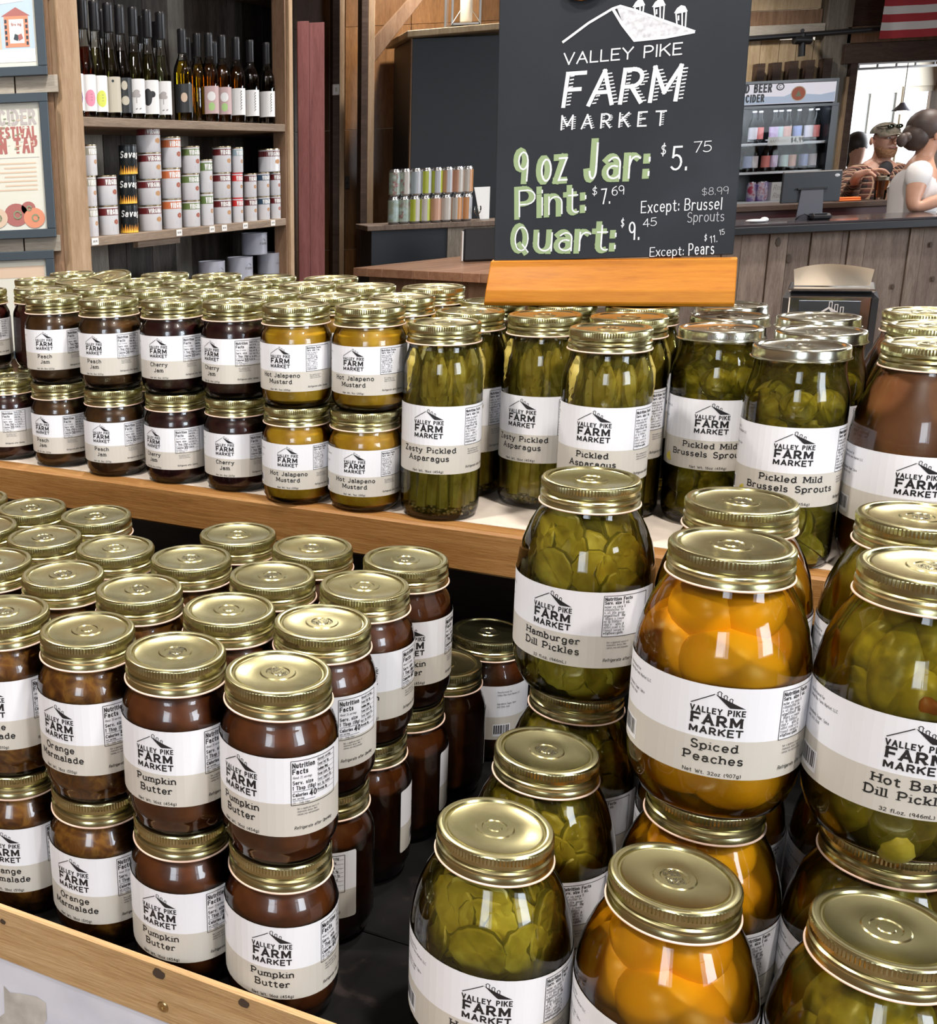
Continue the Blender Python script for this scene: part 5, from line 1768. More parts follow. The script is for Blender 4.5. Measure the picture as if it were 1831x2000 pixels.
# black cabinet with wooden cap
YC = 7.0
zc = at(880, 440, YC).z
xa, xb_ = at(803, 250, YC).x, at(1000, 250, YC).x
zt_ = at(885, 72, YC).z
t = thing('black_cabinet', 'tall black cabinet back with light wooden cap behind the drink cans', 'cabinet', (xa, YC, 0))
obj('body', box_mesh('body', plain('cabinet_black', (.010, .016, .021), .5), 0, xb_ - xa, 0, .5, 0, zt_, .003), t)
obj('edge_trim', box_mesh('edge_trim', BROWNW, -.010, -.0005, -.006, .02, zc, zt_, .001), t)
o = obj('cap', box_mesh('cap', LIGHTP, -.05, xb_ - xa + .05, -.08, .52, 0, .035, .003), t); o.location = (0, 0, zt_ + .004); o.rotation_euler = (0, R(-2.2), 0); o.location = (0, 0, zt_ + .003)
xl = at(892, 40, YC).x; xr_ = at(947, 40, YC).x; zl_ = at(920, 63, YC).z
zl_ = zt_ + .04 + .036
t = thing('glass_lantern', 'clear cross-braced glass lantern on the cabinet cap', 'lantern', ((xl + xr_) / 2, YC + .1, zl_))
hw = (xr_ - xl) / 2
mb = MB()
for sx in (-1, 1):
    for sy in (0, 1):
        mb.box(sx * hw - .006, sx * hw + .006, sy * .16 - .006, sy * .16 + .006, 0, .26)
for z_ in (0, .25): mb.box(-hw, hw, -.006, .166, z_, z_ + .012)
mb.tube([(-hw, -.004, .01), (hw, -.004, .25)], .003, 6); mb.tube([(hw, -.004, .01), (-hw, -.004, .25)], .003, 6); mb.tube([(0, -.004, .01), (0, -.004, .25)], .003, 6)
obj('frame', mb.mesh('frame', metal('lantern_metal', (.55, .56, .55), .35, 0)), t)
obj('pane', box_mesh('pane', GLASS, -hw + .006, hw - .006, 0, .155, .012, .25), t)
mb = MB(); mb.lathe([(.035, .013), (.037, .02), (.037, .15), (.030, .155), (.006, .150)], 20); obj('candle', mb.mesh('candle', CREAM, smooth='angle'), t)

# counter with cans
YK = 6.6
za = at(840, 436, YK).z
ca, cb = at(718, 436, YK).x, at(1010, 436, YK).x
ct = thing('back_counter', 'low dark counter with thin wood top carrying drink cans', 'counter', (ca, YK, 0))
obj('counter_top', box_mesh('counter_top', BARW, 0, cb - ca, 0, .38, za - .030, za, .003), ct)
na, nb = at(728, 470, YK).x, at(876, 470, YK).x
obj('navy_panel', box_mesh('navy_panel', NAVY, na - ca, nb - ca, .03, .05, 0, za - .0305), ct)
obj('grey_panel', box_mesh('grey_panel', GREYW, nb - ca + .001, at(906, 470, YK).x - ca, .02, .045, 0, za - .0305), ct)
obj('grey_panel', box_mesh('grey_panel', GREYW, at(906, 470, YK).x - ca + .002, cb - ca, .03, .055, 0, za - .0305), ct)
obj('counter_side', box_mesh('counter_side', NAVY, na - ca, na - ca + .02, .051, .37, 0, za - .0305), ct)
CANW = plain('can_aluminium', (.62, .64, .66), .25, .9)
CC = {'marble': mottled('can_marble', [(.35, (.50, .58, .50)), (.5, (.30, .36, .30)), (.6, (.32, .12, .12)), (.7, (.55, .58, .50))], 30, .3), 'mint': mottled('can_mint', [(.35, (.42, .55, .55)), (.55, (.30, .36, .26)), (.7, (.50, .46, .50))], 26, .3),
      'lime': plain('can_lime', (.48, .56, .06), .3), 'blue': plain('can_blue', (.42, .50, .55), .3), 'peach': plain('can_peach', (.62, .36, .25), .3), 'white': plain('can_white', (.60, .57, .52), .3), 'orange': plain('can_orange', (.62, .30, .12), .3), 'silver': plain('can_silver', (.52, .54, .58), .3)}
CM = {}
def can_meshes(c1, c2):
    k = (c1, c2)
    if k in CM: return CM[k]
    mb = MB()
    pr_ = [(.024, 0), (.029, .004), (.033, .012), (.033, .138), (.031, .146), (.027, .152), (.027, .156), (.025, .156), (.024, .152), (0, .152)]
    mb.lathe(pr_, 24, caps=False)
    a_ = mb.mesh('can', CANW, smooth='angle')
    mb = MB()
    n = 24; vs, fs, ms_ = [], [], []
    for i in range(n):
        t_ = 2 * PI * i / n
        vs += [Vector((.0333 * math.cos(t_), .0333 * math.sin(t_), z)) for z in (.013, .138)]
        fs.append((2 * i, 2 * ((i + 1) % n), 2 * ((i + 1) % n) + 1, 2 * i + 1)); ms_.append(0 if (i // 4) % 2 else 1)
    mb.add(vs, fs); mb.m = ms_
    CM[k] = (a_, mb.mesh('sleeve', [CC[c1], CC[c2]], smooth=True))
    return CM[k]
k = 0
for row, lst in enumerate((((769.5, 'mint', 'mint'), (790, 'mint', 'marble'), (810.5, 'lime', 'white'), (831, 'lime', 'white'), (851.5, 'peach', 'peach'), (872, 'white', 'white'), (892.5, 'orange', 'white'), (912, 'orange', 'silver')),
                          ((771, 'marble', 'mint'), (791.5, 'marble', 'white'), (812, 'silver', 'blue'), (832.5, 'lime', 'silver'), (853, 'lime', 'silver'), (874, 'silver', 'peach'), (894, 'peach', 'white'), (912.5, 'orange', 'white')))):
    for i, (u, c1, c2) in enumerate(lst):
        p_ = at(u, 432, YK + .06)
        t = thing('drink_can', f'{c1} and {c2} tall drink can, {("lower", "upper")[row]} row, {("first", "second", "third", "fourth", "fifth", "sixth", "seventh", "last")[i]} from the left' if c1 != c2 else f'{c1} tall drink can, {("lower", "upper")[row]} row, {("first", "second", "third", "fourth", "fifth", "sixth", "seventh", "last")[i]} from the left', 'can', (p_.x, YK + .075 + .004 * (i % 2), za + .0003 + row * .1565), i * 1.3 + row, 'tall drink cans on the back counter')
        a_, b_ = can_meshes(c1, c2)
        obj('can', a_, t); obj('sleeve', b_, t)
p_ = at(947, 430, YK + .1)
t = thing('menu_holder', 'clear acrylic menu holder with a white card beside the chalkboard', 'menu holder', (p_.x, YK + .1, za + .0003), R(8))
mb = MB(); vs = [(-.028, 0, 0), (.028, 0, 0), (.05, .05, .19), (-.05, .05, .19)]
mb.add([Vector(v_) for v_ in vs] + [Vector((a, b + .002, c)) for a, b, c in vs], [(0, 1, 2, 3), (7, 6, 5, 4), (0, 3, 7, 4), (1, 5, 6, 2), (3, 2, 6, 7), (0, 4, 5, 1)])
obj('card', mb.mesh('card', PWHT), t)
mb = MB(); mb.box(-.03, .03, -.004, .04, 0, .006); obj('foot', mb.mesh('foot', GLASS), t)
p_ = at(932, 432, YK + .05)
t = thing('wine_glass', 'small clear glass on the back counter beside the menu holder', 'glass', (p_.x, YK + .05, za + .0003))
mb = MB(); mb.lathe([(.022, 0), (.022, .003), (.004, .006), (.004, .03), (.02, .05), (.024, .07), (.021, .085)], 18, caps=False); obj('bowl', mb.mesh('bowl', GLASS, smooth='angle'), t)

# timber table in front of the counter
ZT = at(690, 523, 5.55).z
a0 = pz(690, 523, ZT); b0 = pz(1010, 538, ZT); c0 = pz(757, 507, ZT)
t = thing('timber_table', 'heavy reddish wooden work table between the jars and the back counter', 'table', (a0.x, a0.y, 0))
TMx = frame_dir((a0.x, a0.y, 0), (b0.x, b0.y, 0))
t.matrix_world = TMx
L_ = math.hypot(b0.x - a0.x, b0.y - a0.y)
dd = .92
for i in range(11):
    xx = L_ * 1.1 * i / 11
    obj('top_board', box_mesh('top_board', TABLEW, xx + .001, xx + L_ * 1.1 / 11 - .001, .001 * (i % 3), dd, ZT - .04, ZT - .0005 * (i % 2), .0015), t)
obj('apron', box_mesh('apron', BROWNW, .06, L_ * 1.08, .05, .08, ZT - .20, ZT - .041, .002), t)
for xx in (.06, L_ * 1.0):
    for yy in (.085, dd - .1):
        obj('leg', box_mesh('leg', BROWNW, xx, xx + .08, yy, yy + .08, 0, ZT - .041, .002), t)
qt = pz(935, 511, ZT)
xa, xb_ = at(906, 475, qt.y).x, at(975, 475, qt.y).x
t = thing('black_terminal', 'black screen with white left edge on the timber table', 'screen', (xa, qt.y, ZT + .0005), 0)
hh = at(930, 446, qt.y).z - ZT
obj('housing', box_mesh('housing', BLACKM, 0, xb_ - xa, 0, .03, 0, hh, .01), t)
obj('edge', box_mesh('edge', WHITEP, -.008, -.0005, 0, .025, .006, hh - .012, .001), t)

# ---- right background: bar, cooler, people, porch opening
YBAR = 5.95
zbar = at(1640, 431, YBAR).z
xa, xb_ = at(1436, 435, YBAR).x, at(1960, 435, YBAR).x
bar = thing('bar_counter', 'bar counter with dark polished top and vertical barn-wood front boards', 'bar counter', (xa, YBAR, 0))
obj('counter_top', box_mesh('counter_top', plain('bar_top', (.055, .045, .050), .22, 0, .5), -.6, xb_ - xa, 0, .55, zbar - .012, zbar, .002), bar)
obj('top_edge', box_mesh('top_edge', plain('bar_edge', (.014, .016, .020), .4), -.6, xb_ - xa, -.006, .03, zbar - .054, zbar - .0125, .004), bar)
us = [1330, 1372, 1410, 1447, 1501, 1537, 1582, 1643, 1655, 1688, 1773, 1800, 1856, 1910, 1975]
for i, (a, b) in enumerate(zip(us, us[1:])):
    x0, x1 = at(a, 500, YBAR + .05).x - xa, at(b, 500, YBAR + .05).x - xa
    obj('front_board', box_mesh('front_board', BARW, x0 + .002, x1 - .002, .05 + .006 * (i % 2), .075, 0, zbar - .013, .0015), bar)
for i, (u, v) in enumerate(((1521, 473), (1542, 505), (1820, 478), (1745, 560), (1824, 545))):
    p_ = at(u, v, YBAR + .048)
    mb = MB(); mb.lathe([(.016 if i < 2 else .010, 0), (.013 if i < 2 else .008, .0015), (0, .002)], 12, mat=Matrix.Translation((p_.x - xa, .0495, p_.z)) @ Matrix.Rotation(PI / 2, 4, 'X') @ Matrix.Scale(1.6, 4, (0, 1, 0)))
    obj('knot', mb.mesh('knot', KNOT), bar)
YL2 = 7.05
zled = at(1640, 395, YL2).z
xa2, xb2 = at(1440, 400, YL2).x, at(1752, 400, YL2).x
led = thing('bar_ledge', 'raised wooden drinking ledge with dark red base behind the bar counter', 'bar counter', (xa2, YL2, 0))
obj('ledge_top', box_mesh('ledge_top', DKBROWN, -.5, xb2 - xa2, 0, .42, zled - .034, zled, .003), led)
obj('ledge_base', box_mesh('ledge_base', plain('oxblood', (.055, .010, .012), .5), -.5, xb2 - xa2 - .03, .03, .06, 0, zled - .0345), led)

# till screen on its stand
Yt = 6.15
xc, zs = at(1585, 365, Yt).x, zbar + .0005
t = thing('till_screen', 'dark grey tablet till seen from behind on the bar', 'till', (xc, Yt, zs))
za_, zb3 = at(1585, 395, Yt).z - zs, at(1585, 336, Yt).z - zs
hwx = (at(1643, 365, Yt).x - at(1528, 365, Yt).x) / 2
DKG = plain('till_grey', (.030, .035, .042), .35)
mb = MB(); mb.box(-hwx, hwx, -.008, .008, za_, zb3); o = obj('screen', bevelled(mb.mesh('screen', DKG), .004), t)
obj('top_rim', box_mesh('top_rim', plain('till_rim', (.30, .28, .26), .4), -hwx + .004, hwx - .004, -.006, .008, zb3 + .0003, zb3 + .006), t)
mb = MB()
p4 = [(-.072, -.014, .0), (.072, -.014, 0), (.060, -.016, zb3 - .085), (-.060, -.016, zb3 - .085)]
mb.add([Vector(v_) for v_ in p4] + [Vector((a, b + .006, c)) for a, b, c in p4], [(0, 1, 2, 3), (7, 6, 5, 4), (0, 3, 7, 4), (1, 5, 6, 2), (3, 2, 6, 7), (0, 4, 5, 1)])
obj('stand', mb.mesh('stand', plain('till_stand', (.085, .085, .105), .45)), t)
obj('hinge', box_mesh('hinge', BLACKM, -.082, .082, -.020, -.009, zb3 - .092, zb3 - .082, .002), t)
mb = MB(); mb.ball((hwx - .03, -.009, zb3 - .022), .015, .0015, .009, 12); obj('emblem', mb.mesh('emblem', plain('till_emblem', (.45, .46, .48), .4), smooth=True), t)
p_ = at(1607, 424, YBAR + .12)
t = thing('card_reader', 'small black card reader with cable on the bar', 'card reader', (p_.x, YBAR + .12, zbar + .0005), R(-5))
obj('housing', box_mesh('housing', BLACKM, -.055, .055, 0, .06, 0, .035, .012), t)
obj('screen', box_mesh('screen', plain('reader_screen', (.20, .23, .24), .2), -.035, .03, .005, .045, .0352, .036), t)
mb = MB(); mb.tube([(-.055, .03, .02), (-.08, .03, .035), (-.105, .035, .022), (-.12, .04, .004)], .003, 6); obj('cable', mb.mesh('cable', BLACKM, smooth=True), t)
p_ = at(1478, 424, YBAR + .15)
t = thing('cloth_rag', 'crumpled white cloth on the bar beside the chalkboard', 'cloth', (p_.x, YBAR + .15, zbar + .0005))
mb = MB(); mb.ball((0, 0, .010), .055, .03, .010, 14); mb.ball((.05, .01, .014), .022, .02, .014, 10)
obj('fabric', lumpy(mb.mesh('fabric', PWHT, smooth=True), .06, 3, .5), t)
x0, x1 = at(1638, 390, YL2 + .1).x, at(1684, 390, YL2 + .1).x
ORM = plain('orange_plastic', (.85, .16, .012), .4)
t = thing('orange_case', 'flat bright orange case on the ledge in front of the man', 'case', ((x0 + x1) / 2, YL2 + .1, zled + .0005))
obj('lower_shell', box_mesh('lower_shell', ORM, -(x1 - x0) / 2, (x1 - x0) / 2, 0, .08, 0, .012, .005), t)
obj('upper_shell', box_mesh('upper_shell', ORM, -(x1 - x0) / 2 + .002, (x1 - x0) / 2 - .002, .002, .078, .0125, .024, .005), t)
# beer glass
p_ = at(1718, 392, YL2 + .12)
BEERX, BEERY = p_.x, YL2 + .12
t = thing('beer_glass', 'pint glass of dark amber beer with pale foam held by the man', 'glass', (BEERX, BEERY, zled + .0005))
mb = MB(); mb.lathe([(.030, 0), (.031, .004), (.041, .150), (.042, .152), (.040, .150), (.029, .012), (0, .010)], 24, caps=False); obj('glass', mb.mesh('glass', GLASS, smooth='angle'), t)
mb = MB(); mb.lathe([(.0288, .013), (.0378, .118)], 24); obj('beer', mb.mesh('beer', plain('amber_beer', (.22, .055, .012), .15), smooth='angle'), t)
mb = MB(); mb.lathe([(.0378, .1185), (.0392, .138), (.036, .143), (.0, .144)], 24); obj('foam', mb.mesh('foam', plain('beer_foam', (.80, .72, .58), .7), smooth='angle'), t)

# wall behind the cooler
YW = 9.6
wr = struct('wall_bar')
def wbox(name, mat, u0, v0, u1, v1, Y=YW, dep=.03, full=None, bev=.002, parent=wr):
    vm, uc = (v0 + v1) / 2, (u0 + u1) / 2
    x0, x1 = at(u0, vm, Y).x, at(u1, vm, Y).x
    z1, z0 = at(uc, v0, Y).z, at(uc, v1, Y).z
    if full is not None: z0 = full
    return obj(name, box_mesh(name, mat, x0, x1, Y, Y + dep, max(z0, 0), min(z1, RH - .001), bev), parent)
for v0, v1, m_ in ((-60, -18, LIGHTP), (-17, 21, LIGHTP), (22, 60, BROWNW)):
    wbox('wall_board', m_, 1380, v0, 1606, v1, YW + .03)
wbox('rail', GREYH, 1380, 50, 1612, 72, YW - .03, .05)
us = [1380, 1430, 1481, 1517, 1550, 1583, 1610]
for a, b in zip(us, us[1:]): wbox('wall_board', LIGHTP, a + .6, 78, b - .6, 230, YW + .03, .03, 0)
for u0, u1, v0 in ((1477, 1492, 124), (1507, 1524, 122), (1539, 1556, 119), (1571, 1588, 117), (1605, 1622, 114)):
    wbox('slat', DKBROWN, u0, v0, u1, 215, YW - .06, .08, 1.2)
wbox('post', GREYW, 1606, -50, 1657, 300, YW - .02, .14, 0)
# jamb and lintel of the porch opening
wbox('jamb', DKBROWN, 1652, 118, 1666, 330, YW - .055, .155, 0)
wbox('jamb', TAN, 1644, 150, 1652, 330, YW - .05, .12, 0)
wbox('lintel', DKBROWN, 1652, 78, 2010, 117, YW - .06, .18)
wbox('lintel', BROWNW, 1657, 45, 2010, 77, YW - .02, .12)
wbox('wall_board', DKBROWN, 1657, -60, 2010, 44, YW + .01, .1)
# iron pipe on brackets
zp = at(1565, 70, YW - .25).z
mb = MB()
mb.tube([at(1420, 79, YW - .25), at(1600, 66, YW - .25), at(1722, 56, YW - .25), at(1850, 45, YW - .25)], .022, 10)
t = thing('iron_pipe', 'black iron pipe with drop arm fixed across the wall above the cooler', 'pipe', at(1600, 66, YW - .25))
o = obj('pipe', mb.mesh('pipe', BLACKM, smooth='angle'), t); o.matrix_parent_inverse = Matrix.Translation(-t.location)
mb = MB(); mb.tube([at(1568, 66, YW - .25), at(1566, 110, YW - .25)], .026, 10); o = obj('drop_arm', mb.mesh('drop_arm', BLACKM, smooth='angle'), t); o.matrix_parent_inverse = Matrix.Translation(-t.location)
mb = MB(); mb.tube([at(1552, 78, YW - .25), at(1584, 78, YW - .25)], .034, 10); mb.tube([at(1568, 60, YW - .25), at(1568, 60, YW - .07)], .016, 8); o = obj('bracket', mb.mesh('bracket', BLACKM, smooth='angle'), t); o.matrix_parent_inverse = Matrix.Translation(-t.location)

# striped flag
YF = YW - .35
fx0, fx1 = at(1722, 40, YF).x, at(2100, 40, YF).x
ftop, fbot = at(1775, -135, YF).z, at(1775, 73, YF).z
FW = plain('flag_white', (.74, .73, .72), .8); FR = plain('flag_red', (.42, .035, .045), .8)
t = thing('striped_flag', 'hanging flag with red and white stripes above the porch opening', 'flag', (fx0, YF, fbot))
H_ = ftop - fbot
for k in range(13):
    z0, z1 = H_ * (12 - k) / 13, H_ * (13 - k) / 13
    mb = MB(); n = 24; vs = []
    for i in range(n + 1):
        xx = (fx1 - fx0) * i / n
        vs += [Vector((xx + .03 * (z / H_), .02 * math.sin(xx * 9) + .01 * math.sin(xx * 23), z)) for z in (z0, z1)]
    mb.add(vs, [(2 * i, 2 * i + 2, 2 * i + 3, 2 * i + 1) for i in range(n)])
    obj('stripe', mb.mesh('stripe', FR if k % 2 == 0 else FW, smooth=True), t)

# porch: rail and pendant lamp
mb = MB(); ta = thing('porch_rail', 'thin black rail with short uprights outside the bar opening', 'rail', at(1740, 132, 10.9))
a, b = at(1640, 137, 10.9), at(1900, 124, 10.9)
mb.tube([a, b], .012, 6); mb.tube([a + Vector((0, 0, .07)), b + Vector((0, 0, .07))], .008, 6)
for k in range(8):
    q_ = a.lerp(b, k / 7); mb.tube([q_, q_ + Vector((0, 0, .07))], .010, 6)
o = obj('rail', mb.mesh('rail', BLACKM), ta); o.matrix_parent_inverse = Matrix.Translation(-ta.location)
p_ = at(1763, 212, 10.4)
t = thing('pendant_lamp', 'dark shade pendant lamp hanging in the bright porch opening', 'lamp', p_)
mb = MB(); mb.lathe([(.085, -.02), (.080, -.012), (.035, .03), (.02, .05), (.0, .055)], 20, caps=False); obj('shade', mb.mesh('shade', plain('lamp_shade_grey', (.10, .10, .14), .4), smooth='angle'), t)
mb = MB(); mb.tube([(0, 0, .05), (0, 0, RH - p_.z)], .004, 6); obj('cord', mb.mesh('cord', BLACKM), t)
mb = MB(); mb.ball((0, 0, -.02), .04, .04, .03, 12); obj('bulb', mb.mesh('bulb', plain('bulb_glow', (.9, .9, .85), .5, emit=(1, .95, .85), es=4), smooth=True), t)

# drinks cooler
YFR = 8.55
x0, x1 = at(1380, 280, YFR).x, at(1626, 280, YFR).x
zt_ = at(1545, 156, YFR).z
FW_ = x1 - x0
t = thing('drinks_cooler', 'black glass-door drinks cooler with lit BEER and CIDER header', 'cooler', (x0, YFR, 0))
BLK = plain('cooler_black', (.012, .013, .015), .3)
lx = lambda u, v=280: at(u, v, YFR).x - x0
lz = lambda v, u=1545: at(u, v, YFR).z
obj('cabinet', (lambda mb: (mb.box(0, .03, 0, .569, .301, zt_ - .021), mb.box(FW_ - .03, FW_, 0, .569, .301, zt_ - .021), mb.box(0, FW_, .57, .6, .301, zt_ - .021), mb.box(0, FW_, 0, .6, zt_ - .02, zt_), mb.box(0, FW_, 0, .6, 0, .3), mb.mesh('cabinet', BLK))[-1])(MB()), t)
hz1, hz0 = lz(163), lz(202)
HDR = plain('lit_header', (.62, .60, .66), .4, emit=(.80, .78, .88), es=.35)
HD2 = plain('lit_header_blue', (.33, .40, .52), .4, emit=(.40, .50, .66), es=.3)
obj('header', box_mesh('header', HDR, .03, FW_ - .03, -.02, .0, hz0, hz1, .002), t)
mb = MB()
pu = lambda y_: (lambda a, b: Vector((a, y_ - DZ * 1e-4, b)))
hs_ = (hz1 - hz0)
flat(mb, [(FW_ * .45, hz0 + .004), (FW_ - .034, hz0 + .004), (FW_ - .034, hz0 + hs_ * .50), (FW_ * .85, hz0 + hs_ * .38), (FW_ * .62, hz0 + hs_ * .5)], -.0205, 1)
flat(mb, [(.034, hz0 + .004), (FW_ * .6, hz0 + .004), (FW_ * .6, hz0 + hs_ * .35), (.034, hz0 + hs_ * .48)], -.0206, 1)
text(mb, 'COLD BEER', lx(1504, 175), lz(180, 1487), .052, pu(-.021), 0, .24, .55, 0, .10, 'r')
text(mb, 'CIDER', lx(1489, 195), lz(199, 1480), .046, pu(-.021), 0, .24, .55, 0, .10, 'r')
strip(mb, arc(lx(1522, 170), lz(170, 1522), .026, .022, 0, 360, 14), .008, pu(-.0212), 0)
strip(mb, arc(lx(1522, 170), lz(170, 1522), .010, .010, 60, 330, 10), .004, pu(-.0212), 0)
flat(mb, [(lx(1557, 184) + .056 * math.cos(a * .3142), lz(183, 1557) + .053 * math.sin(a * .3142)) for a in range(20)], -.0212, 2)
flat(mb, [(lx(1557, 184) + .050 * math.cos(a * .3142), lz(183, 1557) + .047 * math.sin(a * .3142)) for a in range(20)], -.0216, 3)
flat(mb, [(lx(1557, 184) - .022, lz(183, 1557) - .02), (lx(1557, 184) + .022, lz(183, 1557) - .02), (lx(1557, 184), lz(183, 1557) + .022)], -.0220, 4)
obj('header_print', mb.mesh('header_print', [INK, HD2, CREAM, plain('badge_red', (.42, .09, .03), .5), PGRN]), t)
door = obj('door_frame', (lambda mb: (mb.box(0, FW_, -.03, -.001, lz(210), lz(205)), mb.box(FW_ - .05, FW_, -.03, -.001, .3, lz(210.5)), mb.box(0, .05, -.03, -.001, .3, lz(210.5)), mb.mesh('door_frame', BLK))[-1])(MB()), t)
obj('door_pane', box_mesh('door_pane', clear('cooler_glass', (.97, .98, .98), 1.12, .02), .05, FW_ - .05, -.015, -.012, .3, lz(210.5)), door)
obj('side_film', box_mesh('side_film', plain('pale_side', (.66, .72, .68), .2), FW_ + .001, FW_ + .006, .01, .59, .3, zt_ - .01), t)
SHW = plain('cooler_shelf', (.70, .74, .80), .4)
shz = [lz(277), lz(333), lz(391)]
for z_ in shz: obj('rack', box_mesh('rack', SHW, .031, FW_ - .031, .02, .45, z_ - .018, z_, .002), t)
l = bpy.data.lights.new('cooler_light', 'AREA'); l.shape = 'RECTANGLE'; l.size = FW_ - .1; l.size_y = .05; l.energy = 2.6; l.color = (.78, .86, 1)
lo = bpy.data.objects.new('cooler_light', l); C.objects.link(lo); lo.location = (x0 + FW_ / 2, YFR + .05, lz(208)); lo.rotation_euler = (R(35), 0, 0)
BEERG = {c: clear('beer_' + c, v_, 1.4, .05) for c, v_ in {'brown': (.22, .09, .03), 'clear': (.75, .80, .78)}.items()}
BLB = [plain('beer_label_%d' % i, c, .5) for i, c in enumerate(((.62, .58, .62), (.30, .36, .60), (.66, .42, .36), (.48, .62, .62), (.58, .46, .66), (.66, .20, .18)))]
mb = MB(); mb.lathe([(.026, 0), (.030, .003), (.030, .135), (.024, .160), (.014, .185), (.013, .225)], 16); BBm = {c: mb.mesh('glass', m_, smooth='angle') for c, m_ in BEERG.items()}
mb = MB(); mb.lathe([(.0145, .222), (.0150, .232), (0, .233)], 12, caps=False); BCm = mb.mesh('cap', plain('bottle_cap', (.55, .55, .56), .4), smooth='angle')
BLm = []
for m_ in BLB:
    mb = MB(); mb.lathe([(.0306, .03), (.0306, .115)], 16, caps=False); BLm.append(mb.mesh('label', m_, smooth=True))
g_ = 'beer bottles in the drinks cooler'
for r_i, (sh, lst) in enumerate(((shz[0], (1467, 1482, 1507, 1521, 1533, 1556, 1575, 1591)), (shz[1], (1462, 1477, 1497, 1515, 1533, 1551, 1571, 1591)))):
    for i, u in enumerate(lst):
        sc_ = 1.12 if r_i == 0 else 1.0
        p_ = at(u, 300, YFR + .10)
        b_ = thing('beer_bottle', f'{("pale", "dark")[r_i]} beer bottle on the cooler {("top", "middle")[r_i]} rack, {("first", "second", "third", "fourth", "fifth", "sixth", "seventh", "eighth")[i]} from the left', 'bottle', (p_.x, YFR + .10 + .02 * (i % 2), sh + .0003), 0, g_)
        obj('glass', BBm['clear' if r_i == 0 else 'brown'], b_); obj('cap', BCm, b_); obj('label', BLm[(i * 5 + r_i) % 6], b_)
PURC = mottled('purple_can', [(.4, (.22, .14, .42)), (.55, (.66, .62, .75)), (.65, (.45, .06, .12))], 18, .3)
for i, u in enumerate((1466, 1484, 1494)):
    p_ = at(u, 380, YFR + .10)
    b_ = thing('purple_can', f'purple and white can on the cooler bottom rack, {("first", "second", "third")[i]} from the left', 'can', (p_.x, YFR + .09 + .03 * (i == 2), shz[2] + .0003), 0, 'purple cans in the drinks cooler')
    mb = MB(); mb.lathe([(.026, 0), (.033, .01), (.033, .12), (.026, .14)], 18); obj('can', mb.mesh('can', PURC, smooth='angle'), b_)
    mb = MB(); mb.lathe([(.0262, .1402), (.0262, .144), (0, .144)], 18, caps=False); obj('lid', mb.mesh('lid', CANW), b_)
x0_, x1_ = at(1497, 370, YFR + .05).x, at(1535, 370, YFR + .05).x
b_ = thing('drink_carton', 'pale carton with grey script on the cooler bottom rack', 'carton', ((x0_ + x1_) / 2 + .04, YFR + .05, shz[2] + .0003))
obj('box', box_mesh('box', plain('carton_white', (.66, .66, .68), .5), -(x1_ - x0_) / 2, (x1_ - x0_) / 2, 0, .12, 0, .135, .003), b_)
mb = MB()
for k in range(2): text(mb, 'Rosso', -.01, .02 + .06 * k, .035, bput(-.001), 0, .12, .8, 0, .1, shear=.3)
obj('print', mb.mesh('print', [PGREY]), b_)
x0_, x1_ = at(1503, 270, YFR).x, at(1573, 270, YFR).x
b_ = thing('shelf_price_strip', 'white price strip reading $4.99 on the cooler top rack edge', 'sign', ((x0_ + x1_) / 2, YFR + .012, shz[0] - .02))
obj('card', box_mesh('card', PWHT, -(x1_ - x0_) / 2, (x1_ - x0_) / 2, 0, .003, 0, .06), b_)
mb = MB(); [strip(mb, [(-.12 + .018 * k, .02), (-.112 + .018 * k, .038), (-.106 + .018 * k, .02)], .003, bput(-.0012), 1) for k in range(8)]; text(mb, '$4.99', .085, .018, .030, bput(-.0012), 0, .22, .8, 0, .12)
obj('print', mb.mesh('print', [INK, PGREY]), b_)

# napkin dispenser on the upper shelf behind the sprout jars
NX = at(1615, 640, 1.33)
t = thing('napkin_dispenser', 'black and chrome napkin dispenser with kraft napkin sticking out', 'napkin dispenser', (NX.x, 1.33, SHELF_Z + .0004), 0)
hw = .050; HN = at(1615, 562, 1.33).z - SHELF_Z
CHR = metal('chrome', (.75, .76, .78), .12, 0)
t.rotation_euler = (0, 0, math.atan2(-1.33, -NX.x) + PI / 2)
HN -= .002
obj('body', box_mesh('body', BLACKM, -hw, hw, 0, .10, 0, HN - .004, .008), t)
obj('face_plate', box_mesh('face_plate', CHR, -hw + .007, hw - .007, -.003, -.0003, .01, HN - .009, .002), t)
obj('top_plate', box_mesh('top_plate', CHR, -hw + .004, hw - .004, -.002, .09, HN - .0035, HN, .002), t)
mb = MB(); mb.box(-.032, .032, -.0045, -.0032, .02, HN - .014); obj('ad_card', mb.mesh('ad_card', plain('ad_dark', (.02, .022, .026), .3)), t)
mb = MB()
put_ = lambda a, b: Vector((a, -.0047 - DZ * 6e-6, b))
P_ = lambda a, b: (a, HN - .052 + b)
strip(mb, [P_(-.024, .012), P_(.000, .030), P_(.026, .013)], .0022, put_, 0)
mb.add([put_(*P_(-.001, .030)), put_(*P_(.026, .012)), put_(*P_(.012, .012))], [(0, 1, 2)], 0)
for k in range(3): strip(mb, [P_(.000 + .006 * k, .030 - .003 * k), P_(.000 + .006 * k, .037 - .003 * k), P_(.003 + .006 * k, .037 - .003 * k), P_(.003 + .006 * k, .027 - .003 * k)], .0008, put_, 0)
text(mb, 'VALLEY PIKE', 0, HN - .052, .005, put_, 0, .2, 1, 0, .2)
text(mb, 'FARM', 0, HN - .066, .010, put_, 0, .25, 1.2, 0, .2)
text(mb, 'MARKET', 0, HN - .077, .007, put_, 0, .25, 1.1, 0, .2)
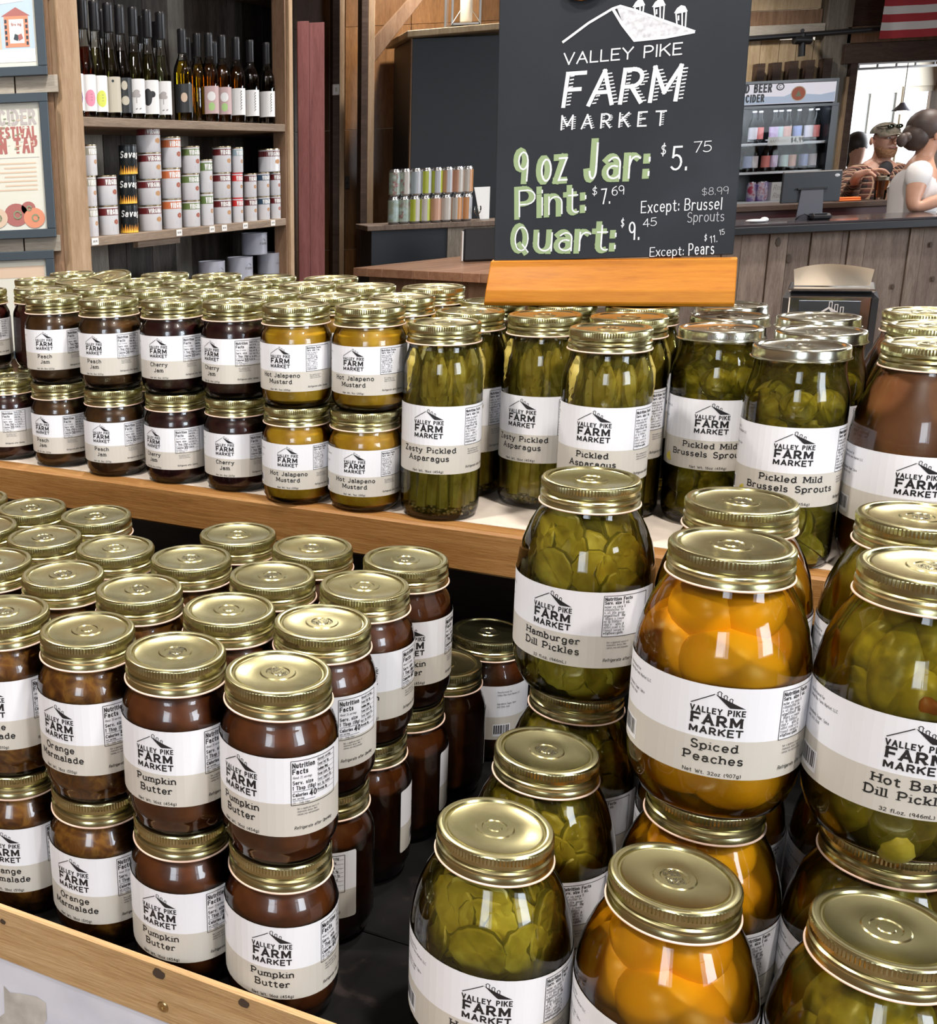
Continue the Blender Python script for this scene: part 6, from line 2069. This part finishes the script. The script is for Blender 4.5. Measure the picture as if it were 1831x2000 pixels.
obj('ad_print', mb.mesh('ad_print', [PGREY]), t)
mb = MB()
n, m_ = 14, 6
vs = []
for j in range(m_ + 1):
    for i in range(n + 1):
        xx = -.042 + .084 * i / n
        top = .027 - .007 * (abs(xx) / .044) ** 2
        vs.append(Vector((xx * (1 - .05 * (1 - j / m_)), .03 + .008 * math.sin(i * .45) * (j / m_) - .010 * (j / m_) ** 2, HN + .0008 + top * j / m_)))
mb.add(vs, [(j * (n + 1) + i, j * (n + 1) + i + 1, (j + 1) * (n + 1) + i + 1, (j + 1) * (n + 1) + i) for j in range(m_) for i in range(n)])
obj('napkin', mb.mesh('napkin', plain('kraft_napkin', (.60, .50, .38), .8), smooth=True), t)

# ceiling lamps (modelled fittings; the light sits in the mouth of each)
BULB = plain('lamp_disc', (.9, .8, .6), .5, emit=(1.0, .78, .50), es=14)
SHADE = plain('lamp_shade', (.03, .03, .03), .5)
def ceiling_lamp(x, y, i):
    t = thing('ceiling_lamp', 'black barn ceiling lamp ' + WHERE[i], 'lamp', (x, y, LAMP_Z), 0, 'barn lamps under the ceiling')
    mb = MB(); mb.lathe([(.105, -.03), (.10, -.02), (.06, .03), (.03, .06), (.0, .062)], 24, caps=False); obj('shade', mb.mesh('shade', SHADE, smooth='angle'), t)
    mb = MB(); mb.lathe([(.0, .0), (.075, .0)], 20, caps=False); obj('lens', mb.mesh('lens', BULB), t)
    mb = MB(); mb.tube([(0, 0, .062), (0, 0, RH - LAMP_Z)], .006, 6); obj('rod', mb.mesh('rod', SHADE), t)
    look_lamp(x, y, LAMP_W)
LAMP_W = 31
WHERE = ['added behind the viewer at the left to light the labels', 'added behind the viewer at the right to light the labels', 'above the pint jars', 'above the quart jars', 'above the apple butter', 'above the chalkboard', 'above the jam jars', 'between the shelf and the bar', 'before the timber table', 'above the bar end', 'above the ledge', 'above the back counter', 'above the drinks cooler']
for i, (x, y) in enumerate(LAMPS): ceiling_lamp(x, y, i)

# ------------------------------------------------------------------ people
SKIN = mottled('skin', [(.3, (.50, .27, .19)), (.7, (.60, .35, .26))], 12, .5, sss=.1)
SKIN2 = mottled('skin_warm', [(.3, (.56, .30, .20)), (.7, (.66, .38, .27))], 12, .5, sss=.1)


def skinned(name, mat, nodes, edges, parent, root, sub=2):
    """continuous surface grown round a skeleton; nodes = {key: (point, radius)} with radius a number or (rx, ry)"""
    keys = list(nodes)
    me = bpy.data.meshes.new(name)
    me.from_pydata([tuple(nodes[k][0]) for k in keys], [(keys.index(a), keys.index(b)) for a, b in edges], [])
    me.materials.append(mat)
    o = obj(name, me, parent)
    m = o.modifiers.new('skin', 'SKIN')
    m.use_smooth_shade = True
    m.branch_smoothing = .3
    for i, k in enumerate(keys):
        r_ = nodes[k][1]
        sv = me.skin_vertices[0].data[i]
        sv.radius = r_ if isinstance(r_, tuple) else (r_, r_)
        sv.use_root = (k == root)
    s_ = o.modifiers.new('sub', 'SUBSURF'); s_.levels = sub; s_.render_levels = sub
    return o


def plaid(name):
    m, n, l, b = new_mat(name)
    tc = n.new('ShaderNodeTexCoord')
    sx = n.new('ShaderNodeSeparateXYZ'); l.new(tc.outputs['Object'], sx.inputs[0])
    def bandn(sock, freq, lo, src2=None):
        a = n.new('ShaderNodeMath'); a.operation = 'MULTIPLY'; a.inputs[1].default_value = freq; l.new(sock, a.inputs[0])
        f = n.new('ShaderNodeMath'); f.operation = 'FRACT'; l.new(a.outputs[0], f.inputs[0])
        g = n.new('ShaderNodeMath'); g.operation = 'LESS_THAN'; g.inputs[1].default_value = lo; l.new(f.outputs[0], g.inputs[0])
        return g.outputs[0]
    d = n.new('ShaderNodeMath'); d.operation = 'ADD'; l.new(sx.outputs[0], d.inputs[0]); l.new(sx.outputs[1], d.inputs[1])
    v1, v2 = bandn(d.outputs[0], 26, .18), bandn(sx.outputs[2], 26, .18)
    v3, v4 = bandn(d.outputs[0], 26, .62), bandn(sx.outputs[2], 26, .62)
    mx = n.new('ShaderNodeMath'); mx.operation = 'MAXIMUM'; l.new(v1, mx.inputs[0]); l.new(v2, mx.inputs[1])
    m2 = n.new('ShaderNodeMath'); m2.operation = 'ADD'; l.new(v3, m2.inputs[0]); l.new(v4, m2.inputs[1])
    m3 = n.new('ShaderNodeMath'); m3.operation = 'MULTIPLY'; m3.inputs[1].default_value = .5; l.new(m2.outputs[0], m3.inputs[0])
    c1 = ramp(n, [(0, (.16, .055, .040)), (1, (.020, .014, .014))]); l.new(m3.outputs[0], c1.inputs[0])
    mc = n.new('ShaderNodeMixRGB'); mc.inputs[2].default_value = (.42, .26, .17, 1)
    l.new(mx.outputs[0], mc.inputs[0]); l.new(c1.outputs[0], mc.inputs[1]); l.new(mc.outputs[0], b.inputs['Base Color'])
    b.inputs['Roughness'].default_value = .85
    return m


V = Vector
YMn = 7.80
H0 = at(1727, 272, YMn)
t = thing('person', 'man in brown plaid shirt and cap with sunglasses on it, hand on a beer glass', 'person', (H0.x, YMn, 0))
O = V((H0.x, YMn, 0))
hz = H0.z
gl = V((BEERX - .012, BEERY, zled + .152)) - O         # top of the glass, local
N = {'pelvis': (V((0.02, .10, hz - .80)), (.16, .12)), 'belly': (V((0.01, .06, hz - .62)), (.16, .125)), 'chest': (V((0, .03, hz - .34)), (.185, .125)), 'collar': (V((0, .015, hz - .185)), (.085, .070)),
     'neck': (V((0, .01, hz - .13)), (.060, .060)), 'jaw': (V((0, -.030, hz - .075)), (.066, .070)), 'face': (V((0, -.012, hz + .005)), (.075, .088)), 'crown': (V((0, .005, hz + .075)), (.066, .082)),
     'ls': (V((-.195, .03, hz - .235)), .070), 'le': (V((-.275, -.10, hz - .44)), .055), 'lw': (gl + V((-.115, .05, .005)), .031), 'lp': (gl + V((-.066, .022, .028)), (.034, .020)), 'lk': (gl + V((-.038, .006, .034)), (.032, .014)),
     'rs': (V((.195, .03, hz - .235)), .070), 're': (V((.25, -.05, hz - .52)), .050), 'rw': (V((.12, -.28, zled + .05)), .031), 'rp': (V((.07, -.33, zled + .035)), (.030, .018)),
     'lt': (V((-.10, -.18, hz - .80)), .085), 'rt': (V((.12, -.18, hz - .80)), .085), 'lkn': (V((-.12, -.32, hz - .84)), .062), 'rkn': (V((.14, -.32, hz - .84)), .062), 'lf': (V((-.12, -.28, .12)), .042), 'rf': (V((.14, -.28, .12)), .042), 'lto': (V((-.12, -.38, .05)), .036), 'rto': (V((.14, -.38, .05)), .036)}
Ed = [('pelvis', 'belly'), ('belly', 'chest'), ('chest', 'collar'), ('collar', 'neck'), ('neck', 'jaw'), ('jaw', 'face'), ('face', 'crown'), ('collar', 'ls'), ('ls', 'le'), ('le', 'lw'), ('lw', 'lp'), ('lp', 'lk'),
      ('collar', 'rs'), ('rs', 're'), ('re', 'rw'), ('rw', 'rp'), ('pelvis', 'lt'), ('pelvis', 'rt'), ('lt', 'lkn'), ('rt', 'rkn'), ('lkn', 'lf'), ('rkn', 'rf'), ('lf', 'lto'), ('rf', 'rto')]
for i, (dy, dx, ln) in enumerate(((-.030, .0, .036), (-.010, .004, .042), (.010, .002, .038), (.028, -.006, .030))):     # fingers curl over the rim
    b0 = gl + V((-.020 + dx, dy, .034)); b1 = gl + V((.006 + dx, dy, .026)); b2 = gl + V((.016 + dx, dy - .002, .026 - ln))
    N['f%da' % i] = (b0, .0095); N['f%db' % i] = (b1, .0088); N['f%dc' % i] = (b2 + V((.020, 0, .01)), .0075)
    Ed += [('lk', 'f%da' % i), ('f%da' % i, 'f%db' % i), ('f%db' % i, 'f%dc' % i)]
N['tha'] = (gl + V((-.066, -.014, .010)), .011); N['thb'] = (gl + V((-.050, -.038, -.012)), .0095); Ed += [('lp', 'tha'), ('tha', 'thb')]
for i in range(4):
    N['g%da' % i] = (V((.045, -.345 + .017 * i, zled + .032)), .0088); N['g%db' % i] = (V((.010, -.350 + .017 * i, zled + .018)), .0078); Ed += [('rp', 'g%da' % i), ('g%da' % i, 'g%db' % i)]
N['gt'] = (V((.075, -.300, zled + .028)), .010); Ed.append(('rp', 'gt'))
body = skinned('body', SKIN, N, Ed, t, 'pelvis')
sh = lambda k, d: (N[k][0], tuple(q + d for q in N[k][1]) if isinstance(N[k][1], tuple) else N[k][1] + d)
SN = {k: sh(k, .014) for k in ('pelvis', 'belly', 'chest', 'collar', 'ls', 'le', 'rs', 're')}
SN['collar'] = (N['collar'][0] + V((0, 0, -.02)), (.095, .085))
SN['lc'] = (N['lw'][0] + (N['le'][0] - N['lw'][0]) * .12, .040); SN['rc'] = (N['rw'][0] + (N['re'][0] - N['rw'][0]) * .15, .040)
skinned('plaid_shirt', plaid('plaid_cloth'), SN, [('pelvis', 'belly'), ('belly', 'chest'), ('chest', 'collar'), ('collar', 'ls'), ('ls', 'le'), ('le', 'lc'), ('collar', 'rs'), ('rs', 're'), ('re', 'rc')], t, 'pelvis')
UND = plain('dark_undershirt', (.028, .026, .030), .8)
mb = MB(); mb.ball((0, -.060, hz - .195), .046, .036, .052, 14); obj('undershirt', mb.mesh('undershirt', UND, smooth=True), t)
JEAN = plain('dark_trousers', (.03, .035, .05), .85)
TN = {k: sh(k, .012) for k in ('lt', 'rt', 'lkn', 'rkn')}; TN['pelvis'] = sh('pelvis', .008); TN['lf'] = (N['lf'][0] + V((0, 0, .03)), .055); TN['rf'] = (N['rf'][0] + V((0, 0, .03)), .055)
skinned('trousers', JEAN, TN, [('pelvis', 'lt'), ('pelvis', 'rt'), ('lt', 'lkn'), ('rt', 'rkn'), ('lkn', 'lf'), ('rkn', 'rf')], t, 'pelvis')
# face: nose, eyes, brows, mouth, ears, beard
mb = MB(); mb.ball((0.008, -.108, hz - .015), .013, .018, .024, 10); mb.ball((.008, -.118, hz - .030), .016, .012, .010, 10); obj('nose', mb.mesh('nose', SKIN, smooth=True), t)
EYEM = plain('eye_white', (.6, .57, .53), .3); IRIS = plain('iris', (.03, .02, .015), .3)
for s in (-1, 1):
    mb = MB(); mb.ball((.006 + s * .031, -.091, hz + .006), .013, .008, .0065, 10); e = obj('eye', mb.mesh('eye', EYEM, smooth=True), t)
    mb = MB(); mb.ball((.008 + s * .031, -.098, hz + .006), .0058, .003, .0058, 8); obj('iris', mb.mesh('iris', IRIS, smooth=True), e)
    mb = MB(); mb.tube([(.006 + s * .014, -.097, hz + .021), (.006 + s * .033, -.096, hz + .026), (.006 + s * .050, -.086, hz + .021)], .0042, 6); obj('eyebrow', mb.mesh('eyebrow', plain('brow_%d' % s, (.12, .065, .035), .8), smooth=True), t)
    mb = MB(); mb.ball((s * .081, .004, hz - .008), .010, .017, .030, 10); obj('ear', mb.mesh('ear', SKIN, smooth=True), t)
BEARD = mottled('reddish_beard', [(.35, (.16, .075, .035)), (.65, (.30, .16, .085))], 120, .9, 2)
mb = MB()
vs, fs = [], []
for j in range(7):
    for i in range(17):
        a = R(-180 + 180 * i / 16); zz = hz - .052 - .0115 * j
        rr = .0760 - .0007 * j * j
        vs.append(V((rr * math.cos(a) * .93, rr * 1.04 * math.sin(a) - .022 - .003 * j, zz)))
for j in range(6):
    for i in range(16):
        if j < 1 and 4 <= i <= 11: continue
        fs.append((j * 17 + i, j * 17 + i + 1, (j + 1) * 17 + i + 1, (j + 1) * 17 + i))
mb.add(vs, fs); obj('beard', mb.mesh('beard', BEARD, smooth=True), t)
mb = MB(); mb.tube([(-.018, -.104, hz - .058), (.006, -.109, hz - .056), (.030, -.103, hz - .058)], .0042, 6); obj('mouth', mb.mesh('mouth', plain('lips', (.34, .13, .11), .5), smooth=True), t)
CAPM = mottled('worn_cap', [(.35, (.10, .088, .065)), (.55, (.17, .145, .11)), (.7, (.07, .07, .05))], 30, .8)
mb = MB()
vs, fs = [], []
for j in range(8):
    th = R(90 * j / 7)
    for i in range(24):
        a = 2 * PI * i / 24
        vs.append(V(((.086) * math.cos(th) * math.cos(a), .102 * math.cos(th) * math.sin(a) - .004, hz + .040 + .072 * math.sin(th))))
for j in range(7):
    for i in range(24): fs.append((j * 24 + i, j * 24 + (i + 1) % 24, (j + 1) * 24 + (i + 1) % 24, (j + 1) * 24 + i))
mb.add(vs, fs)
n = 10; vs = []
for k, (dy, dz) in enumerate(((0, 0), (-.035, -.004), (-.065, -.014))):
    for i in range(n + 1):
        a = R(200 + 140 * i / n)
        vs.append(V(((.088 - .006 * k) * math.cos(a), .100 * math.sin(a) + dy * abs(math.sin(a)), hz + .045 + dz - .018 * abs(math.cos(a)) * (k / 2))))
mb.add(vs, [(k * (n + 1) + i, k * (n + 1) + i + 1, (k + 1) * (n + 1) + i + 1, (k + 1) * (n + 1) + i) for k in range(2) for i in range(n)])
cap = obj('cap', mb.mesh('cap', CAPM, smooth='angle'), t)
mb = MB()
for s in (-1, 1): mb.ball((s * .030 + .004, -.098, hz + .080), .024, .010, .015, 12)
mb.tube([(-.078, -.03, hz + .078), (-.055, -.088, hz + .084), (0, -.102, hz + .088), (.058, -.088, hz + .084), (.080, -.03, hz + .078)], .004, 6)
obj('sunglasses', mb.mesh('sunglasses', plain('mirror_lens', (.10, .12, .10), .06, 1), smooth=True), t)
# stool under him
t2 = thing('bar_stool', 'dark bar stool the man in plaid sits on', 'stool', (H0.x + .02, YMn + .10, 0))
zseat = hz - .92
mb = MB(); mb.lathe([(.16, zseat - .05), (.18, zseat - .03), (.18, zseat - .008), (.165, zseat)], 24); obj('seat', mb.mesh('seat', BLACKM, smooth='angle'), t2)
for k in range(4):
    a = k * PI / 2 + .78
    mb = MB(); mb.tube([(.13 * math.cos(a), .13 * math.sin(a), zseat - .05), (.20 * math.cos(a), .20 * math.sin(a), 0)], .014, 8); obj('leg', mb.mesh('leg', BLACKM), t2)

# woman serving, seen from behind at the right edge
YWm = 6.68
S0 = at(1797, 262, YWm)
O = V((S0.x, YWm, 0)); hz = S0.z
t = thing('person', 'woman in white t-shirt with dark hair tied low, turned away at the right edge', 'person', (O.x, YWm, 0))
N = {'pelvis': (V((.02, 0, hz - .78)), (.155, .12)), 'waist': (V((.01, 0, hz - .58)), (.125, .10)), 'chest': (V((.02, 0, hz - .32)), (.165, .12)), 'collar': (V((.03, 0, hz - .175)), (.075, .060)), 'neck': (V((.035, -.005, hz - .125)), (.046, .048)),
     'jaw': (V((.055, -.005, hz - .075)), (.064, .060)), 'face': (V((.05, 0, hz + .005)), (.086, .076)), 'crown': (V((.035, 0, hz + .075)), (.072, .066)),
     'as': (V((-.06, -.13, hz - .215)), .060), 'ae': (V((-.10, -.17, hz - .42)), .047), 'aw': (V((.12, -.24, hz - .33)), .030), 'ap': (V((.19, -.25, hz - .31)), (.030, .018)),
     'bs': (V((.06, .145, hz - .265)), .056), 'be': (V((.07, .18, hz - .53)), .043), 'bw': (V((.26, .10, hz - .50)), .027), 'bp': (V((.32, .08, hz - .49)), (.030, .018)),
     'lt': (V((-.01, -.09, hz - 1.0)), .085), 'rt': (V((.04, .09, hz - 1.0)), .085), 'lk': (V((0, -.09, .48)), .058), 'rk': (V((.06, .09, .48)), .058), 'lf': (V((0, -.09, .09)), .040), 'rf': (V((.06, .09, .09)), .040), 'lo': (V((.12, -.10, .045)), .034), 'ro': (V((.18, .10, .045)), .034)}
Ed = [('pelvis', 'waist'), ('waist', 'chest'), ('chest', 'collar'), ('collar', 'neck'), ('neck', 'jaw'), ('jaw', 'face'), ('face', 'crown'), ('collar', 'as'), ('as', 'ae'), ('ae', 'aw'), ('aw', 'ap'), ('collar', 'bs'), ('bs', 'be'), ('be', 'bw'), ('bw', 'bp'),
      ('pelvis', 'lt'), ('pelvis', 'rt'), ('lt', 'lk'), ('rt', 'rk'), ('lk', 'lf'), ('rk', 'rf'), ('lf', 'lo'), ('rf', 'ro')]
for hand, base in (('ap', N['ap'][0]), ('bp', N['bp'][0])):
    for i in range(4):
        N[hand + 'f%d' % i] = (base + V((.045, (i - 1.5) * .016, .004)), .0085); N[hand + 'g%d' % i] = (base + V((.078 - .004 * abs(i - 1), (i - 1.5) * .017, -.012)), .0075)
        Ed += [(hand, hand + 'f%d' % i), (hand + 'f%d' % i, hand + 'g%d' % i)]
    N[hand + 't'] = (base + V((.020, -.034, .006)), .0095); Ed.append((hand, hand + 't'))
skinned('body', SKIN2, N, Ed, t, 'pelvis')
TS = mottled('white_tshirt', [(.3, (.70, .68, .68)), (.6, (.78, .77, .77))], 5, .85)
SN = {k: sh(k, .018) for k in ('pelvis', 'waist', 'chest', 'collar')}
SN['collar'] = (N['collar'][0] + V((0, 0, -.01)), (.080, .066))
SN['as'] = sh('as', .016); SN['aq'] = (N['as'][0].lerp(N['ae'][0], .52), .062); SN['bs'] = sh('bs', .016); SN['bq'] = (N['bs'][0].lerp(N['be'][0], .52), .062)
skinned('tshirt', TS, SN, [('pelvis', 'waist'), ('waist', 'chest'), ('chest', 'collar'), ('collar', 'as'), ('as', 'aq'), ('collar', 'bs'), ('bs', 'bq')], t, 'pelvis')
TN = {k: sh(k, .010) for k in ('pelvis', 'lt', 'rt', 'lk', 'rk')}
skinned('trousers', JEAN, {**TN, 'lf': (N['lf'][0] + V((0, 0, .03)), .05), 'rf': (N['rf'][0] + V((0, 0, .03)), .05)}, [('pelvis', 'lt'), ('pelvis', 'rt'), ('lt', 'lk'), ('rt', 'rk'), ('lk', 'lf'), ('rk', 'rf')], t, 'pelvis')
HAIRM = mottled('brown_hair', [(.35, (.040, .025, .020)), (.65, (.085, .055, .045))], 12, .55, 3)
mb = MB()
mb.ball((.030, 0, hz + .040), .104, .092, .100, 20)
mb.ball((-.020, 0, hz - .010), .075, .078, .085, 16)
mb.ball((-.085, -.02, hz - .015), .034, .032, .030, 14)
mb.ball((-.118, -.03, hz - .030), .030, .026, .040, 12)
hair = mb.mesh('hair', HAIRM, smooth=True)
for v_ in hair.vertices:                    # leave the face (towards +x) free
    if v_.co.x > .085 and v_.co.z < hz + .06: v_.co.x = .085
obj('hair', hair, t)
mb = MB(); mb.ball((.050, -.078, hz - .012), .018, .009, .028, 10); obj('ear', mb.mesh('ear', SKIN2, smooth=True), t)
mb = MB(); mb.ball((.140, 0, hz - .02), .016, .012, .020, 10); obj('nose', mb.mesh('nose', SKIN2, smooth=True), t)

# third guest far behind
Y3 = 10.4
S0 = at(1676, 285, Y3); hz = S0.z
t = thing('person', 'dark-haired figure in dark clothes, seen against the bright porch window', 'person', (S0.x, Y3, 0))
N = {'pelvis': (V((0, 0, hz - .80)), (.16, .12)), 'chest': (V((0, 0, hz - .42)), (.17, .12)), 'collar': (V((0, 0, hz - .25)), (.09, .07)), 'neck': (V((0, 0, hz - .16)), .052), 'face': (V((0, 0, hz - .02)), (.080, .085)), 'crown': (V((0, 0, hz + .07)), (.07, .075)),
     'ls': (V((-.18, 0, hz - .29)), .062), 'le': (V((-.23, 0, hz - .56)), .045), 'lw': (V((-.15, -.16, hz - .62)), .028), 'rs': (V((.18, 0, hz - .29)), .062), 're': (V((.23, 0, hz - .56)), .045), 'rw': (V((.15, -.16, hz - .62)), .028),
     'lk': (V((-.1, 0, .48)), .06), 'rk': (V((.1, 0, .48)), .06), 'lf': (V((-.1, 0, .02)), .045), 'rf': (V((.1, 0, .02)), .045)}
skinned('body', SKIN, N, [('pelvis', 'chest'), ('chest', 'collar'), ('collar', 'neck'), ('neck', 'face'), ('face', 'crown'), ('collar', 'ls'), ('ls', 'le'), ('le', 'lw'), ('collar', 'rs'), ('rs', 're'), ('re', 'rw'), ('pelvis', 'lk'), ('pelvis', 'rk'), ('lk', 'lf'), ('rk', 'rf')], t, 'pelvis')
DKC = plain('dark_jacket', (.03, .035, .045), .8)
SN = {k: sh(k, .016) for k in ('pelvis', 'chest', 'collar', 'ls', 'le', 'rs', 're', 'lk', 'rk', 'lf', 'rf')}
skinned('jacket', DKC, SN, [('pelvis', 'chest'), ('chest', 'collar'), ('collar', 'ls'), ('ls', 'le'), ('collar', 'rs'), ('rs', 're'), ('pelvis', 'lk'), ('pelvis', 'rk'), ('lk', 'lf'), ('rk', 'rf')], t, 'pelvis')
mb = MB(); mb.ball((0, .02, hz + .02), .100, .100, .110, 16); mb.ball((0, .05, hz - .08), .085, .06, .12, 14); obj('hair', mb.mesh('hair', plain('dark_hair', (.018, .014, .014), .5), smooth=True), t)
